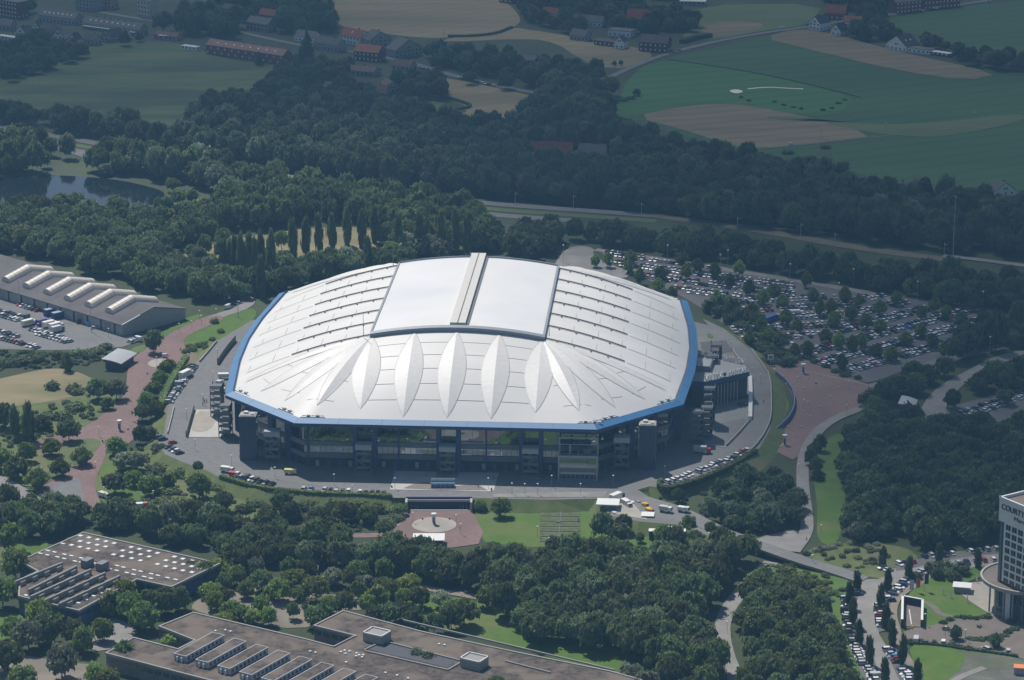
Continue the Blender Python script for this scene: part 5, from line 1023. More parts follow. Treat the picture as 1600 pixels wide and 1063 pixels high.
named_row((1375, 886), (1392, 894), 0, 'at the edge of the grass mound', gH, 'left', occ=1, sp=3.4, cols=['white', 'white', 'grey'])
named_row((1400, 884), (1430, 878), 0, 'right of the single poplar on the mound', gH, 'left', occ=1, sp=3.5, cols=['white', 'dark blue', 'red'])
named_row((1440, 872), (1492, 866), 0, 'in the upper row along the wood edge', gH, 'left', occ=.9, sp=3.2)
named_row((1510, 863), (1562, 858), 0, 'in the upper row next to the hotel', gH, 'left', occ=.9, sp=3.6)
named_row((1490, 882), (1558, 875), 0, 'in the lower row left of the hotel', gH, 'left', occ=.85, sp=3.6)
named_row((1386, 1014), (1404, 1038), 0, 'in the lower right column by poplars', gH, 'far end', occ=1, cols=['white', 'dark blue', 'silver', 'light blue', 'red', 'black'])
named_row((1408, 1044), (1432, 1080), 0, 'in the nearest right-hand column', gH, 'far end', occ=1)
named_row((1425, 1003), (1480, 1008), 0, 'by the hedge below the tunnel ramp', gH, 'left', occ=.9, sp=3.3)
named_row((1535, 1017), (1545, 1014), 0, 'alone beside the waste ground hedge', gH, 'left', occ=1, sp=5, cols=['silver'])
named_row((1571, 1021), (1580, 1021), 0, 'at the hedge end near the orange roof', gH, 'left', occ=1, sp=5, cols=['silver'])
# left yard
gY = 'vehicles in the yard of the warehouse'
named_row((28, 476), (62, 487), 0, 'in the short row by the warehouse wall', gY, 'left', occ=1, sp=3.2, cols=['red', 'white', 'silver', 'white', 'grey'])
for k, (a, b_, w_) in enumerate([((-5, 486), (42, 499), 'in the upper double row of the yard'), ((-5, 492), (30, 502), 'in the lower double row of the yard'), ((48, 515), (112, 535), 'in the third row of the yard'), ((-5, 517), (28, 528), 'in the lower left row of the yard'), ((-5, 528), (60, 545), 'in the row nearest the trees'), ((58, 522), (106, 536), 'in the row behind the trucks')]): named_row(a, b_, 0, w_, gY, 'left', occ=.95)
named_row((200, 536), (218, 531), 0, 'beside the curved canopy', gY, 'left', occ=1, cols=['white', 'silver'])
# big trucks etc.
def truck(px, py, z, rz, L0, Wd, h, cbox, ccab, label, cat='truck', name='box_truck', stripe=None):
    t = thing(name, label, cat, at(px, py, z), rz); mb_ = simple('truck_' + '_'.join('%02d' % int(100 * c) for c in cbox), cbox, .5); mc = simple('cab_' + '_'.join('%02d' % int(100 * c) for c in ccab), ccab, .4)
    m = MB(); m.box((-.9, 0, .9), (L0 - 2.0, Wd, h - .9)); 
    if stripe: m.box((-.9, 0, 1.5), (L0 * .45, Wd + .04, h * .35), mi=1)
    m.build('cargo_box', [mb_, simple('yellow_stripe', (.70, .50, .10))], t)
    m = MB(); m.box((L0 / 2 - .9, 0, .5), (1.8, Wd * .95, 1.9), taper=.9); m.build('cab', mc, t); m = MB(); m.box((L0 / 2 - .15, 0, 1.4), (.4, Wd * .85, .8)); m.build('windscreen', M_cglass, t)
    for sx in (-.32, .33):
        for sy in (-1, 1): m = MB(); m.tube((sx * L0, sy * (Wd / 2 - .15) - .12, .45), (sx * L0, sy * (Wd / 2 - .15) + .12, .45), .45, n=10); m.build('wheel', M_tyre, t)
    return t
Wt = (.72, .72, .70)
truck(291, 590, PZ, R(62), 9.5, 2.6, 3.7, Wt, Wt, 'long white box truck parked first in the left roadside row')
truck(341, 614, PZ, R(5), 6.5, 2.6, 3.3, Wt, Wt, 'white box trailer beside the stadium, lowest of the three at the left corner'); truck(344, 603, PZ, R(70), 5, 2.4, 3, (.5, .5, .5), Wt, 'small grey box van between two white trailers at the left corner'); truck(352, 592, PZ, R(4), 7, 2.5, 2.8, Wt, (.3, .35, .3), 'white roofed bus trailer beside the stadium, topmost at the left corner')
truck(454, 741, PZ, R(-8), 5.6, 2.1, 2.3, (.62, .58, .25), (.62, .58, .25), 'pale yellow ambulance van on the forecourt left of the facade', 'van', 'ambulance')
truck(1097, 708, PZ, R(-8), 7.8, 2.5, 3.2, (.40, .42, .40), (.45, .03, .04), 'fire engine with grey body and red cab right of the stadium', 'fire engine', 'fire_engine')
truck(355, 738, PZ, R(-20), 6, 2.2, 2.6, Wt, Wt, 'white camper van at the left end of the hedge row'); truck(366, 745, PZ, R(-22), 5, 2.1, 2.2, (.5, .04, .04), Wt, 'red and white trailer in the hedge row', 'trailer', 'trailer')
truck(964, 782, PZ, R(50), 8, 2.5, 3.4, Wt, (.03, .06, .16), 'white box truck with dark blue cab behind the white slab roof')
truck(1008, 794, PZ * .8, R(-62), 3.6, 1.7, 2.0, (.75, .42, .03), (.75, .42, .03), 'small bright yellow van, upper one of two on the service yard', 'van', 'yellow_van'); truck(1015, 803, PZ * .7, R(-60), 4.6, 2.0, 2.3, (.75, .42, .03), (.45, .12, .02), 'larger bright yellow van, lower one of two on the service yard', 'van', 'yellow_van')
for (x, y, c, lb) in [(989, 790, Wt, 'white pickup on the pale service yard'), (998, 789, (.3, .3, .28), 'grey trailer car between the white pickup and the yellow van'), (961, 806, Wt, 'white small car half under the white slab roof')]: place_vehicle(at(x, y, PZ * .7), R(-65), c, 'estate', lb, 'vehicles on the service yard')
truck(979, 792, PZ * .8, R(-62), 6.5, 2.4, 3.0, Wt, Wt, 'white delivery truck in the middle of the pale service yard'); truck(1040, 800, PZ, R(-25), 5.5, 2.2, 2.6, (.5, .5, .48), Wt, 'pale van parked beside the ramp road right of the yellow vans', 'van', 'parked_van'); truck(1068, 800, PZ, R(-25), 5, 2.1, 2.3, Wt, Wt, 'white trailer among the trees above the ramp road', 'trailer', 'trailer')
for (x, y, L0, c, cc_, lb, stp) in [(45, 509, 8.5, Wt, Wt, 'white box truck with yellow side in the yard, leftmost', True), (67, 508, 7.5, (.10, .08, .25), (.05, .05, .2), 'purple lorry with pale roof in the yard', False), (78, 511, 8.5, Wt, Wt, 'white and yellow lorry next to the purple one', True), (88, 514, 8.5, Wt, Wt, 'white and yellow lorry, second from the right of its group', True), (90, 519, 7.5, (.55, .56, .58), (.1, .12, .2), 'grey lorry at the right end of the lorry group', False)]: truck(x, y, 0, R(45), L0, 2.5, 3.4, c, cc_, lb, stripe=stp)
for i, (x, y) in enumerate([(83, 492), (95, 497)]):
    t = thing('shipping_container', ['dark blue container by the warehouse wall, left one', 'dark blue container by the warehouse wall, right one'][i], 'container', at(x, y), R(43)); m = MB(); m.box((0, 0, 0), (10, 3, 3.6)); m.build('body', simple('container_blue', (.03, .06, .24), .5), t); m = MB(); m.box((0, 0, 3.6), (10, 3, .1)); m.build('lid', simple('container_lid', (.3, .36, .45), .5), t)
place_vehicle(at(143, 509), R(20), (.15, .40, .65), 'van', 'bright light blue van by the right end of the warehouse wall', gY); place_vehicle(at(148, 514), R(20), (.6, .6, .6), 'car', 'silver car in front of the light blue van by the warehouse', gY); place_vehicle(at(127, 505), R(30), (.03, .03, .04), 'van', 'dark tractor-like van left of the light blue van by the warehouse', gY)
truck(163, 778, 0, R(-40), 5.4, 2.2, 2.5, (.62, .60, .48), Wt, 'cream caravan at the foot of the red plaza path', 'caravan', 'caravan'); truck(221, 794, 0, R(12), 5.2, 2.2, 2.4, Wt, (.5, .15, .1), 'white van with red trim under the trees left of the hedge', 'van', 'parked_van')
t = truck(1242, 493, 0, R(6), 9, 2.5, 3, Wt, Wt, 'long white roofed bus in the big car park', 'bus', 'parked_bus'); truck(1203, 503, 0, R(50), 14, 2.6, 3.2, (.03, .08, .35), (.03, .08, .35), 'long dark blue coach in the big car park', 'bus', 'parked_bus')
truck(1461, 15, 0, R(8), 5.2, 2.1, 2.4, Wt, Wt, 'white van parked in front of the reddish terrace', 'van', 'parked_van')
place_vehicle(at(1186, 634, PZ), R(20), (.03, .03, .03), 'estate', 'black car on the grey paving below the annex', 'cars near the annex') if False else place_vehicle(at(1161, 634, PZ), R(15), (.03, .03, .03), 'estate', 'black car on the grey paving below the annex', 'cars near the annex')
for (x, y, c, rz, lb) in [(357, 482, Wt, 60, 'white van on the back road beside the wood'), (373, 475, (.4, .4, .42), 30, 'silver car on the back road bend'), (1061, 80, (.05, .06, .08), 30, 'dark car driving on the country road below the brick farmhouse'), (1222, 45, Wt, 12, 'white car on the country road before the white gabled house'), (1262, 40, (.05, .06, .1), 10, 'dark car at the road bend by the white gabled house'), (1236, 227, (.55, .56, .58), 12, 'silver car on the dirt track between the fields'), (1416, 18, Wt, 12, 'white car on the road before the brick terrace'), (1495, 9, Wt, 12, 'white car by the reddish terrace at the top right'), (1545, 3, (.5, .5, .5), 12, 'silver car at the top right edge')]:
    place_vehicle(at(x, y), R(rz), c, 'van' if 'van' in lb else 'car', lb, 'vehicles on the far roads')
named_row((648, 105), (672, 112), 0, 'on the village road near the cottage', 'cars along the village road', 'left', perp=False, sp=6, occ=1, cols=['white', 'grey', 'black', 'white'])
named_row((711, 122), (775, 136), 0, 'beside the stubble field', 'cars along the village road', 'left', perp=False, sp=5.6, occ=1, cols=['white', 'black', 'white', 'black', 'black', 'white', 'black', 'silver'])
# big car park: rows generated on the ground in three sectors
def inpoly(x, y, poly):
    c = False; k = len(poly) - 1
    for i in range(len(poly)):
        a, b_ = poly[i], poly[k]
        if (a[1] > y) != (b_[1] > y) and x < (b_[0] - a[0]) * (y - a[1]) / (b_[1] - a[1]) + a[0]: c = not c
        k = i
    return c
slots = []
def sector(poly, slope, occ=.96, tag_=''):
    ctr = (sum(p[0] for p in poly) / len(poly), sum(p[1] for p in poly) / len(poly)); p0 = at(*ctr); d = (at(ctr[0] + 60, ctr[1] + 60 * slope) - p0).normalized(); nr = Vector((-d.y, d.x, 0)); off_ = 0; k = 0
    for rdx in range(-14, 15):
        base = (rdx // 2) * 16.8 + (rdx % 2) * 5.0
        for i in range(-60, 61):
            if i % 13 == 0: continue
            p = p0 + d * (i * 2.65) + nr * base; x, y = proj(p)
            if not inpoly(x, y, poly) or random.random() > occ: continue
            slots.append((p + Vector((0, 0, .12)) + nr * random.uniform(-.3, .3), math.atan2(nr.y, nr.x) + (math.pi if random.random() < .5 else 0), y, tag_))
sector([(945, 394), (1000, 400), (1060, 412), (1125, 422), (1240, 440), (1245, 462), (1100, 465), (1040, 447), (980, 426)], .13, tag_='left part')
sector([(1105, 466), (1240, 456), (1310, 466), (1345, 484), (1330, 505), (1250, 536), (1195, 555), (1150, 530), (1125, 500)], -.06, tag_='middle part')
sector([(1310, 466), (1380, 463), (1440, 480), (1548, 490), (1548, 515), (1500, 545), (1430, 566), (1350, 590), (1245, 562), (1240, 545), (1320, 512)], -.26, tag_='right part')
sector([(1450, 660), (1480, 642), (1600, 608), (1600, 640), (1560, 655), (1500, 665)], -.35, .8, tag_='small lot')
slots.sort(key=lambda s: -s[2]); first_ = sorted(slots[:298 - NIND], key=lambda s: proj(s[0])[0]); slots = first_ + slots[298 - NIND:]; tally = {}; gP = 'cars in the big car park behind the stadium'; rest = []
for p, r, y, tg in slots:
    if NIND < 298:
        c = pick(); kd = random.choice(['car', 'estate'])
        tk = (c[0], tg); tally[tk] = tally.get(tk, 0) + 1; od = ORD[tally[tk]]
        lb = f'{od} {c[0]} car from the left in the small lot at the right edge' if tg == 'small lot' else f'{od} {c[0]} car from the left near the car park front edge, {tg}'
        place_vehicle(p, r, c[1], kd, lb, gP if tg != 'small lot' else 'cars in the small lot at the right edge', False)
    else: rest.append((p, r))
# the remaining cars of the big car park as one object
pm = [simple('far_paint_' + c[0].replace(' ', '_'), c[1], .3, .6) for c in COLS]; V, F, MI = [], [], []
m0 = MB(); car_shell(m0, 4.5, 1.8, x0=-1.7, x1=.65); q = car_cabin(m0, 1.8, -1.7, .65, .84, 1.47, 1, 0); roof_plate(m0, q, 0); m0.box((-1.4, 0, 0), (.6, 1.7, .5), mi=2); m0.box((1.4, 0, 0), (.6, 1.7, .5), mi=2)
for p, r in rest:
    c = COLS.index(pick()); co, si = math.cos(r), math.sin(r); n0 = len(V); k = random.choice([1, 1, 1, 1.12]); V += [(p.x + x * co - y * si, p.y + x * si + y * co, z * k + .1) for x, y, z in m0.v]
    F += [tuple(i + n0 for i in f) for f in m0.f]; MI += [c if mm == 0 else len(COLS) + mm - 1 for mm in m0.m]
me = bpy.data.meshes.new('distant_parked_cars'); me.from_pydata(V, [], F); [me.materials.append(x) for x in pm + [M_cglass, M_tyre]]; me.polygons.foreach_set('material_index', MI); me.update()
o = bpy.data.objects.new('distant_parked_cars', me); C.objects.link(o); tag(o, 'densely parked cars filling the far rows of the big car park', 'cars', kind='stuff')
# ------------------------------------------------------------------ people: one continuous skinned body each, clothes and hair as parts
def person_template(stride=0.25):
    V_ = [(0, 0, .95), (0, 0, 1.2), (0, 0, 1.42), (0, 0, 1.52), (0, .01, 1.66), (.09, 0, .9), (.1, stride, .48), (.1, stride * .9 + .02, .06), (.1, stride + .12, .03), (-.09, 0, .9), (-.1, -stride * .4, .48), (-.1, -stride, .08), (-.1, -stride + .14, .03), (.18, 0, 1.38), (.25, -stride * .5, 1.12), (.25, -stride * .2, .88), (-.18, 0, 1.38), (-.25, stride * .5, 1.12), (-.25, stride * .8, .9)]
    E_ = [(0, 1), (1, 2), (2, 3), (3, 4), (0, 5), (5, 6), (6, 7), (7, 8), (0, 9), (9, 10), (10, 11), (11, 12), (2, 13), (13, 14), (14, 15), (2, 16), (16, 17), (17, 18)]
    Rr = [.15, .14, .13, .06, .1, .1, .065, .045, .04, .1, .065, .045, .04, .07, .05, .035, .07, .05, .035]
    me = bpy.data.meshes.new('body'); me.from_pydata(V_, E_, []); o = bpy.data.objects.new('body', me); C.objects.link(o)
    md = o.modifiers.new('s', 'SKIN'); 
    for i, r in enumerate(Rr): me.skin_vertices[0].data[i].radius = (r, r)
    me.skin_vertices[0].data[0].use_root = True; bpy.context.view_layer.update()
    m2 = bpy.data.meshes.new_from_object(o.evaluated_get(bpy.context.evaluated_depsgraph_get())); bpy.data.objects.remove(o)
    t = thing('person', 'x', 'person'); b_ = bpy.data.objects.new('body', m2); C.objects.link(b_); b_.parent = t; m2.materials.clear(); m2.materials.append(simple('skin', (.45, .27, .2), .6))
    m = MB(); m.lathe((0, 0, 0), [(.17, .95), (.18, 1.15), (.22, 1.38), (.1, 1.47)], n=10); m.build('shirt', objcol('shirt_cloth', .8, .2) if 'shirt_cloth' not in MATS else MATS['shirt_cloth'], t)
    m = MB(); m.tube((.09, 0, .98), (.1, stride, .48), .12, .09, n=8); m.tube((.1, stride, .5), (.1, stride * .9, .1), .09, .07, n=8); m.tube((-.09, 0, .98), (-.1, -stride * .4, .48), .12, .09, n=8); m.tube((-.1, -stride * .4, .5), (-.1, -stride, .12), .09, .07, n=8); m.build('trousers', simple('dark_trousers', (.03, .035, .05), .8), t)
    m = MB(); m.lathe((0, 0, 1.66), [(.11, -.02), (.12, .06), (.08, .13), (0, .15)], n=8); m.build('hair', simple('dark_hair', (.03, .02, .015), .7), t); learn(t); return t
pt_ = person_template(); first = True
for i, (x, y, z, c, lb) in enumerate([(362, 632, PZ, (.03, .03, .04), 'left of the group beside the trailers'), (317, 634, PZ, (.03, .03, .05), 'by the lamp on the left ring road'), (320, 630, PZ, (.4, .05, .05), 'in red just right of the lamp on the left ring road'), (323, 629, PZ, (.05, .05, .06), 'in dark clothes in the group near the fan paving'), (318, 627, PZ, (.2, .2, .22), 'in grey at the top of the group near the fan paving'), (282, 549, 0, (.03, .03, .03), 'in black walking on the upper red plaza'), (1193, 630, PZ, (.03, .03, .04), 'alone on the right ring road'), (1112, 654, PZ, (.03, .03, .04), 'left of the pair below the annex'), (1110, 653, PZ, (.3, .3, .3), 'in grey in the pair below the annex'), (1101, 676, PZ, (.03, .03, .04), 'standing left of the bowl shaped paving'), (1118, 692, PZ, (.03, .03, .05), 'at the lower rim of the bowl shaped paving'), (1260, 845, 0, (.02, .02, .02), 'walking where the park path meets the bridge'), (1137, 1020, 0, (.02, .02, .02), 'on the woodland path at the bottom'), (771, 750, PZ, (.03, .03, .05), 'at the right end of the forecourt'), (747, 762, PZ, (.03, .03, .05), 'beside the cobbled circle on the forecourt'), (666, 745, PZ, (.02, .03, .06), 'in the shade near the middle stair tower'), (375, 716, PZ, (.02, .02, .03), 'at the foot of the left lift tower'), (1202, 688, 0, (.5, .5, .5), 'in pale clothes below the blue curved wall'), (1030, 757, PZ, (.02, .02, .03), 'beside the first parked cars on the right ring road'), (904, 816, 0, (.02, .02, .02), 'on the terrace steps of the lawn')]):
    p = at(x, y, z); o = pt_ if first else dup(pt_, p, random.uniform(0, 6)); first = False; o.location = p
    for k in (o,) + tuple(o.children): k.color = (*c, 1)
    o['label'] = 'person ' + lb; o['group'] = 'people on foot'
# ------------------------------------------------------------------ trees
rg_ = np.random.default_rng(11)
def leaf_quads(cs, nrm, size, rng):
    n = len(cs); t = rng.normal(size=(n, 3)); nn = nrm + rng.normal(size=(n, 3)) * .55; nn /= np.linalg.norm(nn, axis=1)[:, None]
    a = np.cross(nn, t); a /= np.linalg.norm(a, axis=1)[:, None]; b_ = np.cross(nn, a); s = (size * rng.uniform(.6, 1.3, n))[:, None]
    v = np.stack([cs - a * s - b_ * s * .7, cs + a * s - b_ * s * .55, cs + a * s * .8 + b_ * s * .8, cs - a * s * .9 + b_ * s * .6], 1).reshape(-1, 3); return v
def sphere_pts(n, rng): v = rng.normal(size=(n, 3)); return v / np.linalg.norm(v, axis=1)[:, None]
_ico = None
def ico():
    global _ico
    if _ico is None:
        bm = bmesh.new(); bmesh.ops.create_icosphere(bm, subdivisions=2, radius=1); bm.verts.index_update(); _ico = (np.array([v.co[:] for v in bm.verts]), [tuple(v.index for v in f.verts) for f in bm.faces]); bm.free()
    return _ico
def crown_mesh(name, lobes, nq, qs, seed):
    """lobes: list of (centre, radii); leaf faces on every lobe, a rough inner mass behind them"""
    rng = np.random.default_rng(seed); V, F = [], []; n0 = 0; iv, iF = ico()
    for c, r in lobes:
        c = np.array(c); r = np.array(r); K = 15; d0 = sphere_pts(K * 2, rng); d0 = d0[d0[:, 2] > -.6][:K]; K = len(d0); rep = max(4, nq // K)
        ctr = np.repeat(d0 * rng.uniform(.80, 1.22, K)[:, None], rep, 0) + rng.normal(size=(K * rep, 3)) * .20; dd = np.repeat(d0, rep, 0)
        q = leaf_quads(c + ctr * r, dd + np.array([0, 0, .35]), qs, rng); V.append(q); m = len(q) // 4; F += [(n0 + 4 * i, n0 + 4 * i + 1, n0 + 4 * i + 2, n0 + 4 * i + 3) for i in range(m)]; n0 += len(q)
        vv = c + iv * r * rng.uniform(.50, .85, len(iv))[:, None]; V.append(vv); F += [tuple(n0 + i for i in f) for f in iF]; n0 += len(vv)
    V = np.concatenate(V); me = bpy.data.meshes.new(name); me.from_pydata(V.tolist(), [], F); me.update(); return me
def broad(seed, low=.24, nq=150):
    rng = np.random.default_rng(seed); L0 = []; n = 11 + int(rng.integers(0, 6))
    for i in range(n):
        th = 2.4 * i + rng.uniform(-.4, .4); h = (i + .5) / n; z = low + .16 + (1 - low - .30) * h; env = math.sin(math.pi * min(1, .18 + .80 * h ** .85)) ** .7; rr = env * .62 * rng.uniform(.75, 1.05); s = rng.uniform(.26, .50) * (.75 + .35 * env)
        L0.append(((rr * math.cos(th), rr * math.sin(th), z), (s, s, s * .42)))
    L0.append(((0, 0, .62), (.62, .62, .26))); return crown_mesh('crown', L0, nq, .085, seed)
def column(seed, nq=130):
    rng = np.random.default_rng(seed); L0 = []
    for i in range(9):
        h = i / 8; r = .95 * (math.sin(math.pi * (.14 + .76 * h)) ** .45); th = rng.uniform(0, 6.3); L0.append(((.18 * math.cos(th), .18 * math.sin(th), .12 + .80 * h), (r, r, .11)))
    return crown_mesh('crown', L0, nq, .12, seed)
def conical(seed, nq=150):
    rng = np.random.default_rng(seed); L0 = []
    for i in range(8):
        h = i / 7; r = 1.0 * (1 - h) ** .8 + .08; th = rng.uniform(0, 6.3); L0.append(((.08 * math.cos(th), .08 * math.sin(th), .14 + .78 * h), (r, r, .10)))
    return crown_mesh('crown', L0, nq, .10, seed)
def oval(seed, nq=150):       # tidy egg-shaped street tree, pointed on top
    rng = np.random.default_rng(seed); L0 = []
    for i in range(9):
        h = i / 8; r = .80 * (math.sin(math.pi * (.16 + .74 * h)) ** .9); th = 2.4 * i; L0.append(((.22 * math.cos(th) * (1 - h * .6), .22 * math.sin(th) * (1 - h * .6), .30 + .60 * h), (r, r, .12)))
    return crown_mesh('crown', L0, nq, .10, seed)
def bushm(seed):
    rng = np.random.default_rng(seed); L0 = []
    for i in range(7): th = 6.28 * i / 7 + rng.uniform(-.4, .4); L0.append(((.5 * math.cos(th), .5 * math.sin(th), rng.uniform(.3, .5)), (.45, .45, .38)))
    L0.append(((0, 0, .55), (.55, .55, .42))); return crown_mesh('shrub', L0, 110, .09, seed)
def trunk_mesh(seed, low):
    rng = np.random.default_rng(seed); m = MB(); m.tube((0, 0, 0), (.01, .01, low), .055, .04, n=7); m.tube((.01, .01, low), (.03, -.02, .72), .04, .015, n=6)
    for i in range(5): th = i * 1.26 + rng.uniform(-.3, .3); m.tube((.01, .01, low * (.85 + .1 * i)), (.5 * math.cos(th), .5 * math.sin(th), low + .2 + .06 * i), .022, .008, n=5)
    me = bpy.data.meshes.new('trunk'); me.from_pydata([tuple(v) for v in m.v], [], m.f); me.update(); return me
M_leaf = foliage('foliage'); M_bark = mat('bark', (.09, .075, .06), scale=3, var=.3)
KINDS = {'broadleaf_tree': [(broad(s, lo), trunk_mesh(s, lo + .08)) for s, lo in ((1, .2), (2, .26), (3, .18), (4, .24), (5, .14), (6, .22), (7, .16))], 'street_tree': [(oval(s), trunk_mesh(s, .26)) for s in (21, 22, 23)],
         'poplar_tree': [(column(s), trunk_mesh(s, .1)) for s in (31, 32, 33)], 'conifer_tree': [(conical(s), trunk_mesh(s, .1)) for s in (41, 42)]}
SHR = [bushm(s) for s in (51, 52, 53, 54)]
for k in KINDS.values():
    for c, t in k: c.materials.append(M_leaf); t.materials.append(M_bark)
for s in SHR: s.materials.append(M_leaf)
DK = (.14, .195, .078); MD = (.175, .26, .072); LG = (.225, .33, .075); YG = (.28, .38, .09); GG = (.26, .305, .20); BL = (.092, .142, .066)
def mk_tree(kind, p, h, r, col, label, group=None, v=None):
    c, t = KINDS[kind][v if v is not None else random.randrange(len(KINDS[kind]))]; root = thing(kind, label, 'tree' if kind != 'poplar_tree' else 'poplar', (p.x, p.y, p.z - .1), random.uniform(0, 6.28), group)
    k = random.uniform(.85, 1.15)
    for nm, me, s in (('trunk', t, (r * .9, r * .9, h)), ('crown', c, (r, r, h))):
        o = bpy.data.objects.new(nm, me); C.objects.link(o); o.parent = root; o.scale = s
        if nm == 'crown': o.color = (*[x * k for x in col], 1)
    return root
def mk_shrub(p, h, r, col, label, group=None, rz=None, ry=None, name='shrub', cat='shrub'):
    o = bpy.data.objects.new(name, random.choice(SHR)); C.objects.link(o); o.location = (p.x, p.y, p.z - .15); o.scale = (r, ry or r, h); o.rotation_euler = (0, 0, random.uniform(0, 6.28) if rz is None else rz)
    k = random.uniform(.85, 1.15); o.color = (*[x * k for x in col], 1); return tag(o, label, cat, group)
def zone_pts(poly, sp, seed, jit=.42, edge=None):
    rng = random.Random(seed); w0 = [at(*p) for p in poly]; pl = [(p.x, p.y) for p in w0]; x0, x1 = min(p[0] for p in pl), max(p[0] for p in pl); y0, y1 = min(p[1] for p in pl), max(p[1] for p in pl); out = []
    sp *= 1.06; j = 0; y = y0
    while y < y1:
        x = x0 + (sp / 2 if j % 2 else 0)
        while x < x1:
            a, b_ = x + rng.uniform(-jit, jit) * sp, y + rng.uniform(-jit, jit) * sp
            if inpoly(a, b_, pl) and all((a - q[0]) ** 2 + (b_ - q[1]) ** 2 > q[2] ** 2 for q in BLOCK):
                px = proj((a, b_, 0))[0]
                if -70 < px < 1680: out.append((a, b_))
            x += sp
        y += sp * .87; j += 1
    return out
def keep_off(pts, wd):
    c = chaikin(P(*pts), 1, False)
    for a, b_ in zip(c, c[1:]):
        n_ = max(1, int((b_ - a).length / 5)); [BLOCK.append((*(a.lerp(b_, i / n_)).xy, wd)) for i in range(n_ + 1)]
keep_off([(1205, 878), (1188, 893), (1160, 920), (1128, 965), (1130, 1010), (1150, 1060)], 7)
keep_off([(60, 206), (95, 232), (140, 246)], 9); keep_off([(1432, 650), (1455, 612), (1490, 590)], 8); keep_off([(600, 905), (680, 922), (760, 935), (800, 955)], 6)
for x_ in range(435, 600, 12): q = at(x_, 412 - (x_ - 435) * .06); BLOCK.append((q.x, q.y, 9)); q = at(x_, 424); BLOCK.append((q.x, q.y, 7))
for x, y, r in ((70, 252, 12), (95, 256, 14), (120, 260, 14), (95, 268, 12), (860, 246, 9), (925, 247, 8), (1403, 304, 7), (1435, 301, 7), (1570, 306, 8), (1418, 640, 10), (582, 152, 9), (614, 147, 9), (490, 895, 5), (670, 851, 9)): q = at(x, y); BLOCK.append((q.x, q.y, r))
for c_ in zip(HW[:9], HW[1:9]): keep_off(list(c_), 4.5 if c_[0][0] < 600 else 7)
keep_off([(1200, 362), (1330, 386), (1480, 406), (1640, 422)], 5)
for c_ in zip(HW[:4], HW[1:5]): keep_off([(x, y + 17) for x, y in c_], 4)
ZON = []          # (name, label, points polygon, spacing, h lo/hi, r lo/hi, colour, individuals allowed)
def wood(nm, lb, poly, sp, h, r, col, seed): ZON.append((nm, lb, zone_pts(poly, sp, seed), h, r, col))
wood('wood behind the highway', 'dark', [(-60, 178), (90, 192), (200, 208), (290, 222), (288, 205), (330, 172), (400, 162), (440, 130), (470, 112), (520, 118), (545, 135), (560, 160), (600, 178), (640, 190), (720, 205), (790, 215), (820, 190), (850, 178), (905, 172), (950, 185), (962, 208), (985, 222), (1060, 245), (1180, 268), (1380, 310), (1560, 330), (1680, 335), (1680, 398), (1600, 388), (1480, 372), (1200, 350), (1030, 334), (900, 316), (770, 309), (600, 290), (480, 272), (300, 243), (150, 218), (-60, 196)], 8.4, (11, 17), (4.6, 6.6), BL, 1)
wood('wood by the tram line', 'dark', [(1030, 338), (1200, 352), (1480, 376), (1680, 400), (1680, 412), (1600, 405), (1480, 393), (1330, 378), (1200, 358)], 8.4, (11, 17), (4.6, 6.4), BL, 2)
wood('trees above the pond', 'dark', [(-60, 222), (60, 240), (200, 255), (330, 272), (390, 282), (360, 302), (290, 290), (262, 286), (190, 276), (100, 270), (-60, 276)], 8.6, (13, 19), (4.6, 6.6), DK, 3)
wood('mixed wood behind the stadium', 'mid green', [(392, 282), (480, 302), (620, 320), (700, 330), (752, 345), (768, 372), (750, 392), (700, 398), (620, 392), (590, 378), (585, 352), (500, 350), (430, 358), (375, 366), (350, 372), (345, 340), (355, 310)], 8.6, (11, 17), (4.8, 7), DK, 4)
wood('wood left of the stadium', 'mid green', [(-60, 336), (100, 336), (190, 338), (240, 350), (345, 350), (350, 370), (300, 382), (255, 400), (285, 420), (340, 432), (420, 422), (500, 432), (560, 420), (592, 405), (640, 412), (640, 432), (520, 440), (440, 458), (400, 465), (350, 472), (300, 470), (240, 458), (190, 442), (90, 412), (40, 402), (-60, 395)], 8.4, (9, 14), (4.8, 6.6), DK, 5)
wood('wood between highway and car park', 'dark', [(766, 372), (860, 368), (1050, 382), (1135, 388), (1200, 410), (1330, 430), (1480, 442), (1680, 460), (1680, 520), (1580, 505), (1565, 485), (1450, 474), (1330, 446), (1200, 424), (1050, 400), (960, 388), (900, 378), (862, 392), (850, 412), (770, 402)], 8.6, (9, 14), (4.6, 6.4), BL, 6)
wood('trees between the two car parks', 'dark', [(1540, 520), (1680, 510), (1680, 545), (1560, 545), (1480, 572), (1470, 560)], 9, (9, 14), (4.5, 6.2), BL, 61)
wood('dark wood right of the park path', 'dark', [(1320, 700), (1345, 665), (1370, 640), (1440, 668), (1500, 696), (1560, 712), (1680, 740), (1680, 850), (1560, 848), (1440, 862), (1400, 845), (1330, 842), (1322, 760)], 8.0, (8, 13), (4.6, 6.6), BL, 7)
wood('trees beside the east road', 'dark', [(1352, 628), (1400, 600), (1450, 585), (1460, 600), (1440, 625), (1400, 625), (1385, 645)], 8.0, (8, 12), (4.2, 6.0), BL, 8)
wood('bushy belt right of the east road', 'dark', [(1490, 640), (1510, 610), (1560, 588), (1680, 570), (1680, 600), (1540, 615), (1480, 640), (1520, 672), (1600, 668), (1680, 660), (1680, 740), (1560, 710), (1505, 695)], 7.6, (6, 10), (3.8, 5.4), BL, 9)
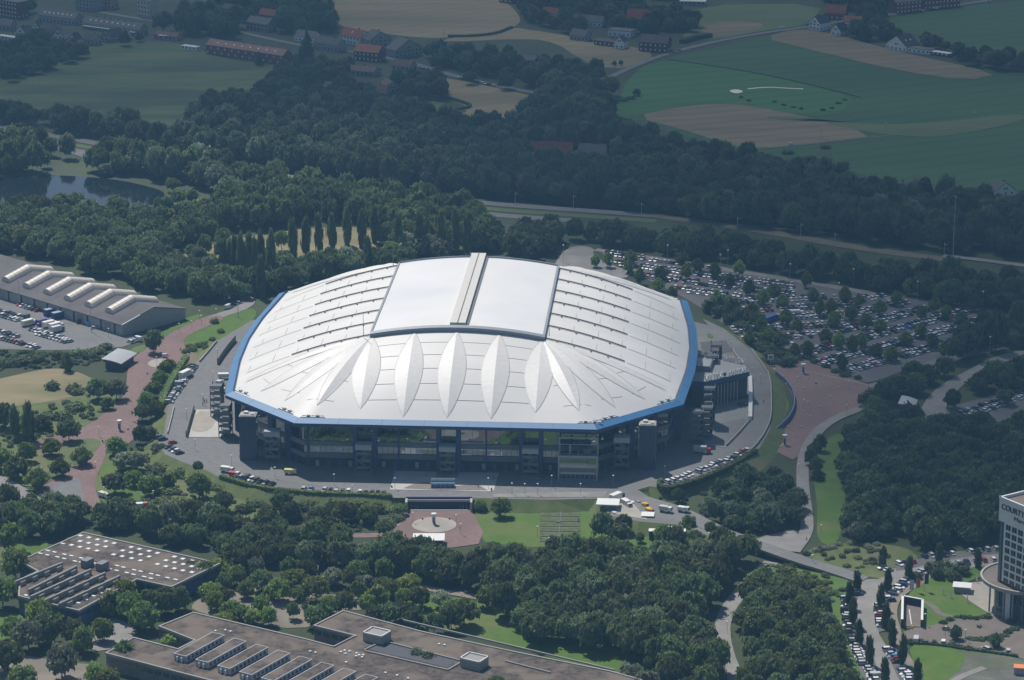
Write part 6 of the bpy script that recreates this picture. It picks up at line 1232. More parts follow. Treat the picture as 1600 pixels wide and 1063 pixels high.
wood('dense wood below the front lawn', 'green', [(-60, 800), (60, 806), (150, 806), (250, 822), (400, 846), (470, 856), (540, 862), (600, 876), (680, 890), (770, 882), (840, 890), (925, 884), (1000, 880), (1070, 862), (1130, 868), (1175, 882), (1160, 905), (1130, 935), (1110, 975), (1112, 1020), (1140, 1100), (1055, 1100), (1040, 1060), (1000, 1040), (900, 1018), (830, 995), (780, 962), (790, 945), (720, 925), (650, 905), (560, 892), (480, 890), (400, 900), (350, 890), (348, 868), (300, 858), (130, 822), (60, 850), (-60, 850)], 7.4, (8.5, 13.5), (4.3, 6.2), DK, 10)
wood('wood in the bottom right', 'dark green', [(1190, 920), (1225, 925), (1282, 955), (1300, 1000), (1325, 1060), (1340, 1120), (1180, 1120), (1155, 1050), (1145, 1000), (1150, 960)], 7.0, (8, 12), (4.2, 5.8), DK, 11)
wood('trees right of the front lawn', 'dark green', [(1105, 815), (1120, 785), (1165, 762), (1200, 748), (1235, 758), (1245, 800), (1242, 822), (1205, 835), (1160, 842), (1125, 830)], 7.6, (7, 11), (4, 5.6), BL, 12)
wood('village trees', 'dark', [(0, 40), (25, 60), (60, 62), (105, 75), (130, 78), (180, 76), (240, 64), (260, 66), (200, 62), (130, 92), (70, 112), (20, 130), (-60, 130), (-60, 60)], 9.5, (7, 11), (3.8, 5.4), BL, 13)
wood('village trees behind the houses', 'dark', [(28, 14), (58, 20), (40, 34), (0, 34)], 9, (10, 14), (4.5, 6.5), BL, 14)
wood('tall trees round the village street', 'dark', [(275, 36), (300, 30), (330, 34), (380, 44), (382, 62), (300, 56), (280, 58)], 9, (12, 17), (5, 7), BL, 15)
wood('trees at the top edge', 'dark', [(335, 0), (500, 0), (512, 20), (530, 48), (480, 60), (430, 50), (350, 28)], 9.5, (10, 15), (5, 7), BL, 16)
wood('trees beyond the village', 'dark', [(300, -40), (520, -40), (505, 0), (335, 0)], 10, (10, 15), (5, 7), BL, 17)
wood('trees along the village road', 'dark', [(668, 88), (760, 98), (850, 112), (930, 118), (950, 132), (900, 145), (850, 140), (760, 122), (700, 108)], 10, (9, 14), (4.6, 6.6), BL, 18)
wood('garden trees by the farmhouse', 'dark green', [(600, 130), (650, 128), (700, 145), (690, 160), (640, 160)], 8.5, (9, 13), (4.4, 6), BL, 19)
wood('trees round the farm group', 'dark', [(800, 0), (900, 0), (1000, 20), (1090, 38), (1085, 52), (1045, 50), (1010, 62), (930, 48), (900, 58), (830, 38), (815, 20)], 9.5, (9, 14), (4.6, 6.6), BL, 20)
wood('trees beyond the farm group', 'dark', [(760, -40), (1080, -30), (1060, 0), (830, 0), (800, -6)], 10, (9, 14), (5, 7), BL, 21)
wood('trees by the white gabled houses', 'dark', [(1290, 24), (1400, 22), (1400, 30), (1360, 32), (1400, 60), (1480, 78), (1560, 100), (1640, 110), (1640, 122), (1560, 112), (1480, 98), (1420, 66), (1345, 62), (1310, 62), (1330, 40)], 9.5, (8, 13), (4.4, 6.2), BL, 22)
wood('trees at the top right edge', 'dark', [(1300, -30), (1400, -25), (1395, 12), (1330, 16), (1290, 8)], 10, (9, 13), (4.8, 6.6), BL, 23)
wood('trees behind the red barn', 'dark', [(850, 150), (905, 150), (940, 170), (950, 190), (915, 205), (860, 205), (840, 185)], 8, (13, 18), (6, 8), BL, 24)
allp = []; wr = random.Random(5)
for zi, (nm, lb, pts, h, r, col) in enumerate(ZON):
    for (x, y) in pts:
        k = wr.random(); c = col
        if k < .16: c = tuple(a * .6 + b_ * .4 for a, b_ in zip(col, MD))
        elif k < .24: c = tuple(a * .5 + b_ * .5 for a, b_ in zip(col, GG))
        f_ = wr.random(); allp.append((x, y, h[0] * .85 + (h[1] * 1.08 - h[0] * .85) * f_, (r[0] * .82 + (r[1] * 1.0 - r[0] * .82) * (.6 * f_ + .4 * wr.random())), c, zi))
# hand-placed trees: px, py (foot), height, crown radius, kind, colour, label
B_, S_, O_, K_ = 'broadleaf_tree', 'street_tree', 'poplar_tree', 'conifer_tree'
SPEC = [(60, 764, 9, 4.9, S_, MD, 'round crowned tree with dark shadow, lower left of three on the lawn island'), (94, 745, 8, 4.2, S_, MD, 'round crowned tree in the middle of the lawn island'), (129, 727, 8, 4.4, S_, MD, 'round crowned tree at the right tip of the lawn island'), (26, 748, 9.5, 5.4, S_, MD, 'big rounded tree at the left end of the lawn island'), (42, 722, 9, 4.2, B_, MD, 'tree behind the lawn island below the poplars'), (80, 712, 8, 4.4, B_, MD, 'rounded light green tree at the small red path'),
 (24, 685, 15, 2.0, O_, DK, 'dark columnar poplar, left one of the pair by the straw meadow'), (44, 690, 17.5, 2.1, O_, DK, 'tall dark poplar, taller one of the pair by the straw meadow'), (50, 688, 13, 1.7, O_, DK, 'slim poplar leaning against the tallest one'), (8, 670, 12, 5, B_, DK, 'dark bushy tree at the left edge left of the poplars'), (66, 672, 7, 4.3, B_, DK, 'low dark tree right of the poplar pair'), (108, 690, 10, 4.8, B_, DK, 'dark round tree beside the left red plaza'), (2, 735, 10, 5, B_, MD, 'tree cut by the left edge near the lawn island'),
 (152, 625, 10, 5.2, B_, DK, 'large dark tree on the edge of the straw meadow, left of two'), (182, 625, 10, 4.8, B_, GG, 'large grey green tree beside the red plaza, right of two'), (168, 640, 6, 3.2, B_, DK, 'smaller dark tree in front of the two large ones'),
 (240, 552, 12, 4.4, B_, DK, 'dark tree standing before the right gable of the warehouse'), (105, 580, 9, 2.2, O_, DK, 'dark slender tree left of the curved canopy'),
 (262, 590, 9, 4.3, B_, MD, 'leafy tree on the right edge of the paved circle'), (250, 605, 8, 3.8, B_, MD, 'leafy tree below the paved circle in the hedge row'), (240, 622, 8, 4.0, B_, MD, 'leafy tree in the middle of the plaza hedge row'), (228, 640, 8.5, 4.2, B_, MD, 'leafy tree lower in the plaza hedge row'), (222, 658, 8, 4.2, B_, DK, 'dark tree at the lower plaza hedge row'), (243, 655, 9, 4.4, B_, DK, 'dense dark tree close to the ring road wall'), (220, 694, 8.5, 3.4, B_, DK, 'dark upright tree at the end of the plaza hedge row, left'), (235, 694, 8, 3.4, B_, DK, 'dark upright tree at the end of the plaza hedge row, right'),
 (182, 712, 8.5, 4.4, B_, MD, 'dense round tree right of the red path neck'), (192, 735, 8, 4.6, B_, GG, 'grey green bushy tree in the lower left shrubbery'), (215, 735, 8, 4.2, B_, GG, 'grey green tree beside the ring road bend'), (180, 772, 9, 5.2, B_, DK, 'big dark tree with round shadow on the lower left lawn'), (210, 760, 7, 3.8, B_, MD, 'mid green tree between the shrubs, lower left'), (235, 775, 9, 4.6, B_, MD, 'mid green tree beside the sloping ramp'), (248, 712, 5.5, 3.8, B_, GG, 'low grey green tree under the ring road corner'), (312, 778, 11, 4.8, B_, MD, 'fresh green tree beside the ramp below the ring road'), (348, 800, 9, 4.2, B_, DK, 'dark cone shaped tree below the hedge row'), (262, 764, 7, 3.4, B_, MD, 'small tree at the top of the sloping ramp'), (310, 738, 5, 2.4, B_, DK, 'small tree on the ring road edge at the left'),
 (440, 800, 10, 4.4, B_, DK, 'dark tree cutting into the hedge row left of the front'), (455, 812, 8, 4.2, B_, DK, 'dark tree in the front slope shrubbery'), (500, 822, 8, 4.8, B_, DK, 'wide dark tree in the front slope shrubbery'), (540, 815, 8.5, 5.0, B_, DK, 'rounded tree left of the front plaza bushes'), (575, 818, 8, 4.6, B_, MD, 'tree in front of the hedge row below the facade'), (600, 838, 7, 3.8, B_, DK, 'tree at the left edge of the front plaza'), (783, 808, 8, 4.2, B_, MD, 'single tree with shadow on the front lawn'), (625, 805, 5, 3.2, B_, MD, 'low tree beside the underpass wall, left'), (750, 798, 5, 3.0, B_, MD, 'low tree beside the underpass wall, right'),
 (940, 842, 11, 4.6, B_, DK, 'large dark tree at the right edge of the front lawn'), (967, 850, 9, 4.4, B_, DK, 'dark tree right of the lawn steps'), (975, 835, 8.5, 3.4, B_, DK, 'dark tree below the white slab roof'), (1000, 848, 4.5, 1.9, B_, MD, 'small round tree on the service lawn'), (1035, 850, 8, 4.0, B_, MD, 'tree behind the white service huts'), (1075, 835, 8, 3.2, B_, MD, 'tree at the right end of the service huts'), (1110, 842, 7.5, 2.6, B_, MD, 'young tree with visible trunk beside the ramp road'), (865, 862, 6.5, 3.6, B_, DK, 'dark tree at the foot of the lawn steps'), (1072, 768, 5.5, 2.2, B_, MD, 'small tree by the round hedge end right of the facade'), (1060, 785, 6, 3, B_, BL, 'dark small tree on the right-hand lawn'),
 (1188, 800, 10, 4.6, B_, GG, 'pale grey green tree right of the service yard'), (1150, 795, 9, 4.2, B_, MD, 'light crowned tree by the dark ramp wall'), (1265, 728, 9, 2.6, B_, DK, 'narrow tree in the row right of the park path, upper'), (1281, 705, 8, 2.8, B_, DK, 'topmost tree of the row right of the park path'), (1272, 718, 8, 2.8, B_, DK, 'second tree of the row right of the park path'), (1275, 738, 7, 2.8, B_, DK, 'third tree of the row right of the park path'), (1278, 750, 6, 2.4, K_, BL, 'pointed dark tree at the lower end of the park path row'), (1325, 712, 6, 3, B_, (.2, .2, .2), 'whitish flowering bush tree at the wood edge'), (1340, 846, 8, 4.2, B_, GG, 'pale tree at the lower edge of the dark wood')]
# poplars of the hotel lot
for i, (x, y, h) in enumerate([(1379, 887, 8.5), (1420, 905, 9), (1467, 880, 8), (1527, 888, 8), (1339, 922, 7.5), (1327, 950, 10), (1332, 978, 11), (1342, 1008, 9.5), (1358, 1040, 11), (1382, 1070, 10), (1376, 952, 10), (1387, 925, 9), (1383, 982, 10), (1393, 1008, 10), (1410, 1040, 11.5), (1433, 1072, 10)]):
    SPEC.append((x, y, h, 1.35, O_, BL, 'slim dark poplar, ' + ORD[i + 1] + ' counted from the mound down the hotel lot'))
for i, (x, y, h) in enumerate([(368, 442, 25), (378, 446, 27), (390, 448, 28), (408, 444, 28), (424, 440, 27), (458, 403, 21), (478, 400, 21), (498, 394, 21), (519, 390, 20), (543, 384, 21), (566, 388, 21), (586, 380, 20), (408, 466, 22), (575, 428, 20), (350, 440, 22), (622, 395, 22), (655, 398, 23), (690, 400, 24), (712, 396, 24), (730, 398, 23), (398, 450, 26), (360, 436, 20)]):
    SPEC.append((x, y, h, 2.1, O_, DK, 'tall dark poplar on the dry slope, ' + ORD[i + 1] + ' of the rows behind the stadium'))
for i, (x, y, h, r) in enumerate([(470, 130, 24, 5), (480, 95, 22, 4.5), (505, 110, 12, 3), (1353, 65, 14, 3.2), (1330, 52, 11, 2), (405, 102, 10, 2.5)]): SPEC.append((x, y, h, r, K_, BL, ['very tall dark spruce beside the long brick block', 'second tall spruce behind the tallest one', 'short spruce by the pale village house', 'dark conifer right of the smaller white gabled house', 'slim conifer between the white gabled houses', 'small conifer at the corner of the long brick block'][i]))
for x, y, h, r in [(255, 52, 17, 7.5), (545, 110, 10, 4), (700, 100, 12, 6), (682, 108, 11, 5.5), (735, 132, 9, 5), (790, 140, 11, 5.5), (1020, 70, 3, 2), (960, 104, 4, 1.6), (970, 103, 4, 1.6), (995, 150, 5, 3), (965, 198, 6, 4.5), (980, 205, 8, 5), (835, 238, 9, 5), (870, 240, 6, 4), (612, 190, 9, 3.5), (626, 193, 6, 2.5)]: SPEC.append((x, y, h, r, B_, BL, None))
for x, y, h, r, c in [(340, 300, 17, 7.5, GG), (358, 318, 16, 7, GG), (378, 322, 15, 7, GG), (165, 275, 8, 5, GG), (310, 262, 15, 8, GG), (425, 350, 16, 7, MD), (400, 342, 14, 6, MD), (640, 398, 12, 7, GG), (672, 400, 12, 7, GG), (610, 408, 11, 6, MD), (690, 405, 11, 6, GG), (440, 160, 14, 6, GG), (500, 150, 12, 6, GG), (515, 155, 12, 6, GG), (305, 342, 11, 4, MD), (285, 345, 9, 4, MD), (325, 355, 9, 4.5, LG), (100, 400, 9, 5, LG), (85, 402, 8, 5, LG), (830, 262, 9, 6, GG), (872, 228, 6, 5, YG), (935, 192, 17, 9, DK), (905, 200, 17, 8, DK), (880, 200, 16, 8, DK), (950, 150, 13, 8, DK)]: SPEC.append((x, y, h, r, B_, c, None))
for i, (x, y, h, r, c) in enumerate([(18, 862, 12, 5.5, MD), (25, 905, 12, 5.5, MD), (5, 950, 12, 5.5, MD), (62, 985, 12, 5, LG), (20, 1000, 9, 4.5, MD), (75, 1005, 12, 5.6, DK), (45, 1015, 11, 5.5, GG), (12, 1050, 12, 6, DK), (97, 1060, 12.5, 5.6, GG), (130, 1020, 10, 4.6, MD), (160, 1002, 9, 4.2, LG), (115, 1005, 9, 4.5, DK), (148, 1070, 8, 3.6, LG), (170, 1078, 8, 4.2, LG), (35, 1075, 8, 5, MD), (195, 1040, 9.5, 3.8, DK), (175, 962, 10, 4.8, MD), (202, 968, 11, 5.2, MD), (225, 985, 11, 5.5, MD), (235, 960, 10, 4.6, MD), (258, 960, 10.5, 5.0, DK), (280, 955, 10, 4.4, DK), (270, 1012, 6, 4.2, YG), (320, 912, 9, 4.2, DK), (195, 945, 10, 4.6, LG), (335, 955, 8, 3.4, LG), (362, 968, 7.5, 4.2, MD), (378, 970, 6.5, 3.6, MD), (395, 975, 6, 3.6, YG), (420, 978, 7.5, 3.4, LG), (458, 968, 7, 2.4, DK), (492, 980, 8, 4.2, DK), (488, 962, 7, 4, DK), (435, 940, 9, 4.4, LG), (460, 922, 8.5, 5.4, LG), (495, 935, 9, 5, LG), (470, 938, 5, 3.8, MD), (420, 935, 5.5, 2.4, DK), (575, 960, 8, 3.6, LG), (590, 950, 9, 4.2, YG), (610, 975, 8, 4.2, DK), (585, 975, 7, 4, DK), (648, 982, 8.5, 3.6, DK), (625, 970, 8, 4, DK), (678, 990, 8, 3.4, DK), (705, 985, 10, 4.2, DK), (725, 978, 11, 5.4, MD), (775, 1095, 9, 4.6, DK), (650, 1048, 9, 2.6, B_ and GG), (668, 1052, 8, 3.4, DK), (350, 925, 8, 3.6, DK), (370, 915, 8, 4, MD), (300, 905, 8, 3.8, DK), (985, 1075, 9, 5, GG), (1010, 1085, 9, 5, GG), (840, 1005, 12, 6.2, DK), (800, 968, 7, 3.2, DK)]): SPEC.append((x, y, h, r, B_, c, None))
for i, (x, y) in enumerate([(345, 948), (330, 935), (408, 925), (385, 935), (520, 915), (548, 918), (560, 938), (540, 960), (515, 962), (570, 925), (610, 935), (632, 945), (655, 950), (600, 930), (690, 950), (705, 962), (640, 925), (480, 905), (452, 902), (400, 903), (760, 950), (340, 905), (560, 905), (600, 908), (505, 958), (408, 962), (350, 985)]): SPEC.append((x, y, random.uniform(6, 9.5), random.uniform(3, 4.8), B_, [MD, LG, DK, MD, GG][i % 5], None))
for i, (x, y) in enumerate([(262, 395), (275, 385), (300, 375), (330, 372), (350, 385), (270, 410), (300, 405), (320, 398), (365, 395), (345, 405), (440, 392), (540, 415), (515, 412), (560, 412)]): SPEC.append((x, y, random.uniform(7, 13), random.uniform(3.5, 5.5), B_, [DK, MD, GG][i % 3], None))
for i, (x, y) in enumerate([(262, 334), (278, 322), (290, 335), (248, 338), (300, 318), (320, 330), (338, 325), (270, 300), (232, 345)]): SPEC.append((x, y, random.uniform(7, 12), random.uniform(3.5, 5.5), B_, [DK, MD, GG][i % 3], None))
CP = [(950, 418), (930, 418), (982, 428), (985, 415), (1000, 445), (1028, 455), (1032, 438), (1050, 470), (1066, 412), (1072, 436), (1090, 426), (1117, 436), (1140, 448), (1155, 432), (1170, 462), (1192, 476), (1222, 482), (1260, 450), (1210, 466), (1280, 495), (1298, 492), (1320, 474), (1342, 480), (1304, 512), (1290, 536), (1228, 508), (1246, 520), (1262, 556), (1242, 560), (1310, 545), (1315, 580), (1352, 515), (1375, 520), (1367, 560), (1415, 540), (1438, 528), (1456, 545), (1478, 500), (1460, 488), (1420, 462), (1400, 478), (1483, 478), (1524, 486), (1375, 492), (1508, 535), (1502, 508), (1331, 552), (1392, 565), (1440, 500), (1345, 545), (1175, 500), (1188, 520), (1170, 540), (1200, 538), (1216, 545), (1475, 560), (1120, 480), (1330, 500), (1270, 470)]
for i, (x, y) in enumerate(CP): SPEC.append((x, y, random.uniform(6.5, 9), random.uniform(2.6, 3.8), S_, [MD, LG, DK, MD][i % 4] if y < 480 else [DK, MD, LG][i % 3], 'CP'))
for i, (x, y, h, r) in enumerate([(1555, 548, 20, 6), (1590, 530, 20, 5), (1475, 588, 9, 5), (1360, 640, 9, 5), (1385, 632, 10, 5), (1430, 615, 10, 6), (1450, 600, 9, 5), (1570, 632, 7, 4.5)]): SPEC.append((x, y, h, r, B_, BL, None))
def zlabel(x, y): 
    if y < 215: return 'far tree standing near the village and farm houses', 'trees near the far houses'
    if y < 430: return 'full crowned conspicuous tree behind the stadium', 'conspicuous trees behind the stadium'
    if x > 1300: return 'dark tree beside the car parks and east road', 'trees beside the east road'
    return ('leafy tree around the school buildings', 'trees around the school buildings')
CPX = sorted((q[0], q[1]) for q in SPEC if q[6] == 'CP'); ZX = {}
for q in SPEC:
    if q[6] is None: ZX.setdefault(zlabel(q[0], q[1])[1], []).append((q[0], q[1]))
for v_ in ZX.values(): v_.sort()
nb = 0
for x, y, h, r, kd, c, lb in SPEC:
    gp = None
    if lb == 'CP': lb, gp = 'rounded tree in the big car park, ' + ORD[CPX.index((x, y)) + 1] + ' from the left', 'trees in the big car park'
    elif lb is None: lb, gp = zlabel(x, y); lb += ', ' + ORD[ZX[gp].index((x, y)) + 1] + ' from the left'
    z = PZ if 'ring road edge' in lb else 0; mk_tree(kd, at(x, y, z), h, r, c, lb, gp); nb += kd == B_
allp.sort(key=lambda q: q[1]); vis = [q for q in allp if proj((q[0], q[1], q[2]))[1] < 1075]; NI = max(0, 298 - nb)
ZC_ = {}
for x, y, h, r, c, zi in sorted(vis[:NI], key=lambda q: q[0]):
    ZC_[zi] = ZC_.get(zi, 0) + 1; od = ', ' + ORD[ZC_[zi]] + ' from the left'
    mk_tree(B_, Vector((x, y, 0)), h, r, c, f'{ZON[zi][1]} tree in the {ZON[zi][0]}{od}' if 'wood' in ZON[zi][0] else f'{ZON[zi][1]} tree among the {ZON[zi][0]}{od}', ZON[zi][0])
restT = vis[NI:] + [q for q in allp if proj((q[0], q[1], q[2]))[1] >= 1075]
def wood_object(name, label, pts, mt):
    me = bpy.data.meshes.new(name); me.from_pydata([(p[0], p[1], 0) for p in pts], [], [])
    a = me.attributes.new('sc', 'FLOAT_VECTOR', 'POINT'); a.data.foreach_set('vector', np.array([(p[3], p[3], p[2]) for p in pts], dtype=np.float32).ravel())
    a = me.attributes.new('rot', 'FLOAT_VECTOR', 'POINT'); a.data.foreach_set('vector', np.array([(0, 0, wr.uniform(0, 6.28)) for p in pts], dtype=np.float32).ravel())
    a = me.attributes.new('pick', 'INT', 'POINT'); a.data.foreach_set('value', [wr.randrange(7) for p in pts])
    o = bpy.data.objects.new(name, me); C.objects.link(o); tag(o, label, 'wood', kind='stuff')
    g = bpy.data.node_groups.new(name, 'GeometryNodeTree'); g.interface.new_socket('Geometry', in_out='INPUT', socket_type='NodeSocketGeometry'); g.interface.new_socket('Geometry', in_out='OUTPUT', socket_type='NodeSocketGeometry')
    N = g.nodes.new; l = g.links.new; gi = N('NodeGroupInput'); go = N('NodeGroupOutput'); ip = N('GeometryNodeInstanceOnPoints'); jn = N('GeometryNodeJoinGeometry')
    for s in SRC:
        oi = N('GeometryNodeObjectInfo'); oi.inputs['Object'].default_value = s; oi.inputs['As Instance'].default_value = True; l(oi.outputs['Geometry'], jn.inputs[0])
    def attr(nm, ty): a_ = N('GeometryNodeInputNamedAttribute'); a_.data_type = ty; a_.inputs[0].default_value = nm; return [x for x in a_.outputs if x.enabled and x.name == 'Attribute'][0]
    l(gi.outputs[0], ip.inputs['Points']); l(jn.outputs[0], ip.inputs['Instance']); ip.inputs['Pick Instance'].default_value = True
    l(attr('pick', 'INT'), ip.inputs['Instance Index']); l(attr('sc', 'FLOAT_VECTOR'), ip.inputs['Scale'])
    er = N('FunctionNodeEulerToRotation'); l(attr('rot', 'FLOAT_VECTOR'), er.inputs[0]); l(er.outputs[0], ip.inputs['Rotation'])
    sm = N('GeometryNodeSetMaterial'); sm.inputs['Material'].default_value = mt; l(ip.outputs[0], sm.inputs['Geometry']); l(sm.outputs[0], go.inputs[0])
    md = o.modifiers.new('trees', 'NODES'); md.node_group = g; return o
SRC = []; seen = set()

for o in list(C.objects):
    if o.name.startswith('crown') and o.data in [k[0] for k in KINDS[B_]] and o.data.name not in seen: seen.add(o.data.name); SRC.append(o)
by = {}
for q in restT: by.setdefault((q[5], 0 if sum(q[4]) < sum(ZON[q[5]][5]) * 1.02 else 1), []).append(q)
for (zi, t_), pts in by.items():
    col = ZON[zi][5] if t_ == 0 else tuple(a * .62 + b_ * .38 for a, b_ in zip(ZON[zi][5], MD if zi % 2 else GG)); nm = 'leaf_%d_%d' % (zi, t_)
    wood_object('woodland', f'{"dark" if t_ == 0 else "paler"} trees massed in the {ZON[zi][0]}', pts, foliage(nm, col))
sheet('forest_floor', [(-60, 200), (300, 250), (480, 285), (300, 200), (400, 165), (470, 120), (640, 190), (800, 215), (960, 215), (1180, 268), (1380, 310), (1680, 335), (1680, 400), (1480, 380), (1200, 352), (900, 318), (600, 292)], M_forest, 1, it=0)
# knee-high undergrowth on the rough slopes: uncountable, one object for each slope
SRC_T = SRC
def undergrowth(label, poly, sp, seed, col, z=0.0):
    global SRC
    bl = BLOCK[:]; BLOCK.clear(); pts = [(x, y, wr.uniform(.7, 1.7), wr.uniform(.8, 2.0), col, 0) for x, y in zone_pts(poly, sp, seed, .9)]; BLOCK.extend(bl)
    SRC = SHO; o = wood_object('undergrowth', label, pts, foliage('undergrowth_leaf_%d' % seed, col)); o['category'] = 'undergrowth'; SRC = SRC_T; return o
SHO = [mk_shrub(at(x, y), 2.2, 2.4, MD, lb) for x, y, lb in ((236, 752, 'lone shrub at the foot of the left slope'), (470, 812, 'lone shrub in the middle of the front slope'), (1020, 862, 'lone shrub on the service lawn edge'), (1180, 770, 'lone shrub between the dark trees right of the lawn'))] * 2
undergrowth('rough undergrowth covering the slope left of the hedge row', [(165, 705), (250, 700), (330, 755), (440, 775), (440, 800), (300, 800), (240, 790), (200, 745)], 4.2, 201, (.12, .165, .06))
undergrowth('rough undergrowth on the slope below the front hedge', [(400, 775), (612, 785), (620, 800), (560, 830), (460, 830), (400, 820)], 4.2, 202, (.10, .15, .05))
undergrowth('rough growth round the straw meadow', [(-20, 655), (50, 640), (120, 625), (160, 640), (170, 655), (110, 672), (40, 700), (-20, 700)], 4.5, 203, (.13, .165, .07))
undergrowth('rough undergrowth right of the front lawn', [(1010, 775), (1100, 760), (1160, 735), (1200, 735), (1150, 760), (1100, 800), (1060, 790)], 6, 204, (.08, .13, .045))
undergrowth('weeds on the bank between bridge and wood', [(1195, 882), (1230, 882), (1300, 905), (1320, 925), (1300, 945), (1240, 920)], 3.6, 205, (.13, .18, .06))
undergrowth('weeds on the grass mound', [(1250, 868), (1300, 850), (1380, 856), (1400, 880), (1340, 890)], 5, 206, (.14, .16, .075))
undergrowth('bushes along the industrial yard edge', [(-20, 548), (120, 552), (200, 548), (205, 562), (100, 575), (-20, 580)], 4, 207, (.09, .14, .05))
# shrubs
gS = 'shrubs on the slopes round the ring road'
def shrubs(pts, h, r, col, lb, gp):
    for i_, (x, y) in enumerate(sorted(pts)): mk_shrub(at(x, y), h * random.uniform(.8, 1.25), r * random.uniform(.8, 1.25), col, lb + ', ' + ORD[i_ + 1] + ' from the left', gp)
shrubs([(245, 738), (262, 730), (280, 742), (300, 750), (270, 745), (225, 790), (250, 785), (280, 790), (300, 792), (330, 760), (345, 765), (200, 790), (265, 770)], 3, 3.6, MD, 'low shrub on the slope left of the hedge row', 'shrubs on the left slope')
shrubs([(380, 800), (400, 790), (420, 806), (470, 796), (490, 790), (520, 792), (548, 792), (565, 796), (590, 800), (610, 800), (620, 812), (605, 820), (460, 782), (420, 780), (640, 790), (744, 792), (756, 786), (530, 805), (620, 790)], 3.4, 3.6, DK, 'bushy shrub on the front slope under the hedge row', 'shrubs on the front slope')
shrubs([(120, 615), (82, 608), (115, 612), (98, 655), (70, 655), (118, 640), (30, 690), (140, 560), (120, 555), (60, 565), (30, 570), (10, 572), (45, 568), (90, 560), (150, 552), (165, 545)], 3.6, 4, DK, 'dark shrub on the border of the straw meadow', 'shrubs round the straw meadow')
shrubs([(300, 548), (310, 542), (318, 540), (296, 545), (332, 532), (345, 520), (322, 548), (335, 505), (290, 552)], 2.4, 2.2, MD, 'shrub beside the wall between plaza and ring road', 'shrubs by the plaza wall')
shrubs([(1205, 560), (1215, 568), (1222, 560), (1230, 572), (1200, 550), (1190, 545), (1185, 530), (1175, 520), (1160, 512), (1210, 548), (1235, 566), (1195, 568), (1180, 540)], 3.4, 4, BL, 'dark shrub between the right ring road and the car park', 'shrubs above the right ring road')
shrubs([(1140, 505), (1155, 500), (1125, 495), (1170, 505), (1185, 510), (1110, 488), (1130, 480), (1145, 488), (1200, 530), (1215, 535)], 7, 5, BL, 'tall dark shrub mass at the car park corner', 'tall shrubs at the car park corner')
shrubs([(1245, 552), (1260, 560), (1275, 567), (1290, 574), (1305, 582), (1320, 588), (1340, 592)], 2, 2.6, BL, 'low hedge shrub between red plaza and car park', 'hedge shrubs along the red plaza')
shrubs([(1430, 905), (1460, 895), (1480, 900), (1500, 897), (1465, 905), (1490, 907), (1475, 892)], 4, 3.4, BL, 'wide dark shrub on the hotel lawn', 'shrubs on the hotel lawn')
shrubs([(1495, 966), (1505, 967), (1515, 968), (1525, 969), (1535, 967), (1543, 967), (1484, 970), (1478, 985), (1474, 975)], 1.5, 1.6, BL, 'low clipped shrub along the edge of the brown plaza', 'clipped shrubs of the brown plaza')
shrubs([(1515, 1000), (1524, 1001), (1533, 1002), (1543, 1001), (1552, 998), (1560, 1000), (1570, 995), (1585, 985), (1580, 975), (1575, 990), (1427, 1005), (1440, 1004), (1487, 1010), (1500, 1014), (1512, 1016)], 1.7, 1.8, BL, 'low dark shrub in the beds below the sculpture', 'shrubs in the lower plaza beds')
shrubs([(1250, 872), (1262, 866), (1275, 862), (1290, 858), (1300, 856), (1330, 850), (1355, 855), (1370, 852), (1310, 852)], 1.5, 2, GG, 'rough low bush on the grass mound', 'bushes on the grass mound')
shrubs([(1230, 895), (1250, 905), (1270, 915), (1285, 925), (1240, 915), (1262, 930), (1280, 945), (1210, 905), (1220, 915)], 2.5, 3.2, MD, 'green bush on the slope between bridge and wood', 'bushes below the bridge')
shrubs([(1210, 160), (1225, 165), (1240, 168), (1252, 171), (1300, 170), (1310, 162), (1320, 157), (1286, 173), (1158, 153), (1170, 158)], 1.5, 1.8, BL, 'tiny dark bush in the middle of the crop field', 'bushes in the crop field')
shrubs([(985, 155), (975, 158), (962, 160), (1290, 232), (1230, 240), (1260, 250), (1320, 258)], 2.6, 3.4, BL, 'dark bush at the edge of the wood and fields', 'bushes at the field edges')
for i, (x, y) in enumerate([(1493, 1000), (1555, 1012)]): mk_tree(S_, at(x, y), 5.5, 2.4, BL, ['small dark tree left of the play frame below the plaza', 'small dark tree beside the silver car at the hedge'][i])
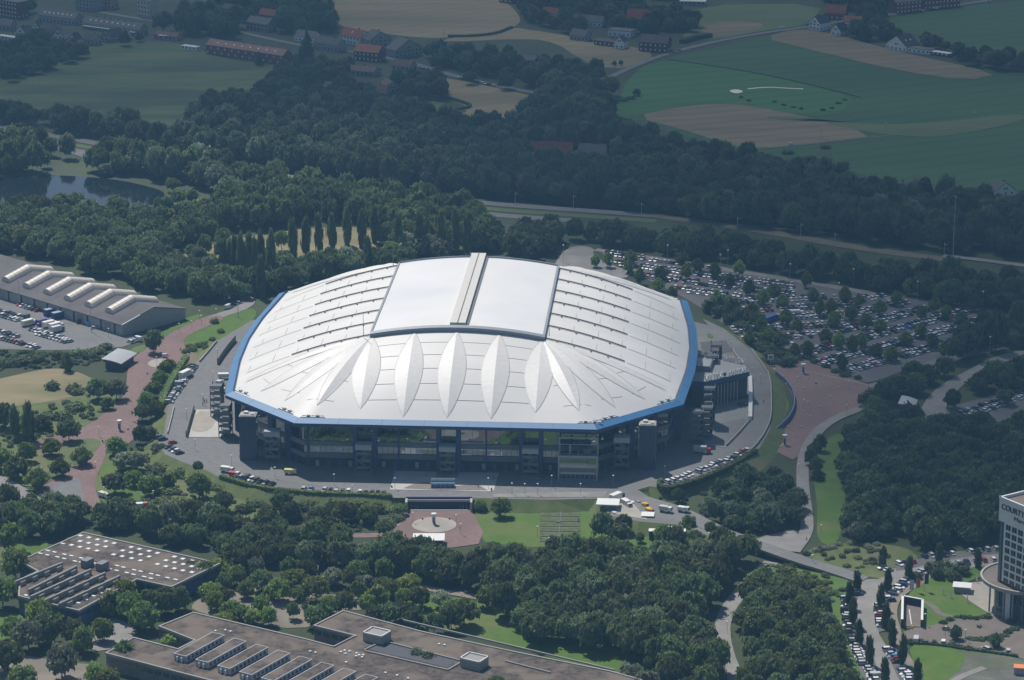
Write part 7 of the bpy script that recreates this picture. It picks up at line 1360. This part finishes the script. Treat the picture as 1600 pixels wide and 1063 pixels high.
# clipped hedges as continuous strips
def hedge(pts, z, h, wd, col, label):
    p = [at(a[0], a[1], z) for a in pts]; c = sum(p, Vector()) / len(p); ln_ = chaikin(p, 1, False); rng = np.random.default_rng(len(label)); cs, ns = [], []; cores = MB()
    for a, b_ in zip(ln_, ln_[1:]):
        L0 = (b_ - a).length; d = (b_ - a).normalized(); nr = Vector((-d.y, d.x, 0)); mid = (a + b_) / 2 - c; cores.box((mid.x, mid.y, 0), (L0 + .3, wd * .85, h * .9), math.atan2(d.y, d.x))
        for _ in range(int(L0 * 26)):
            t = rng.uniform(); s = rng.uniform(-1, 1); q = a.lerp(b_, t) - c + nr * (wd / 2 * s); u = rng.uniform()
            if u < .45: cs.append((q.x, q.y, h * rng.uniform(.9, 1.1))); ns.append((0, 0, 1))
            else: sg_ = 1 if u < .6 else -1; q = a.lerp(b_, t) - c + nr * (wd / 2 * sg_); cs.append((q.x, q.y, h * rng.uniform(.05, 1))); ns.append((nr.x * sg_, nr.y * sg_, .3))
    v = leaf_quads(np.array(cs), np.array(ns), .28, rng); n0 = len(v); V = [tuple(x) for x in v] + [tuple(x) for x in cores.v]; F = [(4 * i, 4 * i + 1, 4 * i + 2, 4 * i + 3) for i in range(n0 // 4)] + [tuple(i + n0 for i in f) for f in cores.f]
    me = bpy.data.meshes.new('hedge'); me.from_pydata(V, [], F); me.materials.append(M_leaf); o = bpy.data.objects.new('hedge', me); C.objects.link(o); o.location = c; o.color = (*col, 1); return tag(o, label, 'hedge')
hedge([(345, 748), (400, 765), (470, 773), (560, 777), (612, 779)], PZ - .6, 1.9, 2.2, MD, 'long clipped hedge behind the parked cars left of the front'); hedge([(1030, 763), (1036, 767), (1052, 766), (1100, 751), (1150, 728), (1180, 708)], PZ - .8, 2.2, 2.6, DK, 'curved clipped hedge behind the row of cars on the right')
hedge([(292, 562), (276, 585), (262, 610), (250, 640)], PZ - 1, 2.6, 3, MD, 'thick hedge on the outer side of the left roadside row'); hedge([(1030, 763), (1028, 758), (1034, 754)], PZ - .4, 1.8, 1.8, DK, 'short rounded hedge end before the first white cars')
hedge([(1420, 1007), (1460, 1009), (1520, 1018), (1590, 1028)], 0, 1.2, 1.2, BL, 'low dark hedge along the top of the waste ground'); hedge([(700, 58), (735, 58), (775, 54), (800, 44)], 0, 1.6, 2, BL, 'dark hedge line along the lower edge of the top wheat field')
hedge([(1065, 68), (1085, 62), (1110, 58)], 0, 3.2, 5, BL, 'dark hedge beside the country road right of the brick farmhouse'); hedge([(693, 152), (720, 160), (740, 168), (705, 174)], 0, 1.6, 2, BL, 'dark hedge round the little vegetable garden')
# ------------------------------------------------------------------ cloud outside the picture, above the camera; it shades the far and right-hand ground
def cloud(pts, alt, label):
    sdir = Vector((-math.sin(R(SUN_AZ)) / math.tan(R(SUN_EL)), math.cos(R(SUN_AZ)) / math.tan(R(SUN_EL)), 1))
    base = [p + sdir * alt for p in P(*pts, z=0)]
    xs = [p.x for p in base]; ys = [p.y for p in base]
    m = bpy.data.materials.new('cloud_' + str(len(MATS))); m.use_nodes = True; MATS[m.name] = m
    n = m.node_tree.nodes; l = m.node_tree.links; n.remove(n["Principled BSDF"])
    at_ = n.new("ShaderNodeAttribute"); at_.attribute_name = 'thick'; at_.attribute_type = 'GEOMETRY'
    tr = n.new("ShaderNodeBsdfTransparent"); df = n.new("ShaderNodeBsdfDiffuse"); df.inputs[0].default_value = (.9, .9, .9, 1)
    ms = n.new("ShaderNodeMixShader"); l.new(at_.outputs["Fac"], ms.inputs[0]); l.new(tr.outputs[0], ms.inputs[1]); l.new(df.outputs[0], ms.inputs[2])
    l.new(ms.outputs[0], n["Material Output"].inputs["Surface"])
    import mathutils
    step = 22; x0, x1, y0, y1 = min(xs) - 200, max(xs) + 200, min(ys) - 200, max(ys) + 200
    nx, ny = int((x1 - x0) / step), int((y1 - y0) / step)
    def inside(x, y):
        c = False; k = len(base) - 1
        for i in range(len(base)):
            a, b2 = base[i], base[k]
            if (a.y > y) != (b2.y > y) and x < (b2.x - a.x) * (y - a.y) / (b2.y - a.y) + a.x: c = not c
            k = i
        return c
    def dist(x, y):
        best = 1e9; q = Vector((x, y))
        for i in range(len(base)):
            a = base[i - 1].xy; b2 = base[i].xy; ab = b2 - a; t = max(0, min(1, (q - a).dot(ab) / ab.length_squared))
            best = min(best, (q - (a + ab * t)).length)
        return best
    vs = []; th = []
    for s_ in (1, -1):
        for j in range(ny + 1):
            for i in range(nx + 1):
                x, y = x0 + i * step, y0 + j * step; d = dist(x, y) * (1 if inside(x, y) else -1)
                nz = mathutils.noise.noise(Vector((x / 160, y / 160, 3))) * 55 + mathutils.noise.noise(Vector((x / 60, y / 60, 9))) * 18
                k = max(0, min(1, (d + nz + 60) / CLOUD_SOFT)); k = k * k * (3 - 2 * k)
                th.append(k * CLOUD_A); vs.append((x, y, alt + s_ * (4 + 60 * k + (abs(nz) if s_ > 0 else 0))))
    N = (nx + 1) * (ny + 1); fs = []; ix = lambda i, j, s_: s_ * N + j * (nx + 1) + i
    for j in range(ny):
        for i in range(nx):
            q = [(i, j), (i + 1, j), (i + 1, j + 1), (i, j + 1)]
            if max(th[ix(a, b2, 0)] for a, b2 in q) <= 0.001: continue
            fs.append(tuple(ix(a, b2, 0) for a, b2 in q)); fs.append(tuple(ix(a, b2, 1) for a, b2 in q[::-1]))
    me = bpy.data.meshes.new('cloud'); me.from_pydata(vs, [], fs); me.materials.append(m)
    a_ = me.attributes.new('thick', 'FLOAT', 'POINT'); a_.data.foreach_set('value', th); me.update()
    o = bpy.data.objects.new('cloud', me); C.objects.link(o); tag(o, kind='stuff'); o['label'] = label
    return o
CLOUD_SOFT, CLOUD_A = 150, 0.51
cloud([(-300, 190), (300, 215), (520, 235), (720, 330), (900, 400), (1040, 440), (1130, 600), (1150, 740), (1200, 830), (1300, 850), (1480, 890), (1800, 900), (2200, 500), (2200, -60), (-300, -60)], 900, 'broad pale cloud drifting high above, out of the picture')
# ------------------------------------------------------------------ haze
hz = bpy.data.materials.new('haze'); hz.use_nodes = True; n = hz.node_tree.nodes; n.remove(n["Principled BSDF"])
pv = n.new("ShaderNodeVolumePrincipled"); pv.inputs["Color"].default_value = (.30, .63, 1, 1); pv.inputs["Density"].default_value = 0.000093
hz.node_tree.links.new(pv.outputs[0], n["Material Output"].inputs["Volume"])
b = MB(); b.box((0, 1850, -1.0), (2900, 4300, 445.0)); o = b.build('haze', hz); o['kind'] = 'stuff'
